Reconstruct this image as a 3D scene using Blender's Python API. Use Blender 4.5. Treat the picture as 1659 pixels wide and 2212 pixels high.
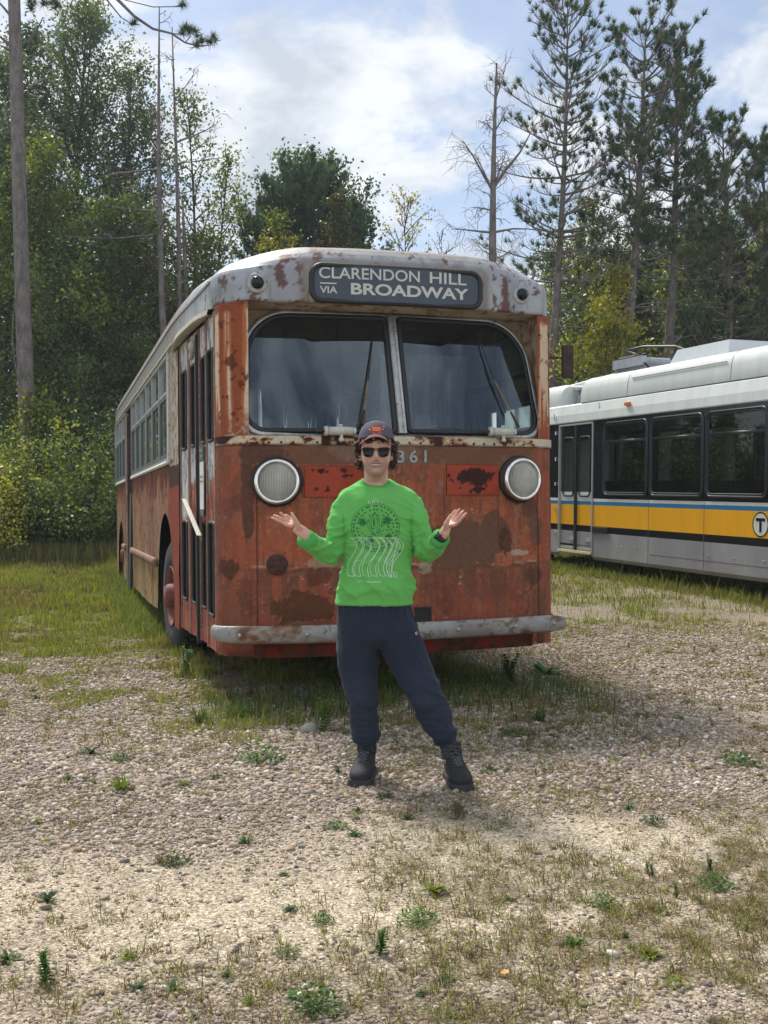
import bpy, bmesh, math, random
import numpy as np
from mathutils import Vector, Matrix
from mathutils.bvhtree import BVHTree

SC = bpy.context.scene
COL = SC.collection
for _o in list(bpy.data.objects):
    bpy.data.objects.remove(_o, do_unlink=True)
R = math.radians
random.seed(7)

# ------------------------------------------------------------------ camera, world, sun
CAM_H = 1.33
cam_d = bpy.data.cameras.new('camera')
cam_d.sensor_fit = 'VERTICAL'
cam_d.sensor_height = 36.0
cam_d.lens = 36.0 * 2400.0 / 2212.0
cam_d.clip_start = 0.05
cam_d.clip_end = 2000.0
cam = bpy.data.objects.new('camera', cam_d)
COL.objects.link(cam)
cam.location = (0, 0, CAM_H)
cam.rotation_euler = (R(90), 0, 0)
SC.camera = cam
SC.render.resolution_x = 768
SC.render.resolution_y = 1024

SUN_EL, SUN_AZ = 54.0, -30.0        # azimuth measured from +Y (behind the bus) towards +X
sun_d = bpy.data.lights.new('sun', 'SUN')
sun_d.energy = 2.1
sun_d.angle = R(14.0)
sun_d.color = (1.0, 0.95, 0.87)
sun = bpy.data.objects.new('sun', sun_d)
COL.objects.link(sun)
_sd = Vector((math.sin(R(SUN_AZ)) * math.cos(R(SUN_EL)), math.cos(R(SUN_AZ)) * math.cos(R(SUN_EL)), math.sin(R(SUN_EL))))
sun.rotation_euler = _sd.to_track_quat('Z', 'Y').to_euler()
sun.location = (0, 0, 40)

W = bpy.data.worlds.new('World')
SC.world = W
W.use_nodes = True
def build_world():
    nt = W.node_tree
    nt.nodes.clear()
    N = lambda t: nt.nodes.new(t)
    L = nt.links.new
    out = N('ShaderNodeOutputWorld')
    sky = N('ShaderNodeTexSky'); sky.sky_type = 'NISHITA'; sky.sun_disc = False
    sky.sun_elevation = R(SUN_EL); sky.sun_rotation = R(SUN_AZ)
    sky.altitude = 50; sky.air_density = 1.0; sky.dust_density = 1.2; sky.ozone_density = 1.6
    bsky = N('ShaderNodeBackground'); bsky.inputs[1].default_value = 0.052
    L(sky.outputs[0], bsky.inputs[0])
    tc = N('ShaderNodeTexCoord')
    sep = N('ShaderNodeSeparateXYZ'); L(tc.outputs['Generated'], sep.inputs[0])
    zz = N('ShaderNodeMath'); zz.operation = 'MAXIMUM'; zz.inputs[1].default_value = 0.02; L(sep.outputs[2], zz.inputs[0])
    za = N('ShaderNodeMath'); za.operation = 'ADD'; za.inputs[1].default_value = 0.35; L(zz.outputs[0], za.inputs[0])
    dx = N('ShaderNodeMath'); dx.operation = 'DIVIDE'; L(sep.outputs[0], dx.inputs[0]); L(za.outputs[0], dx.inputs[1])
    dy = N('ShaderNodeMath'); dy.operation = 'DIVIDE'; L(sep.outputs[1], dy.inputs[0]); L(za.outputs[0], dy.inputs[1])
    cb = N('ShaderNodeCombineXYZ'); L(dx.outputs[0], cb.inputs[0]); L(dy.outputs[0], cb.inputs[1])
    mp = N('ShaderNodeMapping'); mp.inputs['Location'].default_value = (1.21, 7.63, 0.4); mp.inputs['Scale'].default_value = (1.0, 1.25, 1)
    mp.inputs['Rotation'].default_value = (0, 0, R(-22))
    L(cb.outputs[0], mp.inputs[0])
    n1 = N('ShaderNodeTexNoise'); n1.inputs['Scale'].default_value = 4.2; n1.inputs['Detail'].default_value = 9; n1.inputs['Roughness'].default_value = 0.56; n1.inputs['Distortion'].default_value = 0.35
    L(mp.outputs[0], n1.inputs[0])
    r1 = N('ShaderNodeValToRGB'); r1.color_ramp.elements[0].position = 0.45; r1.color_ramp.elements[1].position = 0.55
    r1.color_ramp.interpolation = 'B_SPLINE'
    L(n1.outputs[0], r1.inputs[0])
    n2 = N('ShaderNodeTexNoise'); n2.inputs['Scale'].default_value = 6.5; n2.inputs['Detail'].default_value = 7; n2.inputs['Roughness'].default_value = 0.55
    mp2 = N('ShaderNodeMapping'); mp2.inputs['Location'].default_value = (7.3, 2.2, 1.4); L(cb.outputs[0], mp2.inputs[0]); L(mp2.outputs[0], n2.inputs[0])
    r2 = N('ShaderNodeValToRGB')
    e = r2.color_ramp.elements
    e[0].position = 0.39; e[0].color = (0.56, 0.61, 0.67, 1)
    e[1].position = 0.60; e[1].color = (0.88, 0.90, 0.92, 1)
    L(n2.outputs[0], r2.inputs[0])
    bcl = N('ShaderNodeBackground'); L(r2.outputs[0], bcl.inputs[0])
    # clouds behind the camera, lit face-on, brightened further as fill for shaded faces
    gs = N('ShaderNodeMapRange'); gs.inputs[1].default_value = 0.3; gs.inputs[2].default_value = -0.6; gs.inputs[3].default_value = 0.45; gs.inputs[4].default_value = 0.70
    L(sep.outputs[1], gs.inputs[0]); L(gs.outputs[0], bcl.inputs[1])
    # thin veil everywhere so that the blue is milky
    mv = N('ShaderNodeMath'); mv.operation = 'MULTIPLY_ADD'; mv.inputs[1].default_value = 0.92; mv.inputs[2].default_value = 0.08
    L(r1.outputs[0], mv.inputs[0])
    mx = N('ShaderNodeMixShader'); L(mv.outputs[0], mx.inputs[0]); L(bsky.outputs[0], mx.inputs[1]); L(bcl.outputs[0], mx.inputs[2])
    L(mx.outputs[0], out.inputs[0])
build_world()
SC.view_settings.view_transform = 'Standard'
SC.view_settings.look = 'None'
SC.view_settings.gamma = 1.0
SC.view_settings.exposure = 1.40
try:
    SC.cycles.max_bounces = 8
    SC.cycles.transparent_max_bounces = 24
except Exception:
    pass

# ------------------------------------------------------------------ numeric noise
def _hash(ix, iy, iz, seed):
    h = (ix.astype(np.int64) * 374761393 + iy.astype(np.int64) * 668265263 + iz.astype(np.int64) * 2147483647 + seed * 974634777) & 0xffffffff
    h = ((h ^ (h >> 13)) * 1274126177) & 0xffffffff
    h = (h ^ (h >> 16)) & 0xffffffff
    return h.astype(np.float64) / 4294967295.0
def vnoise(P, scale=1.0, seed=0):
    P = np.asarray(P, float) * scale
    i = np.floor(P); f = P - i; f = f * f * (3 - 2 * f)
    i = i.astype(np.int64)
    r = 0
    for a in (0, 1):
        wx = f[:, 0] if a else 1 - f[:, 0]
        for b in (0, 1):
            wy = f[:, 1] if b else 1 - f[:, 1]
            for c in (0, 1):
                wz = f[:, 2] if c else 1 - f[:, 2]
                r = r + wx * wy * wz * _hash(i[:, 0] + a, i[:, 1] + b, i[:, 2] + c, seed)
    return r
def fbm(P, scale=1.0, seed=0, oct=4, gain=0.5):
    s = 0; a = 1; t = 0
    for k in range(oct):
        s = s + a * vnoise(P, scale * 2 ** k, seed + k * 17); t += a; a *= gain
    return s / t
def sst(x, a, b):
    t = np.clip((x - a) / (b - a), 0, 1); return t * t * (3 - 2 * t)
def lerp(c0, c1, m):
    m = np.asarray(m)[:, None]
    return np.asarray(c0) * (1 - m) + np.asarray(c1) * m
def srgb(r, g, b):
    f = lambda c: (c / 255 / 12.92) if c / 255 <= 0.04045 else ((c / 255 + 0.055) / 1.055) ** 2.4
    return (f(r), f(g), f(b))

# ------------------------------------------------------------------ object helpers
def tag(o, label=None, cat=None, group=None, kind=None):
    if label: o['label'] = label
    if cat: o['category'] = cat
    if group: o['group'] = group
    if kind: o['kind'] = kind
    return o
def empty(name, loc=(0, 0, 0), rot=(0, 0, 0), parent=None):
    o = bpy.data.objects.new(name, None); COL.objects.link(o)
    o.location = loc; o.rotation_euler = rot; o.empty_display_size = 0.2
    if parent: o.parent = parent
    return o
def mesh_obj(name, V, F, mats, parent=None, smooth=False, mi=None, col=None, loc=None):
    me = bpy.data.meshes.new(name)
    if isinstance(F, np.ndarray):
        n = len(F); k = F.shape[1]
        me.vertices.add(len(V)); me.vertices.foreach_set('co', np.asarray(V, np.float32).ravel())
        me.loops.add(n * k); me.loops.foreach_set('vertex_index', F.astype(np.int32).ravel())
        me.polygons.add(n); me.polygons.foreach_set('loop_start', np.arange(0, n * k, k, dtype=np.int32))
        me.polygons.foreach_set('loop_total', np.full(n, k, np.int32))
        me.update(calc_edges=True)
    else:
        me.from_pydata([tuple(v) for v in V], [], [tuple(f) for f in F])
        me.update()
    if not isinstance(mats, (list, tuple)): mats = [mats]
    for m in mats: me.materials.append(m)
    if mi is not None: me.polygons.foreach_set('material_index', np.asarray(mi, np.int32))
    if smooth: me.polygons.foreach_set('use_smooth', np.ones(len(me.polygons), bool))
    if col is not None:
        a = me.color_attributes.new('Col', 'FLOAT_COLOR', 'POINT')
        c = np.ones((len(me.vertices), 4), np.float32); cc = np.asarray(col, np.float32); c[:, :cc.shape[1]] = cc
        a.data.foreach_set('color', c.ravel())
    o = bpy.data.objects.new(name, me); COL.objects.link(o)
    if loc is not None: o.location = loc
    if parent: o.parent = parent
    return o

class MB:
    def __init__(s): s.V = []; s.F = []; s.M = []
    def add(s, V, F, m=0):
        b = len(s.V); s.V += [tuple(v) for v in V]; s.F += [tuple(i + b for i in f) for f in F]; s.M += [m] * len(F); return s
    def box(s, a, b, m=0, bev=0.0):
        x0, y0, z0 = a; x1, y1, z1 = b
        if bev <= 0:
            V = [(x0, y0, z0), (x1, y0, z0), (x1, y1, z0), (x0, y1, z0), (x0, y0, z1), (x1, y0, z1), (x1, y1, z1), (x0, y1, z1)]
            F = [(0, 3, 2, 1), (4, 5, 6, 7), (0, 1, 5, 4), (1, 2, 6, 5), (2, 3, 7, 6), (3, 0, 4, 7)]
            return s.add(V, F, m)
        bm = bmesh.new(); bmesh.ops.create_cube(bm, size=1)
        for v in bm.verts: v.co = ((x0 + x1) / 2 + v.co.x * (x1 - x0), (y0 + y1) / 2 + v.co.y * (y1 - y0), (z0 + z1) / 2 + v.co.z * (z1 - z0))
        bmesh.ops.bevel(bm, geom=bm.edges[:], offset=bev, segments=2, affect='EDGES', profile=0.5)
        bm.verts.ensure_lookup_table()
        s.add([v.co[:] for v in bm.verts], [[v.index for v in f.verts] for f in bm.faces], m); bm.free(); return s
    def obox(s, c, ax, ay, az, m=0):
        c = Vector(c); ax = Vector(ax); ay = Vector(ay); az = Vector(az)
        V = [c + sx * ax + sy * ay + sz * az for sz in (-1, 1) for sx, sy in ((-1, -1), (1, -1), (1, 1), (-1, 1))]
        F = [(0, 3, 2, 1), (4, 5, 6, 7), (0, 1, 5, 4), (1, 2, 6, 5), (2, 3, 7, 6), (3, 0, 4, 7)]
        return s.add(V, F, m)
    def tube(s, pts, rad, n=8, m=0, caps=True, closed=False, flat=1.0, up=None):
        pts = [Vector(p) for p in pts]; k = len(pts)
        if not isinstance(rad, (list, tuple)): rad = [rad] * k
        V = []; F = []
        ref = Vector(up) if up else None
        prev = None
        for i in range(k):
            if closed: t = pts[(i + 1) % k] - pts[i - 1]
            else: t = pts[min(i + 1, k - 1)] - pts[max(i - 1, 0)]
            t.normalize()
            if ref is not None: a = ref - t * ref.dot(t)
            elif prev is not None: a = prev - t * prev.dot(t)
            else:
                a = Vector((0, 0, 1)) - t * t.z
                if a.length < 0.1: a = Vector((1, 0, 0)) - t * t.x
            a.normalize(); prev = a
            b = t.cross(a)
            for j in range(n):
                q = 2 * math.pi * (j + 0.5) / n
                V.append(pts[i] + a * (rad[i] * math.cos(q)) + b * (rad[i] * flat * math.sin(q)))
        e = k if closed else k - 1
        for i in range(e):
            i2 = (i + 1) % k
            for j in range(n):
                j2 = (j + 1) % n
                F.append((i * n + j, i * n + j2, i2 * n + j2, i2 * n + j))
        if caps and not closed:
            F.append(tuple(range(n - 1, -1, -1))); F.append(tuple((k - 1) * n + j for j in range(n)))
        return s.add(V, F, m)
    def lathe(s, prof, M=Matrix(), n=32, m=0):
        # profile of (radius, height) about local z
        V = []; F = []
        k = len(prof)
        for r, h in prof:
            for j in range(n):
                q = 2 * math.pi * j / n
                V.append(M @ Vector((r * math.cos(q), r * math.sin(q), h)))
        for i in range(k - 1):
            for j in range(n):
                j2 = (j + 1) % n
                F.append((i * n + j, i * n + j2, (i + 1) * n + j2, (i + 1) * n + j))
        return s.add(V, F, m)
    def ell(s, c, r, M=None, n=16, k=10, m=0):
        V = []; F = []
        c = Vector(c)
        for i in range(k + 1):
            th = math.pi * i / k
            for j in range(n):
                q = 2 * math.pi * j / n
                v = Vector((r[0] * math.sin(th) * math.cos(q), r[1] * math.sin(th) * math.sin(q), r[2] * math.cos(th)))
                if M is not None: v = M @ v
                V.append(c + v)
        for i in range(k):
            for j in range(n):
                j2 = (j + 1) % n
                F.append((i * n + j, (i + 1) * n + j, (i + 1) * n + j2, i * n + j2))
        return s.add(V, F, m)
    def build(s, name, mats, parent=None, smooth=False, loc=None):
        o = mesh_obj(name, s.V, s.F, mats, parent, smooth, s.M, loc=loc)
        return o
def autosmooth(o, ang=40):
    me = o.data
    bm = bmesh.new(); bm.from_mesh(me)
    bmesh.ops.remove_doubles(bm, verts=bm.verts[:], dist=1e-5)
    bmesh.ops.recalc_face_normals(bm, faces=bm.faces[:])
    for e in bm.edges:
        if len(e.link_faces) == 2 and e.calc_face_angle(0) > R(ang): e.smooth = False
    for f in bm.faces: f.smooth = True
    bm.to_mesh(me); bm.free(); me.update(); return o
def copy_tree(o, parent=None):
    c = o.copy(); COL.objects.link(c); c.parent = parent
    for ch in o.children: copy_tree(ch, c)
    return c
def text_mesh(body, size=1.0, ext=0.0, align='CENTER', sx=1.0, bold=0.0):
    cu = bpy.data.curves.new('text', 'FONT'); cu.body = body; cu.size = size; cu.align_x = align; cu.align_y = 'CENTER'; cu.extrude = ext; cu.offset = bold
    o = bpy.data.objects.new('text', cu); COL.objects.link(o)
    dg = bpy.context.evaluated_depsgraph_get()
    me = o.evaluated_get(dg).to_mesh()
    V = [Vector((v.co.x * sx, v.co.y, v.co.z)) for v in me.vertices]; F = [tuple(p.vertices) for p in me.polygons]
    o.evaluated_get(dg).to_mesh_clear()
    bpy.data.objects.remove(o, do_unlink=True)
    return V, F

# ------------------------------------------------------------------ materials
MATS = {}
def mat(name, color=(0.5, 0.5, 0.5), rough=0.6, metal=0.0, var=0.0, vscale=6.0, bump=0.0, bscale=60.0, attr=False, trans=0.0, spec=0.5, coat=0.0, stretch=None, var2=None):
    m = bpy.data.materials.new(name); m.use_nodes = True
    nt = m.node_tree; N = nt.nodes.new; L = nt.links.new
    b = nt.nodes['Principled BSDF']
    b.inputs['Roughness'].default_value = rough; b.inputs['Metallic'].default_value = metal
    b.inputs['Specular IOR Level'].default_value = spec
    if coat: b.inputs['Coat Weight'].default_value = coat
    src = None
    if attr:
        a = N('ShaderNodeVertexColor'); a.layer_name = 'Col'; src = a.outputs['Color']
    else:
        rgb = N('ShaderNodeRGB'); rgb.outputs[0].default_value = (*color, 1); src = rgb.outputs[0]
    tc = N('ShaderNodeTexCoord'); vec = tc.outputs['Object']
    if stretch:
        mp = N('ShaderNodeMapping'); mp.inputs['Scale'].default_value = stretch; L(vec, mp.inputs[0]); vec = mp.outputs[0]
    if var > 0:
        n = N('ShaderNodeTexNoise'); n.inputs['Scale'].default_value = vscale; n.inputs['Detail'].default_value = 6; n.inputs['Roughness'].default_value = 0.65
        L(vec, n.inputs[0])
        mr = N('ShaderNodeMapRange'); mr.inputs[1].default_value = 0.3; mr.inputs[2].default_value = 0.7; mr.inputs[3].default_value = 1 - var; mr.inputs[4].default_value = 1 + var
        L(n.outputs[0], mr.inputs[0])
        mm = N('ShaderNodeVectorMath'); mm.operation = 'SCALE'; L(src, mm.inputs[0]); L(mr.outputs[0], mm.inputs['Scale']); src = mm.outputs[0]
        if var2 is not None:
            n3 = N('ShaderNodeTexNoise'); n3.inputs['Scale'].default_value = vscale * 3.1; n3.inputs['Detail'].default_value = 8; n3.inputs['Roughness'].default_value = 0.7; L(vec, n3.inputs[0])
            rr = N('ShaderNodeMapRange'); rr.inputs[1].default_value = 0.56; rr.inputs[2].default_value = 0.66; L(n3.outputs[0], rr.inputs[0])
            mxx = N('ShaderNodeMix'); mxx.data_type = 'RGBA'; L(rr.outputs[0], mxx.inputs[0]); L(src, mxx.inputs[6]); mxx.inputs[7].default_value = (*var2, 1); src = mxx.outputs[2]
    L(src, b.inputs['Base Color'])
    if bump > 0:
        n2 = N('ShaderNodeTexNoise'); n2.inputs['Scale'].default_value = bscale; n2.inputs['Detail'].default_value = 5; L(vec, n2.inputs[0])
        bp = N('ShaderNodeBump'); bp.inputs['Strength'].default_value = bump; bp.inputs['Distance'].default_value = 0.01; L(n2.outputs[0], bp.inputs['Height']); L(bp.outputs[0], b.inputs['Normal'])
    if trans > 0:
        out = nt.nodes['Material Output']
        t = N('ShaderNodeBsdfTranslucent'); sc = N('ShaderNodeVectorMath'); sc.operation = 'MULTIPLY'; sc.inputs[1].default_value = (1.25, 1.35, 0.6); L(src, sc.inputs[0]); L(sc.outputs[0], t.inputs[0])
        mx = N('ShaderNodeMixShader'); mx.inputs[0].default_value = trans
        L(b.outputs[0], mx.inputs[1]); L(t.outputs[0], mx.inputs[2]); L(mx.outputs[0], out.inputs[0])
    MATS[name] = m
    return m
def glass(name, tint=(0.8, 0.85, 0.85), refl=(1.0, 1.0, 1.0), dust=0.05, dustcol=(0.4, 0.42, 0.42), rough=0.03, ior=1.5, boost=1.0):
    m = bpy.data.materials.new(name); m.use_nodes = True
    nt = m.node_tree; nt.nodes.clear(); N = nt.nodes.new; L = nt.links.new
    out = N('ShaderNodeOutputMaterial')
    tr = N('ShaderNodeBsdfTransparent'); tr.inputs[0].default_value = (*tint, 1)
    gl = N('ShaderNodeBsdfGlossy'); gl.inputs['Roughness'].default_value = rough; gl.inputs[0].default_value = (*(refl if isinstance(refl, tuple) else (refl,) * 3), 1)
    fr = N('ShaderNodeFresnel'); fr.inputs[0].default_value = ior
    fm = N('ShaderNodeMath'); fm.operation = 'MULTIPLY'; fm.inputs[1].default_value = boost; fm.use_clamp = True; L(fr.outputs[0], fm.inputs[0])
    m1 = N('ShaderNodeMixShader'); L(fm.outputs[0], m1.inputs[0]); L(tr.outputs[0], m1.inputs[1]); L(gl.outputs[0], m1.inputs[2])
    df = N('ShaderNodeBsdfDiffuse'); df.inputs[0].default_value = (*dustcol, 1)
    n = N('ShaderNodeTexNoise'); n.inputs['Scale'].default_value = 5; n.inputs['Detail'].default_value = 7
    tc = N('ShaderNodeTexCoord'); mp = N('ShaderNodeMapping'); mp.inputs['Scale'].default_value = (1, 1, 0.35); L(tc.outputs['Object'], mp.inputs[0]); L(mp.outputs[0], n.inputs[0])
    mr = N('ShaderNodeMapRange'); mr.inputs[1].default_value = 0.35; mr.inputs[2].default_value = 0.75; mr.inputs[3].default_value = dust * 0.5; mr.inputs[4].default_value = dust * 1.8
    L(n.outputs[0], mr.inputs[0])
    m2 = N('ShaderNodeMixShader'); L(mr.outputs[0], m2.inputs[0]); L(m1.outputs[0], m2.inputs[1]); L(df.outputs[0], m2.inputs[2])
    L(m2.outputs[0], out.inputs[0])
    return m

m_black = mat('black_rubber', (0.012, 0.012, 0.013), 0.55, var=0.2)
m_dark = mat('dark_metal', (0.02, 0.018, 0.017), 0.8, var=0.3, bump=0.2)
m_alu = mat('weathered_aluminium', (0.34, 0.345, 0.34), 0.45, 0.5, var=0.25, vscale=9, bump=0.1, var2=(0.16, 0.13, 0.11))
m_chrome = mat('chrome', (0.75, 0.75, 0.74), 0.12, 1.0, var=0.1)
m_rust = mat('rusty_steel', (0.07, 0.03, 0.02), 0.9, var=0.4, vscale=14, bump=0.5)
m_cream = mat('peeling_cream_paint', (0.42, 0.38, 0.31), 0.75, var=0.2, vscale=7, bump=0.35, bscale=35, var2=(0.12, 0.055, 0.03))
m_white = mat('white_paint', (0.55, 0.55, 0.52), 0.6, var=0.12, bump=0.15, var2=(0.3, 0.25, 0.2))
m_paint = mat('weathered_paint', attr=True, rough=0.75, var=0.13, vscale=38, bump=0.35, bscale=70, spec=0.10)
m_interior = mat('interior_grey_green', (0.10, 0.115, 0.11), 0.8, var=0.2)
# ------------------------------------------------------------------ ground
def G(x, y):
    x = np.asarray(x, float); y = np.asarray(y, float)
    t = y - 10.5
    r = 0.029 * (np.sqrt(t * t + 9) + t) / 2 * 1.0
    r0 = 0.029 * (np.sqrt(7.0 ** 2 + 9) - 7.0) / 2
    r = np.minimum(r, 1.4) - r0
    return np.where(y > 3, r, 0.029 * (np.sqrt(7.5 ** 2 + 9) - 7.5) / 2 - r0)
def Gf(x, y): return float(G(np.array([x]), np.array([y]))[0])
def bump_h(x, y):
    P = np.stack([x, y, 0 * x], 1)
    a = (fbm(P, 0.7, 5, 3) - 0.5) * 0.06 + (fbm(P, 4.0, 9, 3) - 0.5) * 0.018
    return a * np.clip(np.abs(y) / 3, 0.4, 1)
def gz(x, y):
    x = np.atleast_1d(np.asarray(x, float)); y = np.atleast_1d(np.asarray(y, float))
    return G(x, y) + bump_h(x, y)
def at(u, v):
    """ground point seen at photo position (u, v) in the 1659 x 2212 frame"""
    d = Vector(((u - 829.5) / 2400.0, 1.0, -(v - 1106.0) / 2400.0))
    t = CAM_H / max(1e-4, (v - 1106.0) / 2400.0)
    for _ in range(12):
        z = Gf(d.x * t, t); t = (CAM_H - z) / ((v - 1106.0) / 2400.0)
    return d.x * t, t
def px(u, v, Y):
    return Vector(((u - 829.5) * Y / 2400.0, Y, CAM_H - (v - 1106.0) * Y / 2400.0))

BUS_O = (0.137, 7.8); BUS_A = R(16.6); bc, bs = math.cos(BUS_A), math.sin(BUS_A)
def to_bus(x, y):
    dx = x - BUS_O[0]; dy = y - BUS_O[1]
    return dx * bc + dy * bs, -dx * bs + dy * bc
def gauss(x, y, cx, cy, sx, sy, rot=0):
    dx = x - cx; dy = y - cy; c, s = math.cos(rot), math.sin(rot)
    a = (dx * c + dy * s) / sx; b = (-dx * s + dy * c) / sy
    return np.exp(-0.5 * (a * a + b * b))
def maps(x, y):
    """green grass density, dry grass density, pebble density (0..1)"""
    P = np.stack([x, y, 0 * x], 1)
    n1 = fbm(P, 0.55, 31, 4); n2 = fbm(P, 1.6, 37, 4); n3 = fbm(P, 3.3, 41, 3)
    bx, by = to_bus(x, y)
    lawn = sst(y + 1.2 * (n1 - 0.5) * 4, 9.3, 12.2) * sst(-bx, 0.9, 1.9)
    lawn = np.maximum(lawn, sst(y, 15.5, 24.0))
    right = sst(bx, 1.2, 2.0) * sst(y + 5 * (n1 - 0.5), 8.0, 14.5) * (0.12 + 0.55 * sst(n2, 0.47, 0.62))
    weedy = sst(y, 6.0, 8.5) * sst(-x, 0.6, 2.2) * sst(n3, 0.44, 0.60) * 0.7
    under = np.exp(-0.5 * (np.maximum(np.abs(bx) - 1.25, 0) / 0.28) ** 2) * np.exp(-0.5 * (np.maximum(-by - 0.1, 0) / 0.42) ** 2) * (by < 13.5) * (0.25 + 0.55 * sst(n3, 0.42, 0.56))
    apron = gauss(x, y, -0.35, 6.55, 0.75, 0.42) * sst(n3, 0.48, 0.6) * 0.7 + gauss(x, y, 1.15, 7.1, 0.7, 0.5) * sst(n2, 0.46, 0.6) * 0.5
    green = np.clip(lawn + right * 0.5 + weedy + under * 0.45 + apron * 0.55, 0, 1)
    dry = sst(x + 0.5 * (n1 - 0.5) * 4 - 0.35 * (y - 3), 0.12, 0.62) * sst(y, 5.9, 4.3) * sst(n3, 0.34, 0.48)
    dry = np.maximum(dry, sst(n2, 0.60, 0.70) * 0.45 * sst(y, 12, 6))
    dry = np.maximum(dry, right * 0.8)
    dry = np.maximum(dry, gauss(x, y, 0.12, 2.95, 0.5, 0.28) * 0.6 * sst(n3, 0.44, 0.57))
    dry = np.maximum(dry, sst(y, 5.6, 6.6) * sst(n3, 0.50, 0.60) * 0.5 * sst(y, 14, 9)); dry = np.maximum(dry, sst(-x, 1.2, 2.0) * sst(y, 4.0, 6.0) * sst(n2, 0.48, 0.62) * 0.5)
    peb = np.clip(gauss(x, y, -0.7, 5.2, 1.7, 0.75, 0.15) * 1.2 + gauss(x, y, 0.4, 5.9, 1.5, 0.6) + sst(n1, 0.45, 0.62) * 0.35 + sst(y, 6.5, 8.5) * 0.5, 0, 1)
    sand = np.clip(gauss(x, y, -0.15, 3.75, 1.2, 0.48, -0.1) + gauss(x, y, 0.75, 4.6, 0.8, 0.28, -0.1), 0, 1)
    peb = peb * (1 - 0.93 * sand)
    return green, dry, peb, sand

def build_ground():
    ys = [-12.0]
    y = -12.0
    while y < 600:
        y += 0.05 if 2.0 < y < 9 else (0.12 if 9 <= y < 16 else (0.5 if y < 2 else max(0.3, y * 0.03)))
        ys.append(y)
    ys = np.array(ys); nc = 320
    t = np.linspace(-1, 1, nc)
    t = np.sign(t) * (0.35 * np.abs(t) + 0.65 * np.abs(t) ** 3)
    X = t[None, :] * (9 + 1.5 * np.maximum(ys, 0))[:, None]
    Y = np.repeat(ys[:, None], nc, 1)
    x = X.ravel(); y = Y.ravel()
    z = gz(x, y)
    g, d, p, s = maps(x, y)
    P = np.stack([x, y, 0 * x], 1)
    n = fbm(P, 2.3, 77, 4); nn = fbm(P, 9.0, 78, 3)
    c = np.tile(np.array([0.305, 0.250, 0.185]), (len(x), 1))
    c = lerp(c, (0.46, 0.39, 0.285), s)
    c = lerp(c, (0.21, 0.170, 0.14), p * 0.75)
    c = lerp(c, (0.15, 0.115, 0.07), np.clip(d * 0.7 * sst(nn, 0.35, 0.6), 0, 1))
    c = lerp(c, (0.12, 0.135, 0.036), np.clip(g * 1.05, 0, 1) * (0.6 + 0.4 * sst(nn, 0.35, 0.6)))
    c = c * (0.80 + 0.4 * n)[:, None]
    V = np.stack([x, y, z], 1)
    nr = len(ys)
    i = np.arange(nr - 1)[:, None] * nc + np.arange(nc - 1)[None, :]
    F = np.stack([i, i + 1, i + nc + 1, i + nc], -1).reshape(-1, 4)
    m = bpy.data.materials.new('sandy_gravel'); m.use_nodes = True
    nt = m.node_tree; N = nt.nodes.new; L = nt.links.new; b = nt.nodes['Principled BSDF']
    b.inputs['Roughness'].default_value = 0.95; b.inputs['Specular IOR Level'].default_value = 0.2
    a = N('ShaderNodeVertexColor'); a.layer_name = 'Col'
    tc = N('ShaderNodeTexCoord')
    def vor(scale):
        v = N('ShaderNodeTexVoronoi'); v.inputs['Scale'].default_value = scale; L(tc.outputs['Object'], v.inputs['Vector']); return v
    v1 = vor(80.0); v2 = vor(190.0)
    s1 = N('ShaderNodeSeparateColor'); L(v1.outputs['Color'], s1.inputs[0])
    mr = N('ShaderNodeMapRange'); mr.inputs[3].default_value = 0.66; mr.inputs[4].default_value = 1.36; L(s1.outputs[0], mr.inputs[0])
    s2 = N('ShaderNodeSeparateColor'); L(v2.outputs['Color'], s2.inputs[0])
    mr2 = N('ShaderNodeMapRange'); mr2.inputs[3].default_value = 0.62; mr2.inputs[4].default_value = 1.38; L(s2.outputs[1], mr2.inputs[0])
    # dark gaps between the pebbles
    ed = N('ShaderNodeMapRange'); ed.inputs[1].default_value = 0.75; ed.inputs[2].default_value = 0.45; ed.inputs[3].default_value = 0.72; ed.inputs[4].default_value = 1.05; L(v1.outputs['Distance'], ed.inputs[0])
    m1 = N('ShaderNodeMath'); m1.operation = 'MULTIPLY'; L(mr.outputs[0], m1.inputs[0]); L(mr2.outputs[0], m1.inputs[1])
    m2 = N('ShaderNodeMath'); m2.operation = 'MULTIPLY'; L(m1.outputs[0], m2.inputs[0]); L(ed.outputs[0], m2.inputs[1])
    sc = N('ShaderNodeVectorMath'); sc.operation = 'SCALE'; L(a.outputs[0], sc.inputs[0]); L(m2.outputs[0], sc.inputs['Scale'])
    L(sc.outputs[0], b.inputs['Base Color'])
    bp = N('ShaderNodeBump'); bp.invert = True; bp.inputs['Strength'].default_value = 0.8; bp.inputs['Distance'].default_value = 0.008; L(v1.outputs['Distance'], bp.inputs['Height'])
    bp2 = N('ShaderNodeBump'); bp2.invert = True; bp2.inputs['Strength'].default_value = 0.6; bp2.inputs['Distance'].default_value = 0.004; L(v2.outputs['Distance'], bp2.inputs['Height']); L(bp.outputs[0], bp2.inputs['Normal'])
    L(bp2.outputs[0], b.inputs['Normal'])
    o = mesh_obj('ground', V, F, m, smooth=True, col=c); tag(o, kind='structure', label='pale gravel lot giving way to mown grass', cat='ground')
build_ground()

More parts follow.
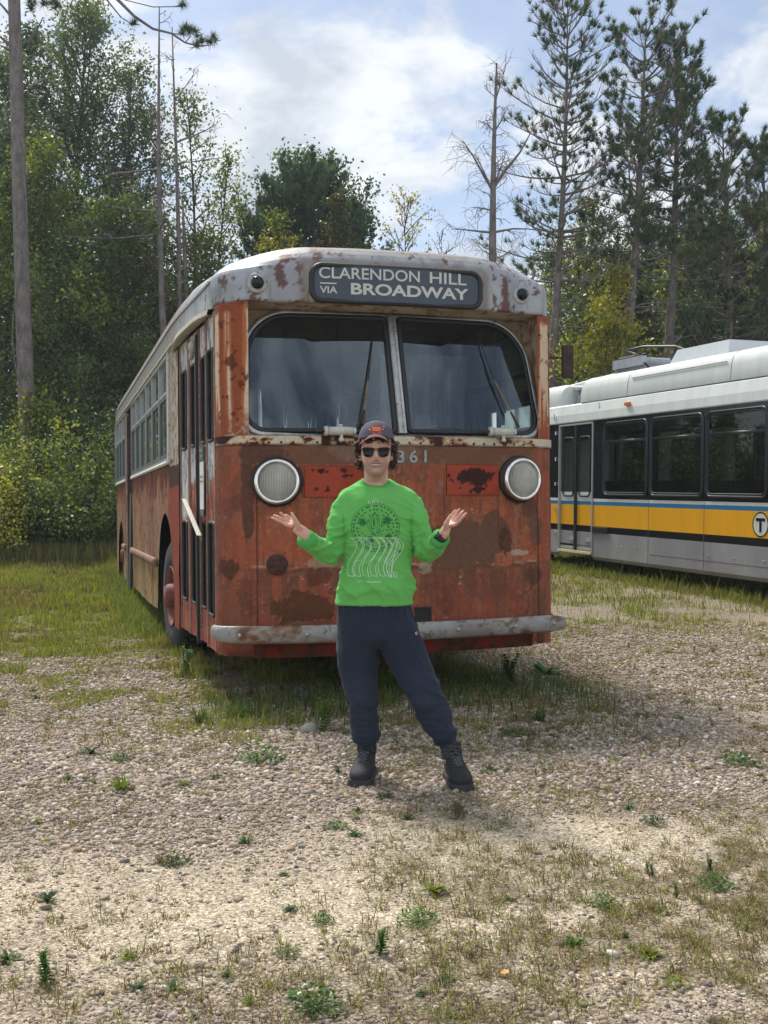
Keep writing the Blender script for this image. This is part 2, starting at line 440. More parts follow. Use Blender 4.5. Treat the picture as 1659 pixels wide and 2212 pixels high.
# ---- pebbles
ICO_V = None
def ico():
    bm = bmesh.new(); bmesh.ops.create_icosphere(bm, subdivisions=1, radius=1)
    V = np.array([v.co[:] for v in bm.verts]); F = np.array([[v.index for v in f.verts] for f in bm.faces]); bm.free(); return V, F
def stones(name, x, y, r, colors, seed, sink=0.25):
    rng = np.random.default_rng(seed)
    iv, ifc = ico(); n = len(x)
    z = gz(x, y)
    J = iv[None] * (1 + rng.uniform(-0.36, 0.36, (n, 12, 1)))
    S = np.stack([rng.uniform(0.8, 1.35, n), rng.uniform(0.65, 1.1, n), rng.uniform(0.42, 0.8, n)], 1)
    J = J * S[:, None] * r[:, None, None]
    th = rng.uniform(0, 2 * np.pi, n); c, s_ = np.cos(th), np.sin(th)
    X = J[..., 0] * c[:, None] - J[..., 1] * s_[:, None] + x[:, None]
    Y = J[..., 0] * s_[:, None] + J[..., 1] * c[:, None] + y[:, None]
    tl = rng.uniform(-0.35, 0.35, n)
    Z = J[..., 2] + J[..., 0] * tl[:, None] + (z + r * (0.45 - sink))[:, None]
    V = np.stack([X, Y, Z], -1).reshape(-1, 3)
    F = (ifc[None] + (np.arange(n) * 12)[:, None, None]).reshape(-1, 3)
    C = np.repeat(colors, 12, 0)
    return V, F, C
PAL = np.array([[0.37, 0.31, 0.235], [0.33, 0.265, 0.215], [0.44, 0.39, 0.31], [0.24, 0.20, 0.17], [0.36, 0.265, 0.205], [0.55, 0.51, 0.44], [0.16, 0.145, 0.135], [0.38, 0.30, 0.20], [0.30, 0.255, 0.215]])
def build_pebbles():
    rng = np.random.default_rng(11)
    n = 560000
    Y = 2.45 + (12.5 - 2.45) * rng.random(n) ** 1.25
    X = (rng.random(n) * 2 - 1) * (0.37 * Y + 0.55)
    g, d, p, s = maps(X, Y)
    w = (0.22 + 0.78 * p) * (1 - 0.8 * g) * (1 - 0.4 * d) * (1 - 0.75 * s) * np.clip(5.2 / Y, 0.35, 1)
    bx, by = to_bus(X, Y)
    k = (rng.random(n) < w * 0.72) & ~((np.abs(bx) < 1.2) & (by > 0.8))
    X, Y = X[k], Y[k]; p = p[k]
    n = len(X)
    r = np.exp(rng.normal(math.log(0.0060), 0.46, n)) * (0.72 + 0.62 * p) * np.clip(Y / 6, 0.85, 1.7)
    r = np.clip(r, 0.0028, 0.019)
    C = PAL[rng.choice(len(PAL), n, p=[.18, .18, .16, .1, .12, .08, .04, .06, .08])] * rng.uniform(0.6, 1.25, (n, 1)) * np.array([1.0, 0.97, 0.97])
    V, F, C = stones('pebbles', X, Y, r, C, 3)
    m = mat('pebble_stone', attr=True, rough=0.9, spec=0.25, var=0.12, vscale=90)
    o = mesh_obj('pebbles', V, F, m, col=C); tag(o, 'loose pinkish grey pebbles strewn over the lot', 'gravel', kind='stuff')
    # scattered bigger stones
    n = 260
    Y = 2.5 + 6.5 * rng.random(n) ** 1.3; X = (rng.random(n) * 2 - 1) * (0.37 * Y + 0.4)
    r = np.clip(np.exp(rng.normal(math.log(0.0115), 0.30, n)), 0.007, 0.022)
    C = PAL[rng.choice(len(PAL), n, p=[.1, .08, .22, .08, .07, .25, .1, .02, .08])] * rng.uniform(0.85, 1.3, (n, 1))
    V, F, C = stones('larger_stones', X, Y, r, C, 5, 0.15)
    o = mesh_obj('larger_stones', V, F, m, col=C); tag(o, 'scattered larger pale and dark stones among the gravel', 'stones', kind='stuff')
    # one half-buried rock by the bumper
    x, y = at(668, 1582)
    V, F, C = stones('rock', np.array([x]), np.array([y]), np.array([0.095]), np.array([[0.26, 0.24, 0.21]]), 8, 0.3)
    o = mesh_obj('rock', V, F, m, col=C, smooth=False)
    mod = o.modifiers.new('s', 'SUBSURF'); mod.levels = 2; mod.render_levels = 2
    tag(o, 'half buried pale rock in the weeds under the rusty bumper', 'rock')
build_pebbles()

# ---- blades of grass
def blades(x, y, z, h, w, lean, col, rng, yaw=None, tipcol=None):
    n = len(x)
    th = rng.uniform(0, 2 * np.pi, n) if yaw is None else yaw
    dx, dy = np.cos(th), np.sin(th)            # direction it leans to
    wx, wy = -dy, dx
    V = np.empty((n, 5, 3))
    for k, (f, l, ww) in enumerate(((0, 0, 1), (0, 0, -1), (0.55, 0.35, 0.8), (0.55, 0.35, -0.8), (1, 1, 0))):
        V[:, k, 0] = x + dx * lean * l * h + wx * w * ww * 0.5
        V[:, k, 1] = y + dy * lean * l * h + wy * w * ww * 0.5
        V[:, k, 2] = z + h * f * np.sqrt(np.clip(1 - 0.6 * lean ** 2 * l, 0.12, 1))
    b = (np.arange(n) * 5)[:, None]
    F = np.concatenate([b + np.array([[0, 1, 3]]), b + np.array([[0, 3, 2]]), b + np.array([[2, 3, 4]])], 1).reshape(-1, 3)
    C = np.repeat(col, 5, 0).reshape(n, 5, 3).copy()
    C[:, 4] = C[:, 4] * 1.15
    if tipcol is not None: C[:, 4] = tipcol
    return V.reshape(-1, 3), F, C.reshape(-1, 3)
m_leafy = mat('grass_blade', attr=True, rough=0.6, spec=0.25, trans=0.35)
GREENS = np.array([[0.14, 0.18, 0.030], [0.20, 0.22, 0.038], [0.27, 0.25, 0.05], [0.09, 0.13, 0.026], [0.29, 0.24, 0.09]])
DRYS = np.array([[0.21, 0.145, 0.075], [0.15, 0.095, 0.052], [0.27, 0.205, 0.11], [0.085, 0.055, 0.035], [0.17, 0.17, 0.045]])
def build_grass():
    rng = np.random.default_rng(21)
    # lawn and rough grass
    n = 640000
    Y = 5.6 + 24 * rng.random(n) ** 1.5; X = (rng.random(n) * 2 - 1) * (0.37 * Y + 0.6)
    g, d, p, s = maps(X, Y)
    P = np.stack([X, Y, 0 * X], 1); cl = fbm(P, 5.0, 51, 3)
    k = rng.random(n) < g * np.maximum(sst(cl, 0.32, 0.55), 0.8 * sst(Y, 12, 15))
    X, Y, g, cl = X[k], Y[k], g[k], cl[k]; n = len(X)
    bx, by = to_bus(X, Y)
    ub = (np.abs(bx) < 1.45) & (by > -0.8)
    h = rng.uniform(0.02, 0.07, n) * (1 + 0.7 * sst(Y, 8, 16)) * (1 + 1.6 * ub * rng.random(n) ** 3)
    h *= 0.5 + 0.75 * sst(cl, 0.4, 0.65)
    w = 0.0035 + 0.0007 * np.maximum(Y - 6, 0)
    C = GREENS[rng.choice(5, n, p=[.22, .28, .25, .1, .15])] * rng.uniform(0.75, 1.25, (n, 1))
    dm = (fbm(np.stack([X, Y, 0 * X], 1), 0.8, 58, 3) > 0.56) & (rng.random(n) < 0.6)
    C[dm] = DRYS[rng.choice(5, dm.sum())]
    far = sst(Y, 20, 26)[:, None]; C = C * (1 - far) + np.array([0.17, 0.15, 0.06]) * far
    V, F, C = blades(X, Y, gz(X, Y) - 0.003, h, w, rng.uniform(0.1, 0.75, n), C, rng)
    o = mesh_obj('grass', V, F, m_leafy, col=C); tag(o, 'short yellow green grass spreading in from the left and under the buses', 'grass', kind='stuff')
    # dry tufts in the gravel
    VV = []; FF = []; CC = []; base = 0
    nt = 21000
    Y = 2.5 + 10.5 * rng.random(nt) ** 1.15; X = (rng.random(nt) * 2 - 1) * (0.37 * Y + 0.5)
    g, d, p, s = maps(X, Y)
    k = rng.random(nt) < (0.05 + d * 0.50 + g * 0.2 + 0.35 * sst(fbm(np.stack([X, Y, 0 * X], 1), 1.9, 91, 3), 0.54, 0.64) * (1 - 0.6 * s))
    X, Y = X[k], Y[k]
    Z = gz(X, Y)
    for i in range(len(X)):
        m = int(rng.integers(7, 26)); sc = rng.uniform(0.55, 1.25)
        r = rng.random(m) ** 0.7 * 0.035 * sc; a = rng.random(m) * 6.283
        xx = X[i] + r * np.cos(a); yy = Y[i] + r * np.sin(a)
        h = rng.uniform(0.012, 0.05, m) * sc * (1 + 1.2 * (rng.random(m) < 0.05))
        dryp = rng.random() < 0.84
        pal = DRYS if dryp else GREENS
        c = pal[rng.choice(5, m)] * rng.uniform(0.75, 1.25, (m, 1))
        mixm = rng.random(m) < 0.22; c[mixm] = (GREENS if dryp else DRYS)[rng.choice(5, mixm.sum())]
        v, f, cc = blades(xx, yy, np.full(m, Z[i] - 0.002), h, np.full(m, 0.0032 if Y[i] < 6 else 0.005), rng.uniform(0.45, 1.5, m), c, rng, yaw=a + rng.normal(0, 0.6, m))
        VV.append(v); FF.append(f + base); CC.append(cc); base += len(v)
    # loose straws and twigs lying on the ground
    n = 26000
    Y = 2.5 + 6.5 * rng.random(n) ** 1.2; X = (rng.random(n) * 2 - 1) * (0.37 * Y + 0.5)
    g, d, p, s = maps(X, Y); k = rng.random(n) < (0.16 + 0.8 * d + 0.4 * g); X, Y = X[k], Y[k]; n = len(X)
    th = rng.uniform(0, 6.283, n); L = rng.uniform(.012, .042, n); w = rng.uniform(.0008, .0022, n); Z = gz(X, Y) + .006
    dx, dy = np.cos(th) * L, np.sin(th) * L; wx, wy_ = -np.sin(th) * w, np.cos(th) * w; dz = rng.uniform(0, .010, n)
    v = np.stack([np.stack([X - dx - wx, Y - dy - wy_, Z], 1), np.stack([X - dx + wx, Y - dy + wy_, Z], 1), np.stack([X + dx, Y + dy, Z + dz], 1)], 1).reshape(-1, 3)
    VV.append(v); FF.append(np.arange(n * 3).reshape(n, 3) + base); CC.append(np.repeat(np.array([[.20, .15, .085], [.09, .06, .04], [.27, .22, .13], [.055, .04, .03]])[rng.integers(0, 4, n)], 3, 0)); base += n * 3
    o = mesh_obj('dry_grass_tufts', np.concatenate(VV), np.concatenate(FF), m_leafy, col=np.concatenate(CC)); tag(o, 'straw coloured grass tufts sprouting from the gravel', 'dry grass', kind='stuff')
build_grass()

# ---- weeds one can point to
def leaf_quad(base, d, up, L, w, bend, V, F, C, col, seg=3):
    d = d.normalized(); s = d.cross(up)
    if s.length < 1e-3: s = Vector((1, 0, 0))
    s.normalize(); b = len(V)
    for k in range(seg + 1):
        t = k / seg
        c = base + d * (L * t) + Vector((0, 0, -bend * L * t * t)) + up * 0
        ww = w * math.sin(math.pi * min(0.97, 0.12 + 0.85 * t)) * 0.5
        V.append(c - s * ww); V.append(c + s * ww + Vector((0, 0, 0.1 * ww)))
        C.append([x * (0.85 + 0.3 * t) for x in col]); C.append(col)
    for k in range(seg):
        i = b + 2 * k; F.append((i, i + 1, i + 3, i + 2))
def weed(kind, r, rng, col):
    V = []; F = []; C = []
    if kind == 'rosette':
        for k in range(rng.randint(16, 24)):
            a = rng.random() * 6.283; el = rng.uniform(0.15, 1.0)
            d = Vector((math.cos(a) * math.cos(el), math.sin(a) * math.cos(el), math.sin(el)))
            c = [x * rng.uniform(0.7, 1.3) for x in col]
            leaf_quad(Vector((0, 0, 0.003)), d, Vector((0, 0, 1)), r * rng.uniform(0.7, 1.15), r * rng.uniform(0.16, 0.28), 0.35, V, F, C, c)
    elif kind == 'clump':
        for k in range(16):
            a = k * 0.3927; leaf_quad(Vector((0, 0, 0.003)), Vector((math.cos(a), math.sin(a), 0.25)), Vector((0, 0, 1)), r * 0.95, r * 0.07, 0.15, V, F, C, [x * 0.9 for x in col], 3)
        for k in range(rng.randint(90, 130)):
            a = rng.random() * 6.283; q = r * rng.random() ** 0.6 * 0.95
            h = (r * 0.55) * (1 - (q / r) ** 2) * rng.uniform(0.4, 1.15)
            el = rng.uniform(-0.2, 1.2); b = rng.random() * 6.283
            d = Vector((math.cos(b) * math.cos(el), math.sin(b) * math.cos(el), math.sin(el)))
            c = [x * rng.uniform(0.65, 1.4) for x in col]
            leaf_quad(Vector((q * math.cos(a), q * math.sin(a), h)), d, Vector((0, 0, 1)), r * rng.uniform(0.16, 0.3), r * 0.12, 0.3, V, F, C, c, 2)
    elif kind == 'sprig':
        for st in range(rng.randint(1, 4)):
            H = r * rng.uniform(1.3, 2.2); a0 = rng.random() * 6.283; ln = rng.uniform(0.05, 0.3)
            n = 11
            for k in range(n):
                t = (k + 1) / n; base = Vector((math.cos(a0) * ln * H * t, math.sin(a0) * ln * H * t, H * t))
                for q in range(3):
                    a = k * 2.4 + q * 2.1 + rng.random() * 0.4; el = 0.2 + 0.7 * t
                    d = Vector((math.cos(a) * math.cos(el), math.sin(a) * math.cos(el), math.sin(el)))
                    c = [x * rng.uniform(0.7, 1.3) for x in col]
                    leaf_quad(base, d, Vector((0, 0, 1)), r * 0.62 * (1.15 - 0.6 * t), r * 0.2, 0.4, V, F, C, c, 2)
            b = len(V); w = r * 0.02
            V += [Vector((-w, 0, 0)), Vector((w, 0, 0)), Vector((math.cos(a0) * ln * H + w, math.sin(a0) * ln * H, H)), Vector((math.cos(a0) * ln * H - w, math.sin(a0) * ln * H, H))]
            C += [col] * 4; F.append((b, b + 1, b + 2, b + 3))
    elif kind == 'tuft' or kind == 'twiggy':
        m = 70 if kind == 'tuft' else 50
        for k in range(m):
            a = rng.random() * 6.283; el = rng.uniform(0.35, 1.45)
            d = Vector((math.cos(a) * math.cos(el), math.sin(a) * math.cos(el), math.sin(el)))
            c = [x * rng.uniform(0.6, 1.4) for x in col]
            o_ = Vector((rng.uniform(-1, 1) * r * 0.25, rng.uniform(-1, 1) * r * 0.25, 0))
            leaf_quad(o_, d, Vector((0, 0, 1)), r * rng.uniform(0.6, 1.4), r * (0.055 if kind == 'tuft' else 0.03), 0.35 if kind == 'tuft' else 0.05, V, F, C, c)
    return V, F, C
GR = (0.055, 0.12, 0.02); DG = (0.035, 0.075, 0.022); YG = (0.15, 0.19, 0.025); BR = (0.13, 0.09, 0.05); MG = (0.075, 0.115, 0.04)
WEEDS = [
 (103, 1948, 'rosette', 26, DG, 'dark green weed rosette low in the sandy gravel at the far left'),
 (100, 2128, 'sprig', 24, GR, 'upright leafy weed with reddish yellow tips in the lower left corner area'),
 (18, 2080, 'rosette', 28, MG, 'broad leafed weed cut by the left edge of the photo'),
 (196, 1637, 'rosette', 24, DG, 'small dark green rosette left of a pale stone on the gravel'),
 (258, 1652, 'clump', 22, GR, 'low green clump with a pale stone beside it'),
 (258, 1716, 'tuft', 30, YG, 'yellow green grass clump on the gravel left of the man'),
 (562, 1648, 'clump', 42, GR, 'wide mat of green clover on the pebbles left of the planted boot'),
 (533, 1822, 'tuft', 20, GR, 'small bright green tuft where the pebbles meet the sand'),
 (382, 1860, 'clump', 26, DG, 'dark straggly mat at the edge of the bare sand'),
 (626, 1972, 'rosette', 17, DG, 'small dark weed beside a pale stone on the bare sand'),
 (697, 1996, 'clump', 20, GR, 'flat green tussock on the sand left of the tall sprig'),
 (822, 2058, 'sprig', 20, GR, 'tall single stemmed leafy sprig near the bottom centre'),
 (904, 1992, 'clump', 34, (0.075, 0.15, 0.018), 'round bushy bright green weed on the sand'),
 (936, 1932, 'rosette', 32, YG, 'yellow green star shaped weed on the sand'),
 (680, 2172, 'clump', 52, GR, 'largest spreading green weed at the bottom edge'),
 (376, 2136, 'rosette', 24, MG, 'grey green rosette near the bottom left'),
 (726, 1792, 'clump', 22, GR, 'leafy weed with reddish tips below the left boot'),
 (768, 1812, 'rosette', 18, GR, 'drooping leafy weed just right of the reddish tipped one'),
 (776, 1758, 'rosette', 14, DG, 'tiny dark rosette directly below the left boot'),
 (832, 1728, 'rosette', 18, DG, 'small dark green weed between the two boots'),
 (882, 1772, 'rosette', 15, DG, 'small dark weed left of the brown twiggy clump'),
 (992, 1772, 'twiggy', 28, BR, 'brown twiggy dead clump below the outstretched boot'),
 (1058, 1672, 'rosette', 20, DG, 'dark leafy weed just right of the outstretched boot'),
 (1178, 1455, 'rosette', 38, (0.06, 0.14, 0.02), 'bright green rosette on the gravel beyond the right end of the bumper'),
 (402, 1462, 'sprig', 22, (0.07, 0.14, 0.04), 'leafy weed growing in front of the front wheel'),
 (512, 1548, 'tuft', 36, (0.06, 0.12, 0.015), 'bright grass tuft under the left end of the bumper'),
 (700, 1585, 'sprig', 26, (0.09, 0.15, 0.02), 'yellowish leafy weed beside the half buried rock'),
 (842, 1520, 'sprig', 24, GR, 'broad leafed weed standing between the man\'s legs'),
 (1100, 1480, 'sprig', 26, (0.06, 0.11, 0.03), 'tall drooping weed hanging below the bumper right of centre'),
 (1165, 1560, 'tuft', 26, (0.06, 0.085, 0.02), 'dark grass tuft on the gravel right of the legs'),
 (1120, 1590, 'clump', 28, MG, 'low grey green clump right of the bent leg'),
 (1305, 1955, 'clump', 30, GR, 'green clump among dry stems at mid right'),
 (1545, 1905, 'clump', 34, GR, 'green clump near the right edge halfway down the gravel'),
 (1405, 2060, 'rosette', 26, YG, 'yellowish weed in the dry grass at lower right'),
 (1410, 1775, 'clump', 22, DG, 'dark green patch in the dry ground right of the sand'),
 (1600, 1655, 'clump', 34, GR, 'flat green patch by the right edge above the dry grass'),
 (435, 1560, 'tuft', 34, MG, 'feathery weed left of the bumper on the gravel'),
 (1240, 2040, 'rosette', 24, GR, 'leafy weed left of the dry grass at lower right'),
]
def build_weeds():
    rng = random.Random(5)
    for (u, v, k, r, col, lab) in WEEDS:
        x, y = at(u, v); rr = 1.5 * r * y / 2400.0
        V, F, C = weed(k, rr, rng, col)
        nm = {'rosette': 'weed_rosette', 'clump': 'weed_clump', 'sprig': 'leafy_weed', 'tuft': 'grass_tuft', 'twiggy': 'dead_weed'}[k]
        o = mesh_obj(nm, V, F, m_leafy, col=C, loc=(x, y, float(gz(x, y)[0])))
        tag(o, lab, 'weed', 'weeds in the gravel')
    # the many nameless little weeds between them
    nr = np.random.default_rng(17); VV = []; FF = []; CC = []; n0 = 0
    for i in range(420):
        y = 2.7 + 9.5 * nr.random() ** 1.1; x = (nr.random() * 2 - 1) * (0.36 * y + .2)
        bx, by = to_bus(np.array([x]), np.array([y]))
        if abs(bx[0]) < 1.2 and by[0] > 0.5: continue
        g, d, p, s = maps(np.array([x]), np.array([y]))
        if nr.random() > 0.55 + 0.45 * max(g[0], d[0]) - 0.45 * s[0]: continue
        k = rng.choice(['rosette', 'clump', 'tuft', 'tuft', 'sprig', 'twiggy']); col = rng.choice([GR, DG, MG, YG, (0.10, 0.13, 0.03), BR])
        r = rng.uniform(0.018, 0.05) * (0.8 + 0.06 * y)
        V, F, C = weed(k, r * (0.6 if k == 'sprig' else 1), rng, col)
        z = float(gz(x, y)[0]); b = n0
        VV += [(v[0] + x, v[1] + y, v[2] + z) for v in V]; FF += [tuple(q + b for q in f) for f in F]; CC += C; n0 += len(V)
    o = mesh_obj('low_weeds', VV, FF, m_leafy, col=np.array(CC)); tag(o, 'sprinkling of tiny green and brown weeds all over the gravel', 'weeds', kind='stuff')
    x, y = at(1090, 2106)
    o = mesh_obj('fallen_leaf', [(-.012, -.008, 0), (.010, -.012, .003), (.016, .008, .008), (-.006, .014, .002)], [(0, 1, 2, 3)], mat('yellow_leaf', (0.55, 0.28, 0.03), 0.7), loc=(x, y, float(gz(x, y)[0]) + 0.012)); tag(o, 'tiny orange yellow leaf lying on the gravel', 'leaf')
build_weeds()
# ------------------------------------------------------------------ the rusty trolleybus
bus = empty('trolleybus', (BUS_O[0], BUS_O[1], 0), (0, R(-0.45), BUS_A))
tag(bus, 'abandoned rust red vintage trolleybus with peeling paint and white roof brow, standing behind the man', 'bus')
BL = 12.5
def hw(y):
    return 1.253 + 0.078 * float(sst(np.array([y]), 0.0, 2.6)[0]) - (0.06 * max(0, (y - 10.6) / 1.9) ** 2)
def bpx(u, v, y=0.0):
    """photo position -> (x, z) on the plane at bus depth y"""
    k = (u - 829.5) / 2400.0
    # X/Y = k with X = ox + x c - y s ; Y = oy + x s + y c
    x = (k * (BUS_O[1] + y * bc) - BUS_O[0] + y * bs) / (bc - k * bs)
    Y = BUS_O[1] + x * bs + y * bc
    return x, CAM_H - (v - 1106.0) / 2400.0 * Y
def path_outline(e=0.0, r=0.22, step=0.03, step_side=0.06, y0=None, y1=None, side=0):
    """closed plan outline, front first; list of (x, y)"""
    r = max(0.02, r - e * 0.4)
    pts = []
    xf = hw(0.2) - e
    nx = max(4, int(2 * (xf - r) / step))
    for i in range(nx + 1):                       # front, left to right
        x = -(xf - r) + 2 * (xf - r) * i / nx
        pts.append((x, e))
    na = max(5, int(r * 1.57 / step))
    for i in range(1, na):                        # right front corner
        a = math.pi / 2 * i / na
        pts.append((xf - r + r * math.sin(a), e + r - r * math.cos(a)))
    ys = [e + r]
    y = e + r
    while y < BL - e - 0.45:
        st = step if y < 3.2 else step_side
        y += st; ys.append(y)
    for y in ys: pts.append((hw(max(y, 0.2)) - e, y))
    R2 = max(0.05, 0.45 - e * 0.5); xr = hw(BL - .3) - e; yr = BL - e
    ylast = ys[-1]
    for i in range(1, 9):
        a = math.pi / 2 * i / 8
        pts.append((xr - R2 + R2 * math.cos(a), ylast + (yr - ylast) * math.sin(a)))
    half = pts[nx // 2 + 1:] if nx % 2 == 0 else pts[(nx + 1) // 2:]
    left = [(-x, y) for x, y in reversed(half)]
    return half, left
def front_path(y_end, r=0.22, step=0.012, e=0.0):
    """from the left side at y_end round the front to the right side at y_end"""
    h = []
    xf = hw(0.2) - e
    n = int((xf - r) / step)
    for i in range(n + 1): h.append(((xf - r) * i / n, e))
    na = int(r * 1.57 / step)
    for i in range(1, na + 1):
        a = math.pi / 2 * i / na; h.append((xf - r + r * math.sin(a), e + r - r * math.cos(a)))
    y = e + r
    while y + step < y_end:
        y += step; h.append((hw(y) - e, y))
    if y_end > y: h.append((hw(y_end) - e, y_end))
    return [(-x, y) for x, y in reversed(h[1:])] + h
def sheet(path, zs, ztop=None):
    """grid over a plan path and heights; zs may be a function of the path point"""
    n = len(path); V = []
    k = None
    for (x, y) in path:
        zz = zs(x, y) if callable(zs) else zs
        k = len(zz)
        for z in zz: V.append((x, y, z))
    F = [(i * k + j, (i + 1) * k + j, (i + 1) * k + j + 1, i * k + j + 1) for i in range(n - 1) for j in range(k - 1)]
    return np.array(V), F
def blob(x, z, cx, cz, rx, rz, P, sc=9.0, amt=0.55, seed=3, soft=0.045):
    d = np.sqrt(((x - cx) / rx) ** 2 + ((z - cz) / rz) ** 2)
    d = d + (fbm(P, sc * 1.3, seed, 6, 0.72) - 0.5) * 2.6 * amt + (vnoise(P * [1, 0.12, 1], sc * 6, seed + 3) - 0.5) * 0.22
    return 1 - sst(d, 1 - soft, 1 + soft)
def pblob(x, z, u0, u1, v0, v1, P, **k):
    xa, za = bpx(u0, v0); xb, zb = bpx(u1, v1)
    return blob(x, z, (xa + xb) / 2, (za + zb) / 2, abs(xb - xa) / 2, abs(za - zb) / 2, P, **k)
C_RED = np.array([0.36, 0.060, 0.025]); C_RED2 = np.array([0.235, 0.031, 0.016]); C_ORG = np.array([0.42, 0.105, 0.034])
C_RUST = np.array([0.040, 0.017, 0.013]); C_RUST2 = np.array([0.085, 0.027, 0.014]); C_GREY = np.array([0.22, 0.19, 0.17]); C_CREAM = np.array([0.50, 0.43, 0.32])
def streaks(P, s, sc=26.0, zsc=0.9, seed=0, th=(0.5, 0.7)):
    Q = np.stack([s * sc, P[:, 2] * zsc, 0 * s], 1)
    return sst(fbm(Q, 1.0, seed, 4, 0.6), *th)
def paint_lower(P, s):
    """front lower panel colours"""
    x, z = P[:, 0], P[:, 2]
    Q = np.stack([s, z, 0 * s], 1)
    n = fbm(Q, 2.0, 1, 5); n2 = fbm(Q, 14.0, 2, 5, 0.6); n3 = fbm(Q, 40.0, 4, 3)
    c = np.tile(C_RED, (len(x), 1))
    c = lerp(c, C_ORG, sst(n, 0.50, 0.7) * 0.35)
    c = lerp(c, C_RED2, sst(fbm(Q, 3.5, 9, 4), 0.5, 0.66) * 0.6)
    st = streaks(P, s, 22, 1.2, 5, (0.5, 0.72))
    c = lerp(c, C_RED2 * 0.4, st * 0.45); mo = fbm(Q, 30.0, 14, 5, 0.7); c = c * (0.80 + 0.42 * mo)[:, None]
    c = lerp(c, C_ORG * 1.15, streaks(P, s, 30, 1.6, 6, (0.54, 0.70)) * 0.45); c = lerp(c, C_RUST2 * 0.8, streaks(P, s, 60, 3.0, 8, (0.60, 0.70)) * 0.6)
    # faint grey wear
    c = lerp(c, C_GREY, sst(fbm(Q * [1, 0.45, 1], 24.0, 12, 4, 0.65), 0.62, 0.70) * 0.45)
    # faded upper left hatch zone, deep red wash below the tear
    low = sst(z, 0.95, 0.86)
    c = lerp(c, C_RED2 * np.array([1.0, 0.75, 0.8]), low * 0.75 * sst(fbm(Q * [1, 0.3, 1], 9, 15, 3), 0.35, 0.6))
    # rust bleeding down from the belt and the hatches
    for zt_, len_ in ((1.66, 0.30), (1.42, 0.35)):
        dl = sst(fbm(np.stack([s * 24, 0 * s + zt_, 0 * s], 1), 1.0, 38, 3), 0.45, 0.75) * len_
        c = lerp(c, C_RUST2, sst(z, zt_, zt_ - 0.01) * sst(z, zt_ - dl - 0.04, zt_ - dl * 0.3) * 0.45)
    # speckled rust
    sp = sst(fbm(Q * [1, 0.6, 1], 19.0, 2, 6, 0.68), 0.60, 0.625) * (0.35 + 0.65 * sst(fbm(Q, 2.6, 19, 3), 0.42, 0.6)) * (0.6 + 0.4 * low)
    nz_ = fbm(Q * [1, 0.6, 1], 19.0, 2, 6, 0.68); halo = sst(nz_, 0.575, 0.59) * (1 - sst(nz_, 0.60, 0.61)) * sst(fbm(Q, 2.6, 19, 3), 0.42, 0.6)
    c = lerp(c, (0.46, 0.22, 0.13), halo * 0.55)
    c = lerp(c, C_RUST, np.clip(sp, 0, 1) * 0.9)
    chip = sst(fbm(Q, 33.0, 18, 4, 0.7), 0.715, 0.73) * sst(fbm(Q, 3.1, 20, 3), 0.5, 0.62); c = lerp(c, (0.48, 0.38, 0.28), chip * 0.8)
    # brown band under the belt
    band = sst(z, 1.655 + 0 * z, 1.668)
    bc_ = lerp(np.tile(np.array([0.085, 0.034, 0.022]), (len(x), 1)), (0.15, 0.115, 0.10), sst(fbm(Q, 5, 21, 5), 0.48, 0.6) * 0.8)
    bc_ = lerp(bc_, (0.20, 0.075, 0.035), sst(np.abs(x), 0.98, 1.08) * 0.8)
    c = c * (1 - band[:, None]) + bc_ * band[:, None]
    # drips from the tear and from the belt
    tear = 0.945 + (fbm(np.stack([s * 7, 0 * s, 0 * s], 1), 1, 33, 3) - 0.5) * 0.035
    drip = sst(fbm(np.stack([s * 30, 0 * s, 0 * s], 1), 1.0, 34, 3), 0.42, 0.7) * 0.42
    dm = sst(z, tear + 0.01, tear - 0.01) * sst(z, tear - drip - 0.05, tear - drip * 0.2)
    c = lerp(c, C_RUST * 1.1, dm * 0.75)
    tm = np.exp(-((z - tear) / 0.013) ** 2) * sst(fbm(Q * [1, .2, 1], 8, 35, 3), 0.36, 0.46)
    c = lerp(c, C_RUST * 0.5, tm)
    tm2 = np.exp(-((z - tear - 0.016) / 0.007) ** 2) * sst(fbm(Q * [1, .2, 1], 9, 36, 3), 0.5, 0.58)
    c = lerp(c, (0.50, 0.38, 0.27), tm2 * 0.85)
    # corners: faded panels with vertical weathering
    crn = sst(np.abs(x), 1.03, 1.06)
    c = lerp(c, C_RED2 * 1.25 + 0.01, crn * 0.5)
    c = lerp(c, C_RUST2, crn * sst(fbm(Q * [1, 0.35, 1], 12, 71, 4), 0.5, 0.62) * 0.6)
    # the large bare patches
    def patch(u0, u1, v0, v1, col=C_RUST, a=0.96, **k):
        nonlocal c
        m = pblob(x, z, u0, u1, v0, v1, Q, **k)
        mottl = (0.75 + 0.7 * fbm(Q, 45, 99, 4, 0.7))[:, None]
        edge = np.exp(-((m - 0.5) / 0.3) ** 2) * 0.35
        c = lerp(c, np.clip(np.array(col) * mottl, 0, 1), m * a)
        c = lerp(c, (0.34, 0.17, 0.10), edge * (m < 0.5))
    patch(900, 1095, 1122, 1232, (0.045, 0.026, 0.020), seed=41, amt=0.35, sc=7)
    patch(1040, 1100, 1108, 1180, (0.042, 0.022, 0.017), seed=42, amt=0.3)
    patch(985, 1065, 1012, 1052, C_RUST, seed=43, amt=0.45, sc=12)
    patch(1135, 1172, 1080, 1125, C_RUST, seed=44, amt=0.5, sc=12)
    patch(1150, 1185, 1115, 1185, (0.075, 0.035, 0.025), seed=45, amt=0.5, sc=12)
    patch(1140, 1178, 1225, 1262, C_RUST, seed=46, amt=0.5, sc=12)
    patch(1150, 1195, 1265, 1375, (0.08, 0.04, 0.028), a=0.7, seed=47, amt=0.6, sc=12)
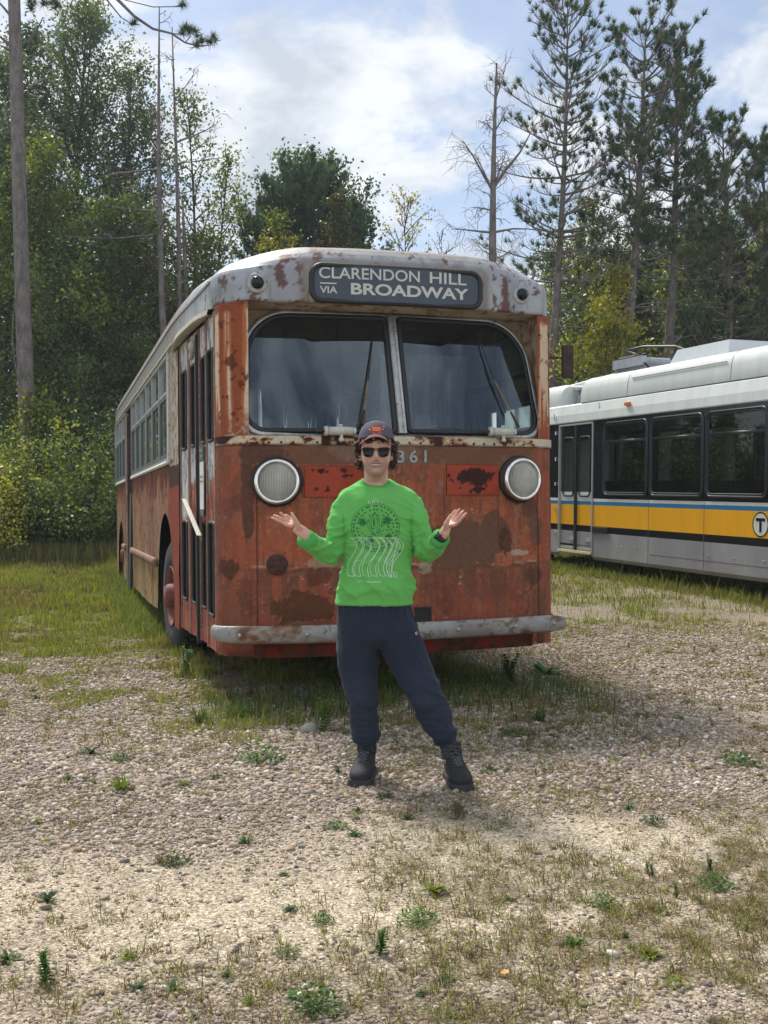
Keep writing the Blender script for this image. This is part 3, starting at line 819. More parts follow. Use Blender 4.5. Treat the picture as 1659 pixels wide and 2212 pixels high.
    patch(528, 556, 940, 1170, (0.036, 0.016, 0.013), seed=48, amt=0.22, sc=11)
    patch(525, 625, 950, 1000, (0.045, 0.020, 0.015), seed=49, amt=0.3, sc=8)
    patch(548, 660, 985, 1092, (0.040, 0.018, 0.014), seed=58, amt=0.16, sc=10)
    patch(1085, 1176, 985, 1092, (0.045, 0.020, 0.015), seed=59, amt=0.14, sc=10)
    patch(480, 522, 1068, 1110, (0.10, 0.04, 0.035), a=0.5, seed=60, amt=0.5, sc=12)
    patch(600, 730, 1278, 1345, (0.065, 0.024, 0.012), a=0.9, seed=50, amt=0.6, sc=8)
    patch(655, 715, 1225, 1262, C_RUST2, a=0.8, seed=51, amt=0.6, sc=12)
    patch(485, 520, 1205, 1250, C_RUST, a=0.8, seed=52, amt=0.6, sc=12)
    patch(505, 548, 1060, 1105, (0.12, 0.045, 0.035), a=0.6, seed=57, amt=0.6, sc=12)
    patch(520, 560, 1240, 1330, (0.09, 0.04, 0.03), a=0.55, seed=53, amt=0.7, sc=14)
    patch(1080, 1110, 1140, 1200, (0.06, 0.03, 0.02), a=0.85, seed=54, amt=0.5, sc=12)
    patch(905, 990, 1245, 1335, (0.14, 0.045, 0.03), a=0.5, seed=55, amt=0.8, sc=12)
    patch(1000, 1130, 1236, 1300, (0.16, 0.06, 0.045), a=0.5, seed=56, amt=0.8, sc=12)
    # pale peeled flake
    m = pblob(x, z, 1100, 1152, 1190, 1202, Q, seed=61, amt=0.4, sc=14); c = lerp(c, (0.45, 0.34, 0.25), m * 0.8)
    m = pblob(x, z, 905, 932, 1208, 1240, Q, seed=62, amt=0.9, sc=40); c = lerp(c, (0.42, 0.33, 0.25), m * 0.6)
    m = pblob(x, z, 665, 730, 1205, 1225, Q, seed=63, amt=0.9, sc=30); c = lerp(c, (0.42, 0.33, 0.22), m * 0.5)
    # seams
    for xs in (-1.02, 1.06):
        q = np.exp(-((x - xs) / 0.006) ** 2); c = lerp(c, C_RUST * 0.6, q * 0.8 * (z < 1.66))
    for xs in (-0.74, 0.30, -0.30, 0.73):
        q = np.exp(-((x - xs) / 0.005) ** 2) * (z > 1.1) * (z < 1.64); c = lerp(c, C_RUST, q * 0.5)
    # rust along the very bottom
    c = lerp(c, C_RUST2, sst(z, 0.43, 0.36) * sst(n2, 0.4, 0.55) * 0.8)
    return np.clip(c * (0.9 + 0.25 * (n3 - 0.5))[:, None], 0, 1)

def dist_s(path):
    s = [0]
    for i in range(1, len(path)): s.append(s[-1] + math.dist(path[i], path[i - 1]))
    s = np.array(s); return s - s[-1] / 2
def painted_sheet(name, path, zs, func, parent, mats=m_paint, dent=0.0, seed=0):
    V, F = sheet(path, zs)
    k = len(V) // len(path)
    s = np.repeat(dist_s(path), k)
    C = func(V, s)
    if dent:
        d = (fbm(np.stack([s, V[:, 2], 0 * s], 1), 3.0, seed + 5, 3) - 0.5) * dent
        pth = np.array(path); t = np.gradient(pth, axis=0); nrm = np.stack([t[:, 1], -t[:, 0]], 1); nrm /= np.linalg.norm(nrm, axis=1)[:, None] + 1e-9
        nrm = np.repeat(nrm, k, 0); V[:, 0] += nrm[:, 0] * d; V[:, 1] += nrm[:, 1] * d
    return mesh_obj(name, V, F, mats, parent, True, col=C)

SK = 0.355
fp = front_path(0.245, 0.21, 0.0075)
painted_sheet('front_panel', fp, list(np.arange(SK, 1.793, 0.0065)), paint_lower, bus, dent=0.022)
# hatches, slightly proud, and the lower valance
def plate(name, u0, u1, v0, v1, func, proud=0.012, step=0.0075, th=True):
    (xa, za), (xb, zb) = bpx(u0, v0), bpx(u1, v1)
    xs = np.arange(xa, xb + step, step); zs = np.arange(zb, za + step, step)
    V = np.array([(x, -proud, z) for x in xs for z in zs]); k = len(zs)
    F = [(i * k + j, (i + 1) * k + j, (i + 1) * k + j + 1, i * k + j + 1) for i in range(len(xs) - 1) for j in range(k - 1)]
    C = func(V, V[:, 0])
    ed = np.minimum(np.minimum(V[:, 0] - xs[0], xs[-1] - V[:, 0]), np.minimum(V[:, 2] - zs[0], zs[-1] - V[:, 2]))
    C = lerp(C, C_RUST2, sst(ed, 0.008, 0.0) * 0.7)
    n0 = len(V); V = V.tolist(); C = C.tolist()
    for (x, z) in ((xs[0], zs[0]), (xs[-1], zs[0]), (xs[-1], zs[-1]), (xs[0], zs[-1])):
        V.append((x, -proud, z)); C.append(C_RUST); V.append((x, 0.01, z)); C.append(C_RUST)
    for a in range(4):
        b = (a + 1) % 4; F.append((n0 + 2 * a, n0 + 2 * b, n0 + 2 * b + 1, n0 + 2 * a + 1))
    return mesh_obj(name, V, F, m_paint, bus, False, col=np.array(C))
def paint_hatchL(P, s):
    Q = np.stack([P[:, 0], P[:, 2], 0 * s], 1)
    c = np.tile(np.array([0.32, 0.060, 0.032]), (len(s), 1)); c = lerp(c, C_RED2, sst(fbm(Q, 3, 4, 4), 0.45, 0.7) * 0.5)
    c = lerp(c, C_RUST, sst(fbm(Q, 24, 5, 4), 0.70, 0.72)); 
    c = lerp(c, C_RUST, pblob(P[:, 0], P[:, 2], 686, 704, 1011, 1020, Q, seed=3, amt=.8, sc=40)); c = lerp(c, C_RUST, pblob(P[:, 0], P[:, 2], 735, 752, 1011, 1020, Q, seed=6, amt=.8, sc=40))
    return c
def paint_hatchR(P, s):
    c = paint_hatchL(P, s)
    Q = np.stack([P[:, 0], P[:, 2], 0 * s], 1)
    c = lerp(c, C_RUST * (0.8 + 0.5 * fbm(Q, 40, 7, 3))[:, None], pblob(P[:, 0], P[:, 2], 982, 1072, 1012, 1050, Q, seed=43, amt=.5, sc=11))
    c = lerp(c, C_RUST, pblob(P[:, 0], P[:, 2], 1018, 1045, 1052, 1068, Q, seed=9, amt=.7, sc=20))
    return c
plate('front_hatch', 660, 783, 1005, 1074, paint_hatchL)
plate('front_hatch', 963, 1079, 1006, 1071, paint_hatchR)
def paint_skirt(P, s):
    Q = np.stack([s, P[:, 2], 0 * s], 1)
    c = np.tile(C_RED2 * 0.62, (len(s), 1)); c = lerp(c, C_RUST2, sst(fbm(Q, 7, 5, 4), 0.40, 0.55)); c = lerp(c, C_RUST, sst(fbm(Q, 20, 8, 4), 0.55, 0.62) * 0.8); return c
vp = [(-1.05, -0.016), (1.0, -0.016)]
vp = [(-1.05 + 2.05 * i / 150, -0.014) for i in range(151)]
painted_sheet('valance', vp, list(np.arange(0.345, 0.47, 0.01)), paint_skirt, bus)

# belt rail: white paint eaten by rust
def paint_belt(P, s):
    Q = np.stack([s, P[:, 2], 0 * s], 1)
    n = fbm(Q * [1, 2.0, 1], 9, 81, 5, 0.65)
    c = np.tile(C_CREAM * 1.05, (len(s), 1))
    c = lerp(c, (0.40, 0.17, 0.06), sst(n, 0.47, 0.57) * 0.75)
    c = lerp(c, (0.075, 0.026, 0.016), sst(n, 0.56, 0.60))
    c = lerp(c, (0.055, 0.022, 0.018), sst(fbm(Q * [1, 0.5, 1], 4, 82, 3), 0.60, 0.63))
    c = lerp(c, C_RUST, sst(P[:, 2], 1.81, 1.795) * 0.8)
    return c
painted_sheet('belt_rail', front_path(0.245, 0.21, 0.008, -0.008), list(np.arange(1.793, 1.858, 0.008)), paint_belt, bus)
def scatter_copies(name, mb, mt, parent, locs):
    o = mb.build(name, mt, parent, True, loc=locs[0])
    for l in locs[1:]:
        c = o.copy(); COL.objects.link(c); c.parent = parent; c.location = l
    return o
mb = MB(); mb.ell((0, 0, 0), (0.009, 0.007, 0.009), n=8, k=4)
scatter_copies('rivet', mb, m_rust, bus, [(-1.02 + 2.04 * i / 25, -0.012, 1.812) for i in range(26)])

# corner pillars
def paint_pillar(P, s):
    left = P[:, 0] < 0
    z = P[:, 2]; Q = np.stack([s, z, 0 * s], 1)
    st = fbm(Q * [1, 0.03, 1], 26, 91, 3, 0.6)
    c = np.tile(np.array([0.36, 0.12, 0.05]), (len(s), 1))
    c = lerp(c, (0.24, 0.065, 0.03), sst(st, 0.52, 0.60) * 0.9)
    c = lerp(c, (0.58, 0.47, 0.34), sst(st, 0.45, 0.35) * 0.9)
    ctr = np.exp(-((np.abs(s) - 1.175) / 0.028) ** 2) * (0.75 + 0.25 * sst(fbm(Q * [1, .2, 1], 10, 95, 4), 0.35, 0.5)) * left
    c = lerp(c, (0.55, 0.46, 0.36), ctr * 0.85)
    n = fbm(Q, 16, 92, 5, 0.65)
    c = lerp(c, C_RUST2 * 1.1, sst(n, 0.62, 0.68) * 0.9)
    lo = sst(z + (n - 0.5) * 0.35, 2.05, 1.90)
    c = lerp(c, (0.26, 0.075, 0.038), lo * 0.9)
    c = lerp(c, (0.50, 0.38, 0.26), lo * sst(n, 0.60, 0.63) * 0.8)
    c = lerp(c, (0.23, 0.06, 0.03), sst(z + (n - .5) * .1, 2.68, 2.74) * 0.9)
    return c
for sgn in (-1, 1):
    p = [(x, y) for x, y in front_path(0.245 if sgn < 0 else 0.30, 0.21, 0.008) if x * sgn > 1.065]
    painted_sheet('corner_pillar', p, list(np.arange(1.845, 2.775, 0.009)), paint_pillar, bus)

# windscreen bay: raked glass plane set back under the brow
Z0, Z1 = 1.857, 2.762
def wy(z): return 0.018 + 0.275 * (z - Z0) / (Z1 - Z0)
def paint_bay(P, s):
    z = P[:, 2]; Q = np.stack([P[:, 0], P[:, 1], z], 1)
    n = fbm(Q, 9, 101, 5, 0.6)
    c = np.tile(np.array([0.42, 0.36, 0.27]), (len(z), 1))
    c = lerp(c, (0.30, 0.21, 0.13), sst(n, 0.42, 0.62) * 0.7)
    c = lerp(c, (0.23, 0.085, 0.035), sst(fbm(Q * [1, 1, 0.6], 18, 102, 5, 0.65) + 0.06 * sst(np.abs(P[:, 0]), 1.0, 1.1), 0.58, 0.62) * 0.85)
    c = lerp(c, (0.26, 0.09, 0.04), sst(z, 2.06, 1.88) * sst(fbm(Q, 14, 103, 4), 0.40, 0.52) * 0.8)
    return c
def rrect_pts(corners, radii, n=10):
    """rounded polygon through 2-D corners"""
    out = []
    k = len(corners)
    for i in range(k):
        p0 = Vector(corners[i - 1]); p = Vector(corners[i]); p1 = Vector(corners[(i + 1) % k]); r = radii[i]
        a = (p0 - p).normalized(); b = (p1 - p).normalized()
        ang = a.angle(b); t = r / math.tan(ang / 2)
        c = p + (a + b).normalized() * (r / math.sin(ang / 2))
        s = p + a * t; e = p + b * t
        a0 = math.atan2(s.y - c.y, s.x - c.x); a1 = math.atan2(e.y - c.y, e.x - c.x)
        d = a1 - a0
        while d > math.pi: d -= 2 * math.pi
        while d < -math.pi: d += 2 * math.pi
        for j in range(n + 1):
            q = a0 + d * j / n; out.append((c.x + r * math.cos(q), c.y + r * math.sin(q)))
    return out
outer = rrect_pts([(-1.110, 1.868), (1.110, 1.868), (1.048, 2.750), (-1.048, 2.750)], [0.14, 0.14, 0.33, 0.33], 14)
def bay_mesh():
    V = []; F = []
    inner = [(x, wy(z), z) for x, z in outer]
    cx, cz = 0, 2.31
    O = []
    for x, z in outer:
        dx, dz = x - cx, z - cz
        t = min((1.13) / max(1e-6, abs(dx)), ((Z1 - cz) if dz > 0 else (cz - Z0)) / max(1e-6, abs(dz)))
        t = max(t, 1.0)
        O.append((cx + dx * t, cz + dz * t))
    n = len(outer); lv = 6
    for j in range(lv + 1):
        f = j / lv
        for (a, b) in zip(outer, O):
            x = a[0] * (1 - f) + b[0] * f; z = a[1] * (1 - f) + b[1] * f
            V.append((x, wy(z) + 0.004, z))
    for j in range(lv):
        for i in range(n):
            i2 = (i + 1) % n; F.append((j * n + i, j * n + i2, (j + 1) * n + i2, (j + 1) * n + i))
    b = len(V)
    # cheeks: from the raked plane out to the pillar edge
    for sgn in (-1, 1):
        rows = 60
        for i in range(rows + 1):
            z = Z0 + (Z1 - Z0) * i / rows
            for q in range(7):
                f = q / 6
                xa, ya = sgn * 1.128, wy(z) + 0.004
                xb, yb = sgn * 1.070, 0.001
                V.append((xa + (xb - xa) * f, ya + (yb - ya) * f, z))
        for i in range(rows):
            for q in range(6):
                k = b + i * 7 + q; F.append((k, k + 1, k + 8, k + 7))
        b = len(V)
    # soffit
    for i in range(81):
        x = -1.13 + 2.26 * i / 80
        for q in range(7): V.append((x, 0.30 * q / 6, Z1 + 0.003))
    for i in range(80):
        for q in range(6):
            k = b + i * 7 + q; F.append((k, k + 7, k + 8, k + 1))
    V = np.array(V)
    return mesh_obj('windscreen_surround', V, F, m_paint, bus, True, col=paint_bay(V, V[:, 0]))
bay_mesh()
# a finer version of the surround's paint comes from the material noise; frame, rubber and mullion:
def slab(pn, n=36):
    """fill a convex rounded outline with upright strips, so it can follow a bowed front"""
    xs = [p[0] for p in pn]; x0, x1 = min(xs) + 1e-4, max(xs) - 1e-4; V = []; F = []
    for i in range(n + 1):
        x = x0 + (x1 - x0) * i / n; zs = []
        for a, b in zip(pn, pn[1:] + pn[:1]):
            if (a[0] - x) * (b[0] - x) <= 0 and abs(a[0] - b[0]) > 1e-9: zs.append(a[1] + (b[1] - a[1]) * (x - a[0]) / (b[0] - a[0]))
        V += [(x, min(zs)), (x, max(zs))]
    F = [(2 * i, 2 * i + 2, 2 * i + 3, 2 * i + 1) for i in range(n)]
    return V, F
def tube2d(pts, rad, mt, name, parent, off=0.0, n=8, closed=True, flat=1.0):
    mb = MB(); mb.tube([(x, wy(z) + off, z) for x, z in pts], rad, n, closed=closed, flat=flat)
    return mb.build(name, mt, parent, True)
m_frame = mat('dull_aluminium', (0.36, 0.365, 0.36), 0.42, 0.6, var=0.3, vscale=12, bump=0.15, var2=(0.13, 0.11, 0.09))
ws = tube2d(outer, 0.020, m_frame, 'windscreen_frame', bus, -0.004)
paneL = rrect_pts([(-1.083, 1.894), (-0.050, 1.894), (-0.050, 2.724), (-1.026, 2.724)], [0.125, 0.03, 0.03, 0.305], 12)
paneR = rrect_pts([(0.050, 1.894), (1.083, 1.894), (1.026, 2.724), (0.050, 2.724)], [0.03, 0.125, 0.305, 0.03], 12)
g_wind = glass('windscreen_glass', (0.72, 0.77, 0.78), (0.62, 0.72, 0.84), 0.025, (0.30, 0.34, 0.38), 0.02, 1.5, 2.5)
for pn in (paneL, paneR):
    tube2d(pn, 0.019, m_black, 'window_rubber', ws, -0.006)
    V, F = slab(pn, 36); V = [(x, wy(z) + 0.002, z) for x, z in V]
    mesh_obj('windscreen_glass', V, F, g_wind, ws, True)
mb = MB()
for dx, w in ((-0.017, 0.008), (0.017, 0.008)):
    mb.obox((dx, (wy(1.885) + wy(2.735)) / 2 - 0.016, 2.31), (w, 0, 0), (0, 0.010, -0.003), (0, (wy(2.735) - wy(1.885)) / 2, 0.43))
mb.obox((0, (wy(1.885) + wy(2.735)) / 2 - 0.006, 2.31), (0.030, 0, 0), (0, 0.012, -0.004), (0, (wy(2.735) - wy(1.885)) / 2, 0.432))
mb.build('mullion', m_frame, ws)

# headlights
m_lens = glass('headlight_glass', (0.92, 0.92, 0.86), 1, 0.26, (0.80, 0.80, 0.70), 0.05)
m_refl = mat('headlight_reflector', (0.80, 0.80, 0.70), 0.4, 0.6, var=0.25, vscale=20, var2=(0.35, 0.35, 0.30))
for (u, v) in ((605, 1038), (1131, 1037)):
    x, z = bpx(u, v, -0.03)
    e = empty('headlight', (x, 0, z), parent=bus); e.scale = (0.93, 1, 0.93)
    M = Matrix.Rotation(R(90), 4, 'X')          # local +z -> -y (towards the camera)
    a = MB(); a.lathe([(0.182, -0.01), (0.184, 0.012), (0.172, 0.028), (0.150, 0.03)], M, 48)
    a.build('gasket', m_black, e, True)
    a = MB(); a.lathe([(0.160, 0.02), (0.168, 0.04), (0.165, 0.060), (0.152, 0.072), (0.138, 0.066), (0.134, 0.05)], M, 56)
    a.build('bezel', m_chrome, e, True)
    a = MB(); a.lathe([(0.136, 0.052), (0.12, 0.018), (0.09, -0.02), (0.05, -0.045), (0.0, -0.055)], M, 40)
    a.build('reflector', m_refl, e, True)
    a = MB(); a.lathe([(0.137, 0.052), (0.12, 0.064), (0.08, 0.075), (0.04, 0.080), (0.0, 0.081)], M, 40)
    nfl = 16
    lens = a.build('lens', m_lens, e, True)
    a = MB()
    for k in range(-8, 9):
        xx = k * 0.0115
        h = math.sqrt(max(0, 0.118 ** 2 - xx * xx)) * 0.8
        a.tube([(xx, -0.078 + 0.25 * (xx * xx + h * h), -h), (xx, -0.0825 + 0.25 * xx * xx, 0), (xx, -0.078 + 0.25 * (xx * xx + h * h), h)], 0.0013, 4)
    a.build('lens_fluting', mat('flute_glass', (0.62, 0.62, 0.56), 0.2, spec=0.8) if 'flute_glass' not in MATS else MATS['flute_glass'], lens)

# round blanking plate with bolts, tow slot, fleet number
x, z = bpx(603, 1218, -0.01)
e = MB(); M = Matrix.Translation((x, 0, z)) @ Matrix.Rotation(R(90), 4, 'X')
e.lathe([(0.072, -0.01), (0.072, 0.012), (0.064, 0.018), (0.0, 0.018)], M, 28)
for k in range(7):
    q = k * 1.047; rr = 0.042 if k < 6 else 0
    e.ell((x + rr * math.cos(q), -0.022, z + rr * math.sin(q)), (0.012, 0.012, 0.012), n=8, k=5)
e.build('blanking_plate', m_rust, bus, True)
xa, za = bpx(893, 1313); xb, zb = bpx(926, 1338)
mb = MB(); mb.box((xa, -0.004, zb), (xb, 0.05, za))
o = mb.build('tow_slot', m_dark, bus)
mb = MB(); t = 0.010
mb.box((xa - t, -0.012, zb - t), (xb + t, -0.002, zb)); mb.box((xa - t, -0.012, za), (xb + t, -0.002, za + t)); mb.box((xb, -0.012, zb), (xb + t, -0.002, za))
mb.build('slot_rim', m_rust, o)
m_num = mat('flaking_silver_digits', (0.30, 0.31, 0.30), 0.6, 0.1, var=0.35, vscale=60, var2=(0.10, 0.05, 0.035))
V, F = text_mesh('8361', 0.118, 0.001, 'LEFT', 1.12, 0.0022)
x0, z0 = bpx(827, 988)
xs = [v.x for v in V]; 
# spread the digits out
V2, F2 = [], []
for ch, uu in zip('8361', (839, 866, 893, 919)):
    v, f = text_mesh(ch, 0.118, 0.001, 'CENTER', 1.12, 0.0022); cx, cz = bpx(uu, 988.5, -0.012)
    mesh_obj('number_digit', [(p.x, -p.z, p.y) for p in v], f, m_num, bus, loc=(cx, -0.010, cz))

# bumper
def paint_bump(P, s):
    Q = P
    n = fbm(Q * [1, 1, 1.6], 7, 111, 5, 0.65)
    c = np.tile(np.array([0.27, 0.27, 0.255]), (len(P), 1))
    c = lerp(c, (0.14, 0.13, 0.12), sst(fbm(Q, 4, 112, 4), 0.5, 0.65) * 0.6)
    lft = sst(P[:, 0], -0.3, -1.0)
    c = lerp(c, (0.22, 0.10, 0.04), sst(n, 0.60 - 0.13 * 1, 0.66) * (0.35 + 0.65 * lft))
    c = lerp(c, (0.10, 0.045, 0.025), sst(n, 0.62, 0.68) * 0.8)
    c = lerp(c, (0.06, 0.055, 0.05), sst(fbm(Q * [1, 1, .6], 34, 114, 4, .7), 0.62, 0.66) * 0.7)
    c = lerp(c, (0.20, 0.08, 0.035), sst(P[:, 2], 0.475, 0.455) * 0.6)
    return c
def bumper():
    bp = [(-1.275, 0.16), (-1.28, 0.06), (-1.25, -0.03), (-1.19, -0.085), (-1.10, -0.115)]
    for i in range(1, 60): 
        x = -1.10 + 2.31 * i / 60; bp.append((x, -0.115 - 0.05 * (1 - (x / 1.2) ** 2)))
    bp += [(1.222, -0.107)]
    # refine
    P = []
    for a, b in zip(bp[:-1], bp[1:]):
        n = max(1, int(math.dist(a, b) / 0.012))
        for k in range(n): P.append((a[0] + (b[0] - a[0]) * k / n, a[1] + (b[1] - a[1]) * k / n))
    P.append(bp[-1])
    pth = np.array(P); t = np.gradient(pth, axis=0); t /= np.linalg.norm(t, axis=1)[:, None]; nr = np.stack([t[:, 1], -t[:, 0]], 1)
    prof = []                                   # (outward, height) closed
    for k in range(25):
        a = math.pi * k / 24 - math.pi / 2
        prof.append((0.006 + 0.030 * math.cos(a) ** 0.8 if abs(math.cos(a)) > 1e-6 else 0.006, 0.062 * math.sin(a)))
    prof += [(0.0, 0.058), (0.0, 0.0), (0.0, -0.058)]
    V = []; m = len(prof)
    for i in range(len(P)):
        tap = min(1.0, 0.75 + i * 0.01, 0.70 + (len(P) - 1 - i) * 0.03)
        for (o, h) in prof: V.append((pth[i, 0] + nr[i, 0] * o, pth[i, 1] + nr[i, 1] * o, 0.515 + h * tap))
    F = [(i * m + j, (i + 1) * m + j, (i + 1) * m + (j + 1) % m, i * m + (j + 1) % m) for i in range(len(P) - 1) for j in range(m)]
    F += [tuple(range(m)), tuple((len(P) - 1) * m + j for j in range(m))]
    V = np.array(V)
    o = mesh_obj('bumper', V, F, mat('worn_bumper', attr=True, rough=0.5, metal=0.15, var=0.12, vscale=40, bump=0.15), bus, True, col=paint_bump(V, V[:, 0]))
    mb = MB(); mb.ell((0, 0, 0), (0.015, 0.012, 0.015), n=12, k=6)
    xs_ = [bpx(u, v, -0.17)[0] for (u, v) in ((524, 1372), (664, 1377), (985, 1352), (1115, 1347), (1208, 1341))]
    scatter_copies('bumper_bolt', mb, m_alu, o, [(x, -0.153 - 0.047 * (1 - (x / 1.2) ** 2), 0.515) for x in xs_])
bumper()

# ---- roof shell with the brow
def paint_roof(P, s):
    x, y, z = P[:, 0], P[:, 1], P[:, 2]
    n = fbm(P, 3.0, 121, 5)
    c = np.tile(np.array([0.33, 0.35, 0.375]), (len(x), 1))
    c = lerp(c, (0.20, 0.205, 0.21), sst(fbm(P * [1, 1, 0.35], 7, 122, 4), 0.48, 0.68) * 0.55)
    side = sst(y, 1.2, 2.6)
    c = lerp(c, (0.175, 0.150, 0.122), side * 0.92)
    c = lerp(c, (0.20, 0.17, 0.14), sst(z, 3.09, 3.17) * 0.85)
    # vertical dirt streaks on the brow
    q = np.stack([x * 26, y * 26, z * 1.6], 1)
    c = lerp(c, (0.15, 0.135, 0.12), sst(fbm(q, 1, 123, 4), 0.52, 0.68) * 0.5)
    # rust: along the lower edge, columns beside the sign, the seams
    rn = fbm(P * [1, 1, 1], 12, 124, 5, 0.65)
    edge = np.exp(-((z - 2.775) / 0.028) ** 2) * (y < 0.4) * (0.35 + 0.65 * sst(np.abs(x + 0.85), 0.55, 0.25) + 0.25 * (x > 0))
    rust = sst(rn + edge * 0.25, 0.70, 0.72)
    f17 = fbm(P * [1.0, 1, 0.5], 15, 125, 5, 0.65); up_ = 0.5 + 0.5 * sst(z, 2.76, 2.80)
    for (cx, w, a) in ((-0.815, 0.050, 0.20), (-0.715, 0.030, 0.15), (-0.62, 0.2, 0.12), (0.70, 0.035, 0.16), (0.78, 0.045, 0.16), (0.86, 0.02, 0.10)):
        aa = a * np.exp(-((x - cx) / w) ** 2) * (y < 0.75)
        if w == 0.2: aa = aa * sst(z, 3.05, 3.12) * 1.4
        rust = np.maximum(rust, sst(f17 + aa, 0.645, 0.665) * (y < 0.8))
    rust = np.maximum(rust, sst(fbm(P, 9, 126, 5, 0.65) + 0.12 * np.exp(-((y - 0.62) / 0.06) ** 2), 0.70, 0.73))
    c = lerp(c, (0.095, 0.032, 0.022), rust * 0.95)
    seam = np.exp(-((y - 0.80) / 0.02) ** 2) * (z > 2.9)
    c = lerp(c, (0.16, 0.08, 0.05), seam * 0.7 * sst(rn, 0.3, 0.5))
    # dark grime below the side seam
    c = lerp(c, (0.12, 0.12, 0.125), np.exp(-((z - 2.86) / 0.06) ** 2) * np.exp(-((y - 0.25) / 0.2) ** 2) * sst(-x, 0.9, 1.2) * 0.7)
    # brown wash round the sign
    dsx = np.maximum(np.abs(x + 0.03) - 0.64, 0); dsz = np.maximum(np.abs(z - 2.905) - 0.125, 0)
    ring = np.exp(-((np.sqrt(dsx ** 2 + dsz ** 2) - 0.02) / 0.035) ** 2) * (y < 0.2)
    c = lerp(c, (0.17, 0.125, 0.09), ring * 0.75)
    return c
def roof():
    prof = []
    def seg(p, q, n):
        for i in range(n): prof.append((p[0] + (q[0] - p[0]) * i / n, p[1] + (q[1] - p[1]) * i / n))
    zlow = 2.765
    key = [(0.006, zlow), (-0.010, zlow + 0.01), (-0.014, 2.82), (-0.012, 2.98), (0.0, 3.035), (0.022, 3.085), (0.055, 3.128), (0.105, 3.166), (0.175, 3.194), (0.30, 3.216), (0.50, 3.234), (0.80, 3.250), (1.05, 3.258), (1.20, 3.260)]
    for a, b in zip(key[:-1], key[1:]):
        n = max(1, int(math.dist(a, b) / 0.013)) if a[0] < 0.5 else 5
        seg(a, b, n)
    prof.append(key[-1])
    V = []; rings = []
    base_h, base_l = path_outline(0.0, 0.30, 0.014, 0.07)
    base = base_h + base_l
    # parametric inset: move every base point along its own inward normal, clamped to the spine
    b = np.array(base); t = np.roll(b, -1, 0) - np.roll(b, 1, 0); t /= np.linalg.norm(t, axis=1)[:, None]
    nin = np.stack([-t[:, 1], t[:, 0]], 1)
    r0 = 0.30
    n = len(b)
    for (e, z) in prof:
        # rounded-rectangle style inset: scale x about 0, y about the ends
        fx = (1.253 - e) / 1.253
        X = b[:, 0] * fx
        yy = b[:, 1]
        ef = e * 1.0
        Y = np.where(yy < 3.0, ef + yy * (3.0 - ef) / 3.0, yy)
        Y = np.where(yy > BL - 3.0, BL - ef - (BL - yy) * (3.0 - ef) / 3.0, Y)
        # soften the front plan as it goes up
        cr = np.clip(np.abs(X) / 1.253, 0, 1) ** 3 * np.clip(e * 1.1, 0, 0.45) * (yy < 1.2) * np.clip(1 - yy / 1.2, 0, 1)
        Y = Y + cr
        for i in range(n): V.append((X[i], Y[i], z))
    V = np.array(V); k = len(prof)
    # below the side gutter line the roof sheet starts lower at the brow only
    F = [(j * n + i, j * n + (i + 1) % n, (j + 1) * n + (i + 1) % n, (j + 1) * n + i) for j in range(k - 1) for i in range(n)]
    F.append(tuple((k - 1) * n + i for i in range(n)))
    cn = sst(np.abs(V[:, 0]), 0.62, 1.22) * (1 - sst(V[:, 1], 0.15, 1.7)); V[:, 2] -= 0.075 * cn * sst(V[:, 2], 2.93, 3.15)
    d = (fbm(V, 2.0, 131, 3) - 0.5) * 0.012; V[:, 2] += d * (V[:, 2] > 3.0)
    o = mesh_obj('roof', V, F, mat('faded_roof_paint', attr=True, rough=0.5, var=0.10, vscale=30, bump=0.15, bscale=50, spec=0.45), bus, True, col=paint_roof(V, V[:, 0]))
    mb = MB(); mb.ell((0, 0, 0), (0.008, 0.010, 0.010), n=6, k=4)
    locs = []; y = 0.45
    while len(locs) < 96: locs.append((-(hw(y) + 0.013), y, 2.985)); y += 0.085 if y < 3 else 0.14
    scatter_copies('roof_rivet', mb, m_alu, o, locs)
    mb = MB()
    for sgn in (-1, 1):
        pts = [(sgn * (hw(y) + 0.012), y, 2.965) for y in np.linspace(0.35, 12.0, 60)]
        mb.tube(pts, 0.010, 5)
    mb.build('roof_seam', mat('seam_brown', (0.12, 0.09, 0.07), 0.8, var=0.3), o)
    # drip rail over the doors and windows
    mb = MB()
    pts = [(-(hw(y) + 0.012 + 0.062 * math.exp(-((y - 1.2) / 0.95) ** 4)), y, 2.72 + 0.03 * math.exp(-((y - 1.2) / 0.9) ** 4)) for y in np.linspace(0.30, 2.3, 40)]
    V = []; F = []
    for (x, y, z) in pts: V += [(-(hw(y) - 0.02), y, z + 0.045), (x, y, z + 0.032), (x - 0.006, y, z - 0.004), (x + 0.008, y, z - 0.008), (-(hw(y) - 0.02), y, z + 0.02)]
    for i in range(39):
        for j in range(4): F.append((5 * i + j, 5 * i + j + 1, 5 * i + j + 6, 5 * i + j + 5))
    mb.add(V, F); mb.build('door_canopy', m_cream, o, False)
    mb = MB()
    for sgn in (-1, 1):
        mb.tube([(sgn * (hw(y) + 0.015), y, 2.80) for y in np.linspace(2.3, 12.0, 50)], 0.014, 5)
    mb.build('gutter', mat('gutter_paint', (0.40, 0.37, 0.32), 0.7, var=0.25, var2=(0.13, 0.07, 0.04)), o)
    return o
roof_o = roof()

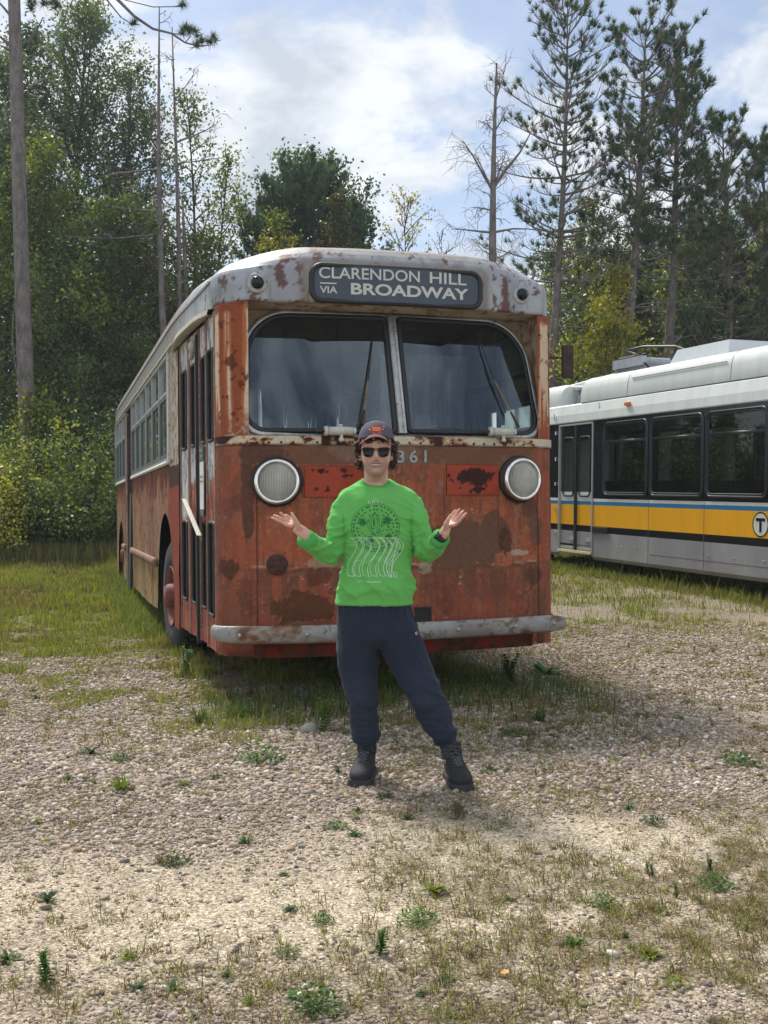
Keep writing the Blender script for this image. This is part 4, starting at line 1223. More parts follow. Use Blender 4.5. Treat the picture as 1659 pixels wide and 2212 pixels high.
# marker lamps on the brow
m_lamp = mat('dark_glass_dome', (0.004, 0.006, 0.006), 0.16, spec=0.35)
for (u, v) in ((565, 607), (1134, 638)):
    x, z = bpx(u, v)
    e = empty('marker_lamp', (x, -0.012, z), parent=bus); e.scale = (1.12, 1, 1.12)
    M = Matrix.Rotation(R(90), 4, 'X')
    a = MB(); a.lathe([(0.062, -0.02), (0.062, 0.006), (0.055, 0.012), (0.047, 0.008), (0.044, 0.014), (0.038, 0.016)], M, 32)
    for k in range(4): q = k * 1.571 + 0.6; a.ell((0.054 * math.cos(q), -0.012, 0.054 * math.sin(q)), (0.005, 0.004, 0.005), n=6, k=4)
    a.build('lamp_flange', m_alu, e, True)
    a = MB(); a.lathe([(0.041, 0.006), (0.038, 0.026), (0.027, 0.042), (0.012, 0.049), (0.0, 0.050)], M, 28)
    a.build('lamp_dome', m_lamp, e, True)

# destination sign
def sign():
    (xa, za), (xb, zb) = bpx(678, 574), bpx(1040, 661)
    cz = 2.903; hh = 0.122; cx = (xa + xb) / 2; hx = (xb - xa) / 2
    e = empty('destination_sign', (cx, -0.018, cz), parent=bus)
    def ring(hx_, hz, r): return rrect_pts([(-hx_, -hz), (hx_, -hz), (hx_, hz), (-hx_, hz)], [r] * 4, 9)
    mb = MB(); mb.tube([(x, -0.004, z) for x, z in ring(hx, hh, 0.075)], 0.018, 8, closed=True)
    mb.build('sign_rubber', m_black, e, True)
    pn = ring(hx - 0.003, hh - 0.003, 0.072)
    V, F = slab(pn, 48); V = [(x, -0.004, z) for x, z in V]
    m_sign = mat('sign_glass', (0.060, 0.076, 0.100), 0.4, var=0.12, vscale=4, spec=0.25)
    face = mesh_obj('sign_face', V, F, m_sign, e)
    m_let = mat('sign_letters', (0.50, 0.50, 0.45), 0.6, var=0.08)
    V2 = []; F2 = []
    def line(txt, x0, x1, z0, hgt, bold):
        # set one line between x0 and x1 with the given cap height
        V, F = text_mesh(txt, 1.0, 0.0, 'LEFT', 1.0, bold)
        xs = [v.x for v in V]; ys = [v.y for v in V]; sx = (x1 - x0) / (max(xs) - min(xs)); sy = hgt / (max(ys) - min(ys))
        b = len(V2)
        for v in V: V2.append((x0 + (v.x - min(xs)) * sx, -0.0065, z0 + (v.y - min(ys)) * sy))
        for f in F: F2.append(tuple(i + b for i in f))
    line('CLARENDON', -0.565, 0.150, 0.030, 0.078, 0.012)
    line('HILL', 0.225, 0.505, 0.030, 0.078, 0.012)
    line('BROADWAY', -0.345, 0.520, -0.075, 0.080, 0.028)
    line('VIA', -0.560, -0.440, -0.072, 0.048, 0.02)
    b = len(V2); V2.extend([(-0.560, -0.0065, -0.008), (-0.445, -0.0065, -0.008), (-0.445, -0.0065, 0.001), (-0.560, -0.0065, 0.001)]); F2.append((b, b + 1, b + 2, b + 3))
    mesh_obj('sign_lettering', V2, F2, m_let, face)
sign()

# wipers
def wiper(u0, v0, piv, armtip, b0, b1):
    (xa, za) = bpx(u0, v0, -0.03)
    e = empty('wiper', (xa, -0.05, za), parent=bus)
    def q(u, v, off=-0.025):
        # point on the raked glass plane, in e's frame
        z = 2.2
        for _ in range(6):
            y = wy(z) + off; x, z = bpx(u, v, y)
        return (x - xa, wy(z) + off + 0.05, z - za)
    m_w = MATS['flaky_white'] if 'flaky_white' in MATS else mat('flaky_white', (0.50, 0.49, 0.43), 0.7, var=0.2, vscale=30, bump=0.4, bscale=60, var2=(0.10, 0.08, 0.06))
    a = MB(); a.tube([(-0.115, 0, 0.0), (-0.095, 0, 0.0)], 0.034, 14); a.tube([(-0.095, 0, 0), (0.075, 0, 0)], 0.029, 14); a.tube([(0.075, 0, 0), (0.10, 0, 0)], 0.024, 12)
    a.tube([(-0.17, 0, 0), (-0.115, 0, 0)], 0.011, 8, m=1); a.tube([(0.0, 0, -0.02), (0.0, -0.005, -0.065)], 0.012, 8); a.ell((0.0, -0.005, -0.06), (0.02, 0.018, 0.016), n=10, k=6)
    a.tube([(-0.005, 0, 0.02), (-0.005, 0, 0.045)], 0.014, 8)
    a.build('wiper_motor', [m_w, m_rust], e, True)
    a = MB(); P0, P1 = q(*piv, -0.06), q(*armtip, -0.03)
    mid = Vector(P0).lerp(Vector(P1), 0.3)
    a.tube([P0, tuple(mid)], [0.013, 0.008], 6, 0); a.tube([tuple(mid), P1], [0.006, 0.005], 6, 1)
    a.build('wiper_arm', [m_rust, MATS.get('brass_arm') or mat('brass_arm', (0.22, 0.17, 0.08), 0.5, 0.4, var=0.3)], e)
    a = MB(); a.tube([q(*b0, -0.02), q(*armtip, -0.03), q(*b1, -0.02)], [0.004, 0.009, 0.006], 5)
    a.build('wiper_blade', MATS.get('blade') or mat('blade', (0.02, 0.02, 0.02), 0.5, var=.2), e)
wiper(738, 931, (785, 918), (797, 815), (807, 732), (775, 925))
wiper(1090, 935, (1128, 925), (1070, 818), (1044, 745), (1098, 893))

# ---- left side
SILL = 1.80; WT = 2.765
def arch(y, yc, r):
    d = r * r - (y - yc) ** 2
    return 0.48 + math.sqrt(d) * 1.06 if d > 0 else 0
def low_z(y, arches=((3.25, 0.80), (10.3, 0.68))):
    b = SK - 0.01 + 0.008 * math.sin(y * 2)
    for yc, r in arches:
        b = max(b, arch(y, yc, r))
    return b
def paint_side(P, s):
    y, z = P[:, 1], P[:, 2]
    Q = np.stack([y, z, 0 * y], 1)
    c = np.tile(np.array([0.28, 0.165, 0.100]), (len(y), 1))
    c = lerp(c, (0.33, 0.24, 0.105), sst(z, 0.95, 0.75) * 0.9)
    c = lerp(c, (0.24, 0.10, 0.06), sst(fbm(Q * [1, .35, 1], 2.0, 141, 4), 0.45, 0.65) * 0.6)
    st = fbm(np.stack([y * 9, z * 0.7, 0 * y], 1), 1, 142, 4, 0.6)
    c = lerp(c, (0.12, 0.05, 0.035), sst(st, 0.55, 0.66) * 0.55)
    top = sst(z + (fbm(Q * [1, .2, 1], 6, 143, 4) - 0.5) * 0.45, 1.50, 1.60)
    c = lerp(c, (0.11, 0.04, 0.026), top * 0.9)
    c = lerp(c, (0.28, 0.08, 0.045), sst(fbm(Q * [1, .3, 1], 9, 144, 4), 0.56, 0.62) * sst(z, 1.2, 1.5) * 0.7)
    c = lerp(c, C_RUST, sst(fbm(Q, 14, 145, 5, .65), 0.64, 0.68) * 0.8)
    for k in range(14):
        ys_ = 2.8 + k * 0.70
        c = lerp(c, (0.07, 0.035, 0.025), np.exp(-((y - ys_) / 0.012) ** 2) * 0.7)
    c = lerp(c, (0.09, 0.05, 0.03), np.exp(-((z - 0.80) / 0.01) ** 2) * 0.6)
    red = (y < 2.80) & (y > 2.05)
    c[red] = lerp(c[red], (0.23, 0.045, 0.028), np.ones(red.sum()) * 0.9 * (z[red] < 1.56))
    c[red] = lerp(c[red], (0.055, 0.028, 0.028), 1.0 * ((z[red] >= 1.56) & (z[red] < 1.75)))
    return c
def side_panel(sgn, y0, y1, name, step=0.02, arches=((3.25, 0.80), (10.3, 0.68))):
    ys = []
    y = y0
    while y < y1 - 1e-6: ys.append(y); y += step if y < 5 else 0.04
    ys.append(y1)
    p = [(sgn * hw(y), y) for y in ys]
    if sgn > 0: p = p[::-1]
    zz = lambda x, y: [low_z(y, arches) + (SILL - low_z(y, arches)) * k / 60 for k in range(61)]
    return painted_sheet(name, p, zz, paint_side, bus, dent=0.02, seed=3)
side_panel(-1, 2.10, 7.70, 'side_panel')
side_panel(-1, 8.85, BL - 0.45, 'side_panel')
side_panel(1, 0.24, BL - 0.45, 'side_panel')
# rub rail
mb = MB()
for a, b in ((4.0, 7.68), (8.9, 9.6)):
    mb.tube([(-(hw(y) + 0.02), y, 0.83) for y in np.linspace(a, b, 14)], 0.045, 8, flat=0.5, up=(0, 0, 1))
mb.build('rub_rail', mat('rub_rail_paint', (0.22, 0.12, 0.080), 0.8, var=0.3, vscale=8, bump=0.3, var2=(0.09, 0.04, 0.03)), bus, True)
# rear end
rp = []
for i in range(25):
    a = math.pi * i / 24; rp.append((hw(BL - 0.45) * (math.copysign(abs(math.cos(a)) ** 0.45, math.cos(a))), BL - 0.45 + 0.45 * math.sin(a) ** 0.6))
painted_sheet('rear_panel', rp, list(np.linspace(SK, 2.8, 40)), paint_side, bus)

# passenger windows: aluminium frames, transoms, posts
m_wf = mat('window_frame_grey', (0.27, 0.29, 0.29), 0.5, 0.1, var=0.15, vscale=8, var2=(0.20, 0.17, 0.14))
g_side = glass('side_window_glass', (0.55, 0.68, 0.62), 0.9, 0.10, (0.22, 0.27, 0.25), 0.03, 1.5, 1.6)
def side_window(sgn, ya, yb):
    h = hw((ya + yb) / 2)
    e = empty('window', (sgn * (h - 0.01), (ya + yb) / 2, (SILL + WT) / 2), parent=bus)
    dy = (yb - ya) / 2; dz = (WT - SILL) / 2; tz = 0.155
    a = MB()
    w = 0.020
    def bar(y0, y1, z0, z1, t=0.02): a.box((-t, y0, z0), (t, y1, z1))
    bar(-dy, -dy + w, -dz + 0.03, dz - 0.02, 0.028); bar(dy - w, dy, -dz + 0.03, dz - 0.02, 0.028)
    bar(-dy, dy, -dz, -dz + 0.03, 0.030); bar(-dy, dy, dz - 0.02, dz, 0.030)
    bar(-dy + w, dy - w, tz - 0.015, tz + 0.015, 0.022)
    f = a.build('window_frame', m_wf, e)
    a = MB(); bar2 = lambda y0, y1, z0, z1: a.box((-0.018, y0, z0), (0.012, y1, z1))
    s = 0.04
    bar2(-dy + w, -dy + w + s, -dz + 0.03, tz - 0.015); bar2(dy - w - s, dy - w, -dz + 0.03, tz - 0.015); bar2(-dy + w + s, dy - w - s, -dz + 0.03, -dz + 0.08); bar2(-dy + w + s, dy - w - s, tz - 0.05, tz - 0.015)
    a.build('sash', MATS.get('dark_sash') or mat('dark_sash', (0.07, 0.075, 0.075), 0.5, 0.2, var=0.2), e)
    V = [(0.004 * sgn, -dy + w, -dz + 0.03), (0.004 * sgn, dy - w, -dz + 0.03), (0.004 * sgn, dy - w, dz - 0.02), (0.004 * sgn, -dy + w, dz - 0.02)]
    mesh_obj('pane', V, [(0, 1, 2, 3)], g_side, e)
ys = np.linspace(2.82, 7.66, 7)
for i in range(6): side_window(-1, ys[i], ys[i + 1])
ys = np.linspace(8.95, 12.0, 5)
for i in range(4): side_window(-1, ys[i], ys[i + 1])
ys = np.linspace(0.34, 12.0, 14)
for i in range(13): side_window(1, ys[i], ys[i + 1])
mb = MB()
mb.tube([(-(hw(y) + 0.012), y, SILL - 0.01) for y in np.linspace(2.8, 7.7, 20)], 0.020, 6); mb.tube([(-(hw(y) + 0.012), y, SILL - 0.01) for y in np.linspace(8.9, 12.0, 12)], 0.020, 6)
mb.build('sill_rail', m_white, bus)
mb = MB(); mb.box((-(hw(2.8) + 0.016), 2.755, SILL - 0.01), (-(hw(2.8) - 0.03), 2.815, 2.80)); mb.build('window_post', m_white, bus)

# tan post panel behind the doors (upper half)
def paint_tan(P, s):
    c = np.tile(np.array([0.36, 0.33, 0.27]), (len(s), 1)); Q = np.stack([P[:, 1], P[:, 2], 0 * s], 1)
    c = lerp(c, (0.24, 0.19, 0.14), sst(fbm(Q, 8, 151, 5, .6), 0.48, 0.54) * 0.8); c = lerp(c, (0.13, 0.05, 0.03), sst(fbm(Q, 15, 152, 5, .65), 0.62, 0.66)); return c
painted_sheet('post_panel', [(-hw(y), y) for y in np.arange(2.10, 2.78, 0.015)], list(np.arange(SILL - 0.05, 2.80, 0.015)), paint_tan, bus)
# ---- entrance doors
def paint_door(P, s):
    y, z = P[:, 1], P[:, 2]; Q = np.stack([y, z, 0 * y], 1)
    c = np.tile(np.array([0.40, 0.41, 0.43]), (len(y), 1))
    pe = fbm(Q * [1, 0.35, 1], 26, 161, 5, 0.7)
    c = lerp(c, (0.56, 0.54, 0.49), sst(pe, 0.52, 0.56) * 0.7)
    c = lerp(c, (0.10, 0.09, 0.09), sst(pe, 0.44, 0.40) * 0.8)
    nn = fbm(Q * [1, 0.5, 1], 5, 162, 4)
    low = sst(z + (nn - 0.5) * 0.5 + 0.28 * sst(y, 1.55, 1.7), 1.56, 1.48)
    r = np.tile(np.array([0.32, 0.085, 0.05]), (len(y), 1)); r = lerp(r, (0.36, 0.16, 0.11), sst(pe, 0.53, 0.57) * 0.7); r = lerp(r, (0.10, 0.045, 0.035), sst(pe, 0.44, 0.40) * 0.8)
    return c * (1 - low[:, None]) + r * low[:, None]
g_door = glass('door_glass', (0.35, 0.42, 0.36), 0.9, 0.06, (0.2, 0.22, 0.2), 0.03, 1.5, 1.6)
def door_leaf(ya, yb, name, wu=(1.86, 2.50), wl=(0.62, 1.265), zb=0.36, zt=2.745, inset=0.022, margin=0.125):
    e = empty(name, (0, 0, 0), parent=bus)
    # panel with two openings: columns / rows skipping the holes
    yh0, yh1 = ya + margin, yb - margin * 0.8
    ysl = sorted(set(list(np.arange(ya, yb, 0.015)) + [yh0, yh1, yb])); zsl = sorted(set(list(np.arange(zb, zt, 0.015)) + [wu[0], wu[1], wl[0], wl[1], zt]))
    V = np.array([(-(hw(y) - inset), y, z) for y in ysl for z in zsl]); k = len(zsl); F = []
    for i in range(len(ysl) - 1):
        for j in range(k - 1):
            yc = (ysl[i] + ysl[i + 1]) / 2; zc = (zsl[j] + zsl[j + 1]) / 2
            if yh0 < yc < yh1 and (wu[0] < zc < wu[1] or wl[0] < zc < wl[1]): continue
            F.append((i * k + j, (i + 1) * k + j, (i + 1) * k + j + 1, i * k + j + 1))
    mesh_obj('door_skin', V, F, m_paint, e, True, col=paint_door(V, V[:, 1]))
    for (a, b) in (wu, wl):
        pn = rrect_pts([(yh0, a), (yh1, a), (yh1, b), (yh0, b)], [min(0.05, (yh1 - yh0) * 0.4)] * 4, 6)
        mb = MB(); mb.tube([(-(hw(y) - inset + 0.004), y, z) for y, z in pn], 0.012, 7, closed=True)
        w = mb.build('window_rubber', m_black, e, True)
        V = [(-(hw(y) - inset - 0.01), y, z) for y, z in ((yh0, a), (yh1, a), (yh1, b), (yh0, b))]; mesh_obj('pane', V, [(0, 1, 2, 3)], g_door, w)
    mb = MB()
    for y in (ya + 0.012, yb - 0.012): mb.box((-(hw(y) - inset + 0.012), y - 0.012, zb), (-(hw(y) - inset - 0.01), y + 0.012, zt))
    mb.build('door_edge', m_cream if False else (MATS.get('door_edge_paint') or mat('door_edge_paint', (0.26, 0.13, 0.09), 0.8, var=0.35, vscale=9, bump=0.4, var2=(0.40, 0.37, 0.32))), e)
    return e
d1 = door_leaf(1.62, 2.09, 'door_leaf'); d2 = door_leaf(1.15, 1.60, 'door_leaf'); d3 = door_leaf(0.66, 1.10, 'door_leaf')
d4 = door_leaf(0.245, 0.645, 'front_side_panel', (1.85, 2.50), (0.60, 1.265), 0.355, 2.745, 0.004, 0.075)
mb = MB(); mb.box((-(hw(1.1) + 0.012), 1.10, 0.34), (-(hw(1.1) - 0.05), 1.15, 2.70)); mb.build('door_seal', m_black, bus)
# door operator knob under the canopy
x = -(hw(1.2) + 0.015); mb = MB(); mb.ell((x, 1.22, 2.62), (0.035, 0.05, 0.05)); mb.tube([(x, 1.22, 2.60), (x - 0.005, 1.30, 2.54)], 0.022, 8); mb.build('door_hinge', m_cream, bus, True)
# steel angle strip hanging across the doors
xx = -(hw(1.3) + 0.02)
mb = MB(); A = Vector((-(hw(1.5) + 0.03), 1.50, 1.425)); B = Vector((-(hw(0.62) + 0.05), 0.60, 1.15))
d = (B - A).normalized(); L_ = (B - A).length / 2; up = Vector((0, 0, 1)).cross(Vector((1, 0, 0))); nrm = d.cross(Vector((1, 0, 0))).normalized()
mb.obox((A + B) / 2, d * L_, nrm * 0.022, Vector((0.0022, 0, 0))); mb.obox((A + B) / 2 + nrm * 0.020 + Vector((-0.016, 0, 0)), d * L_, nrm * 0.002, Vector((0.018, 0, 0)))
st = mb.build('steel_strip', mat('pale_steel', (0.22, 0.22, 0.18), 0.5, 0.3, var=0.15), bus)
mb = MB()
for k in range(12):
    c = A.lerp(B, (k + 0.5) / 12) + Vector((-0.0035, 0, 0)); mb.obox(c, d * 0.013, nrm * 0.006, Vector((0.001, 0, 0)))
mb.build('slots', m_dark, st)
# notice fixed to the door
def notice():
    yc = 0.88; e = empty('door_notice', (-(hw(yc) + 0.006), yc, 1.55), parent=bus)
    def quad(z0, z1, m, nm, off=0.0):
        return mesh_obj(nm, [(-off, 0.11, z0), (-off, -0.11, z0), (-off, -0.11, z1), (-off, 0.11, z1), (0.006 - off, 0.11, z0), (0.006 - off, -0.11, z0), (0.006 - off, -0.11, z1), (0.006 - off, 0.11, z1)],
                        [(0, 1, 2, 3), (4, 7, 6, 5), (0, 4, 5, 1), (2, 6, 7, 3), (1, 5, 6, 2), (0, 3, 7, 4)], m, e)
    mg = mat('notice_green', (0.02, 0.05, 0.025), 0.5); mw = mat('notice_white', (0.62, 0.64, 0.60), 0.5, var=0.05)
    quad(0.17, 0.29, mg, 'notice_header'); quad(-0.19, 0.165, mw, 'notice_sheet'); quad(-0.24, -0.195, mg, 'notice_footer')
    V2 = []; F2 = []; M2 = []
    def line(t, z, s, m, bold=0.0):
        V, F = text_mesh(t, s, 0.0, 'CENTER', 1.0, bold); b = len(V2)
        V2.extend([(-0.003, -v.x, z + v.y) for v in V]); F2.extend([tuple(i + b for i in f) for f in F]); M2.extend([m] * len(F))
    line('Restoration in', 0.255, 0.032, 0); line('Progress', 0.21, 0.032, 0)
    line('For Your Safety,', 0.055, 0.028, 1, 0.001); line('Please Do Not Enter', 0.02, 0.0235, 1, 0.001)
    o = mesh_obj('notice_text', V2, F2, [mat('notice_pale_ink', (0.55, 0.57, 0.5), 0.6), mat('notice_dark_ink', (0.02, 0.03, 0.02), 0.6)], e, mi=M2)
notice()
# centre exit: dark folding doors standing ajar
mb = MB()
mb.box((-(hw(8.2) - 0.10), 7.72, 0.42), (-(hw(8.2) - 0.16), 8.84, 2.75))
mb.build('exit_doorway', m_dark, bus)
mb = MB(); mb.obox((-(hw(8.5) - 0.04), 8.80, 1.5), (0.05, 0.05, 0), (-0.01, 0.012, 0), (0, 0, 1.20))
mb.build('exit_door_leaf', mat('exit_leaf_paint', (0.30, 0.20, 0.16), 0.8, var=0.4, vscale=6, bump=0.3, var2=(0.08, 0.04, 0.03)), bus)
mb = MB(); mb.obox((-(hw(8.5) + 0.0), 8.10, 0.95), (0.012, 0.0, 0), (0, 0.20, 0), (0.02, 0.1, 0.65)); mb.build('exit_curtain', m_black, bus)

# wheels
m_tyre = mat('old_tyre', (0.022, 0.022, 0.023), 0.8, var=0.3, vscale=10, bump=0.3, bscale=30, var2=(0.05, 0.045, 0.04))
m_hub = mat('red_rust_hub', (0.165, 0.05, 0.035), 0.7, var=0.35, vscale=12, bump=0.5, bscale=30, var2=(0.07, 0.03, 0.025))
def wheel(sgn, y, z, steer=0):
    e = empty('wheel', (sgn * 1.14, y, z), (0, 0, steer), bus)
    M = Matrix.Rotation(R(-90 if sgn < 0 else 90), 4, 'Y')      # local z -> outwards
    M = Matrix.Rotation(R(90 * sgn), 4, 'Y')
    r = 0.535
    a = MB(); a.lathe([(0.27, -0.14), (0.36, -0.15), (0.48, -0.145), (0.525, -0.12), (r, -0.09), (r, 0.09), (0.525, 0.12), (0.48, 0.145), (0.36, 0.15), (0.30, 0.14), (0.27, 0.12)], M, 48)
    for k in range(48):
        q = 2 * math.pi * k / 48
        for dz in (-0.07, 0.0, 0.07):
            c = M @ Vector((r * math.cos(q), r * math.sin(q), dz)); ra = M @ Vector((math.cos(q), math.sin(q), 0)); ta = M @ Vector((-math.sin(q), math.cos(q), 0)); wa = M @ Vector((0, 0, 1))
            a.obox(c, ra * 0.008, ta * 0.024, wa * 0.027)
    a.build('tyre', m_tyre, e, True)
    a = MB(); a.lathe([(0.275, 0.13), (0.285, 0.145), (0.275, 0.15), (0.26, 0.12), (0.25, 0.05), (0.20, 0.045), (0.17, 0.075), (0.12, 0.085), (0.115, 0.17), (0.095, 0.20), (0.0, 0.205)], M, 36)
    for k in range(10):
        q = 2 * math.pi * k / 10; c = Vector((0.20 * math.cos(q), 0.20 * math.sin(q), 0.05)); a.tube([M @ c, M @ (c + Vector((0, 0, 0.055)))], 0.017, 6)
    for k in range(6):
        q = 2 * math.pi * k / 6; c = Vector((0.23 * math.cos(q), 0.23 * math.sin(q), 0.06)); a.ell(M @ c, (0.035, 0.04, 0.04), n=8, k=6)
    a.build('rim', m_hub, e, True)
wheel(-1, 3.22, 0.545, R(3)); wheel(1, 3.22, 0.545); wheel(-1, 10.3, 0.66); wheel(1, 10.3, 0.66)
# arch linings, floor, axles, dark underside
mb = MB()
mb.box((-1.22, 0.06, 0.50), (1.22, 2.50, 0.56)); mb.box((-0.85, 2.50, 0.50), (0.85, 3.95, 0.56)); mb.box((-1.22, 3.95, 0.50), (1.22, 9.6, 0.56)); mb.box((-0.8, 9.6, 0.60), (0.8, 11.0, 0.66)); mb.box((-1.2, 11.0, 0.52), (1.2, 12.3, 0.58))
mb.box((-0.45, 0.5, 0.34), (-0.33, 11.5, 0.50)); mb.box((0.33, 0.5, 0.34), (0.45, 11.5, 0.50)); mb.tube([(-1.0, 3.22, 0.53), (1.0, 3.22, 0.53)], 0.07, 10); mb.tube([(-1.0, 10.3, 0.6), (1.0, 10.3, 0.6)], 0.10, 10)
mb.build('chassis', m_dark, bus)
for yc, r, zt in ((3.25, 0.84, 1.42), (10.3, 0.72, 1.30)):
    for sgn in (-1, 1):
        mb = MB()
        xi, xo = sgn * 0.86, sgn * 1.30
        mb.box((min(xi, xo), yc - r, 0.52), (max(xi, xo), yc - r + 0.02, zt)); mb.box((min(xi, xo), yc + r, 0.52), (max(xi, xo), yc + r + 0.02, zt)); mb.box((min(xi, xo), yc - r, zt), (max(xi, xo), yc + r, zt + 0.02))
        mb.box((min(xi, xi + 0.02 * sgn), yc - r, 0.5), (max(xi, xi + 0.02 * sgn), yc + r, zt))
        mb.build('wheel_housing', m_dark, bus)
# mirror on its bracket
x0, z0 = bpx(1188, 773, 0.25)
e = empty('mirror', (hw(.3) , 0.25, z0), parent=bus)
xa, _ = bpx(1232, 745, 0.20); xb, _ = bpx(1256, 815, 0.20); zt_, zb_ = bpx(1244, 745, 0.2)[1], bpx(1244, 817, 0.2)[1]
mb = MB(); mb.tube([(-0.01, 0, 0), (0.10, -0.03, 0.005), (xb - hw(.3), -0.05, -0.01)], 0.008, 6); mb.build('mirror_arm', m_rust, e)
mb = MB(); mb.box((xa - hw(.3), -0.065, zb_ - z0), (xb - hw(.3), -0.035, zt_ - z0), bev=0.006); mb.build('mirror_back', mat('mirror_dark', (0.035, 0.022, 0.018), 0.8, var=0.4, vscale=12, var2=(0.10, 0.05, 0.03)), e)

# ---- interior seen through the glass
mb = MB(); mb.box((-1.20, 0.30, 0.90), (1.20, 12.2, 0.94)); mb.build('floor', m_interior, bus)
mb = MB(); mb.box((-1.20, 12.25, 0.95), (1.20, 12.28, 2.95)); mb.build('rear_bulkhead', mat('bulkhead_paint', (0.09, 0.10, 0.10), 0.8, var=.2), bus)
mb = MB(); mb.box((-1.20, 0.34, 2.92), (1.20, 12.2, 2.94)); mb.build('ceiling', mat('ceiling_paint', (0.24, 0.26, 0.26), 0.7, var=.2), bus)
mb = MB(); mb.box((-1.12, 0.05, 1.70), (1.12, 0.42, 1.80), bev=0.02); mb.box((-1.12, 0.30, 0.95), (1.12, 0.34, 1.70)); mb.build('dashboard', mat('dashboard_paint', (0.09, 0.10, 0.105), 0.6, var=.2), bus)
for (x, y) in ((-0.86, 0.75), (-0.42, 2.0), (-0.08, 1.5), (0.0, 2.9), (-0.35, 4.2), (0.35, 4.2), (-0.35, 6.2), (0.35, 6.2)):
    mb = MB(); mb.tube([(x, y, 0.94), (x, y, 2.92)], 0.017, 10); mb.build('grab_pole', m_chrome, bus, True)
mb = MB(); mb.tube([(-1.1, 0.62, 1.93), (-0.1, 0.62, 1.93)], 0.014, 8); mb.build('grab_rail', m_chrome, bus, True)
# driver's seat, wheel, curtain
e = empty('steering_wheel', (0.60, 0.62, 1.86), (R(28), 0, 0), bus)
mb = MB(); mb.tube([(0.27 * math.cos(a), 0.27 * math.sin(a), 0) for a in np.linspace(0, 2 * math.pi, 40, endpoint=False)], 0.013, 8, closed=True)
for a in (0.3, 2.4, 4.5): mb.tube([(0, 0, -0.03), (0.26 * math.cos(a), 0.26 * math.sin(a), 0)], 0.010, 6)
mb.tube([(0, 0, 0), (0, 0.02, -0.6)], 0.025, 8); mb.build('steering_rim', m_black, e, True)
m_cloth = mat('driver_curtain_cloth', (0.30, 0.31, 0.32), 0.9, var=.2)
V = []; n = 60
for i in range(n + 1):
    x = 0.22 + 0.75 * i / n
    for j in range(14):
        z = 2.62 - 1.05 * j / 13; V.append((x + 0.03 * math.sin(i * .2) * j / 13, 1.25 + 0.05 * math.sin(i * 0.55 + 0.3 * math.sin(j * 0.5)) * (0.4 + j / 13), z))
F = [(i * 14 + j, i * 14 + j + 1, (i + 1) * 14 + j + 1, (i + 1) * 14 + j) for i in range(n) for j in range(13)]
mesh_obj('driver_curtain', V, F, m_cloth, bus, True)
mb = MB(); mb.box((0.38, 0.95, 1.35), (0.82, 1.35, 1.45), bev=0.03); mb.box((0.38, 1.32, 1.45), (0.82, 1.40, 1.98), bev=0.03); mb.tube([(0.6, 1.15, 0.94), (0.6, 1.15, 1.35)], 0.05, 8)
mb.build('driver_seat', m_black, bus, True)
seat = None
for k in range(9):
    for sgn in (-1, 1):
        y = 3.3 + k * 0.85
        if sgn < 0 and 7.5 < y < 9.1: continue
        if seat is None:
            a = MB(); a.box((-0.42, 0, 1.28), (0.42, 0.42, 1.40), bev=0.02); a.box((-0.42, 0.40, 1.36), (0.42, 0.48, 1.86), bev=0.02)
            seat = a.build('passenger_seat', mat('seat_vinyl', (0.06, 0.075, 0.07), 0.6, var=.2), bus, True, loc=(sgn * 0.75, y, 0))
        else:
            c = seat.copy(); COL.objects.link(c); c.parent = bus; c.location = (sgn * 0.75, y, 0)

# ---- the front of the bus bows gently: bend everything near it
def bend_front():
    def off(x, y, z):
        f = 1 - sst(y, 0.35, 1.5)
        return (0.088 * np.minimum(np.abs(x), 1.3) ** 2 - 0.045) * f
    done = set()
    def walk(o, mat_):
        M = mat_ @ o.matrix_basis
        if o.name.startswith(('headlight', 'marker_lamp')) and o.type == 'EMPTY':
            x = o.location.x; o.location.y += float(off(np.array([x]), np.array([0.0]), 0)[0]); o.rotation_euler.z = math.atan(0.176 * x); return
        if o.type == 'MESH' and o.data.name not in done and o.name.split('.')[0] not in ('wheel', 'tyre', 'rim'):
            me = o.data; n = len(me.vertices); a = np.empty(n * 3, np.float32); me.vertices.foreach_get('co', a); a = a.reshape(-1, 3)
            if me.users > 1:
                t = M.translation
                if t.y < 1.4: o.location.y += float(off(np.array([t.x]), np.array([max(t.y, 0.0)]), 0)[0])
            else:
                A = np.array(M); w = a @ A[:3, :3].T + A[:3, 3]
                if w[:, 1].min() < 1.5:
                    d = off(w[:, 0], np.maximum(w[:, 1], 0), w[:, 2])
                    dl = np.stack([0 * d, d, 0 * d], 1) @ np.linalg.inv(A[:3, :3]).T
                    a = (a + dl).astype(np.float32); me.vertices.foreach_set('co', a.ravel()); me.update()
                done.add(me.name)
        for c in o.children: walk(c, M)
    for c in list(bus.children): walk(c, Matrix())
bend_front()
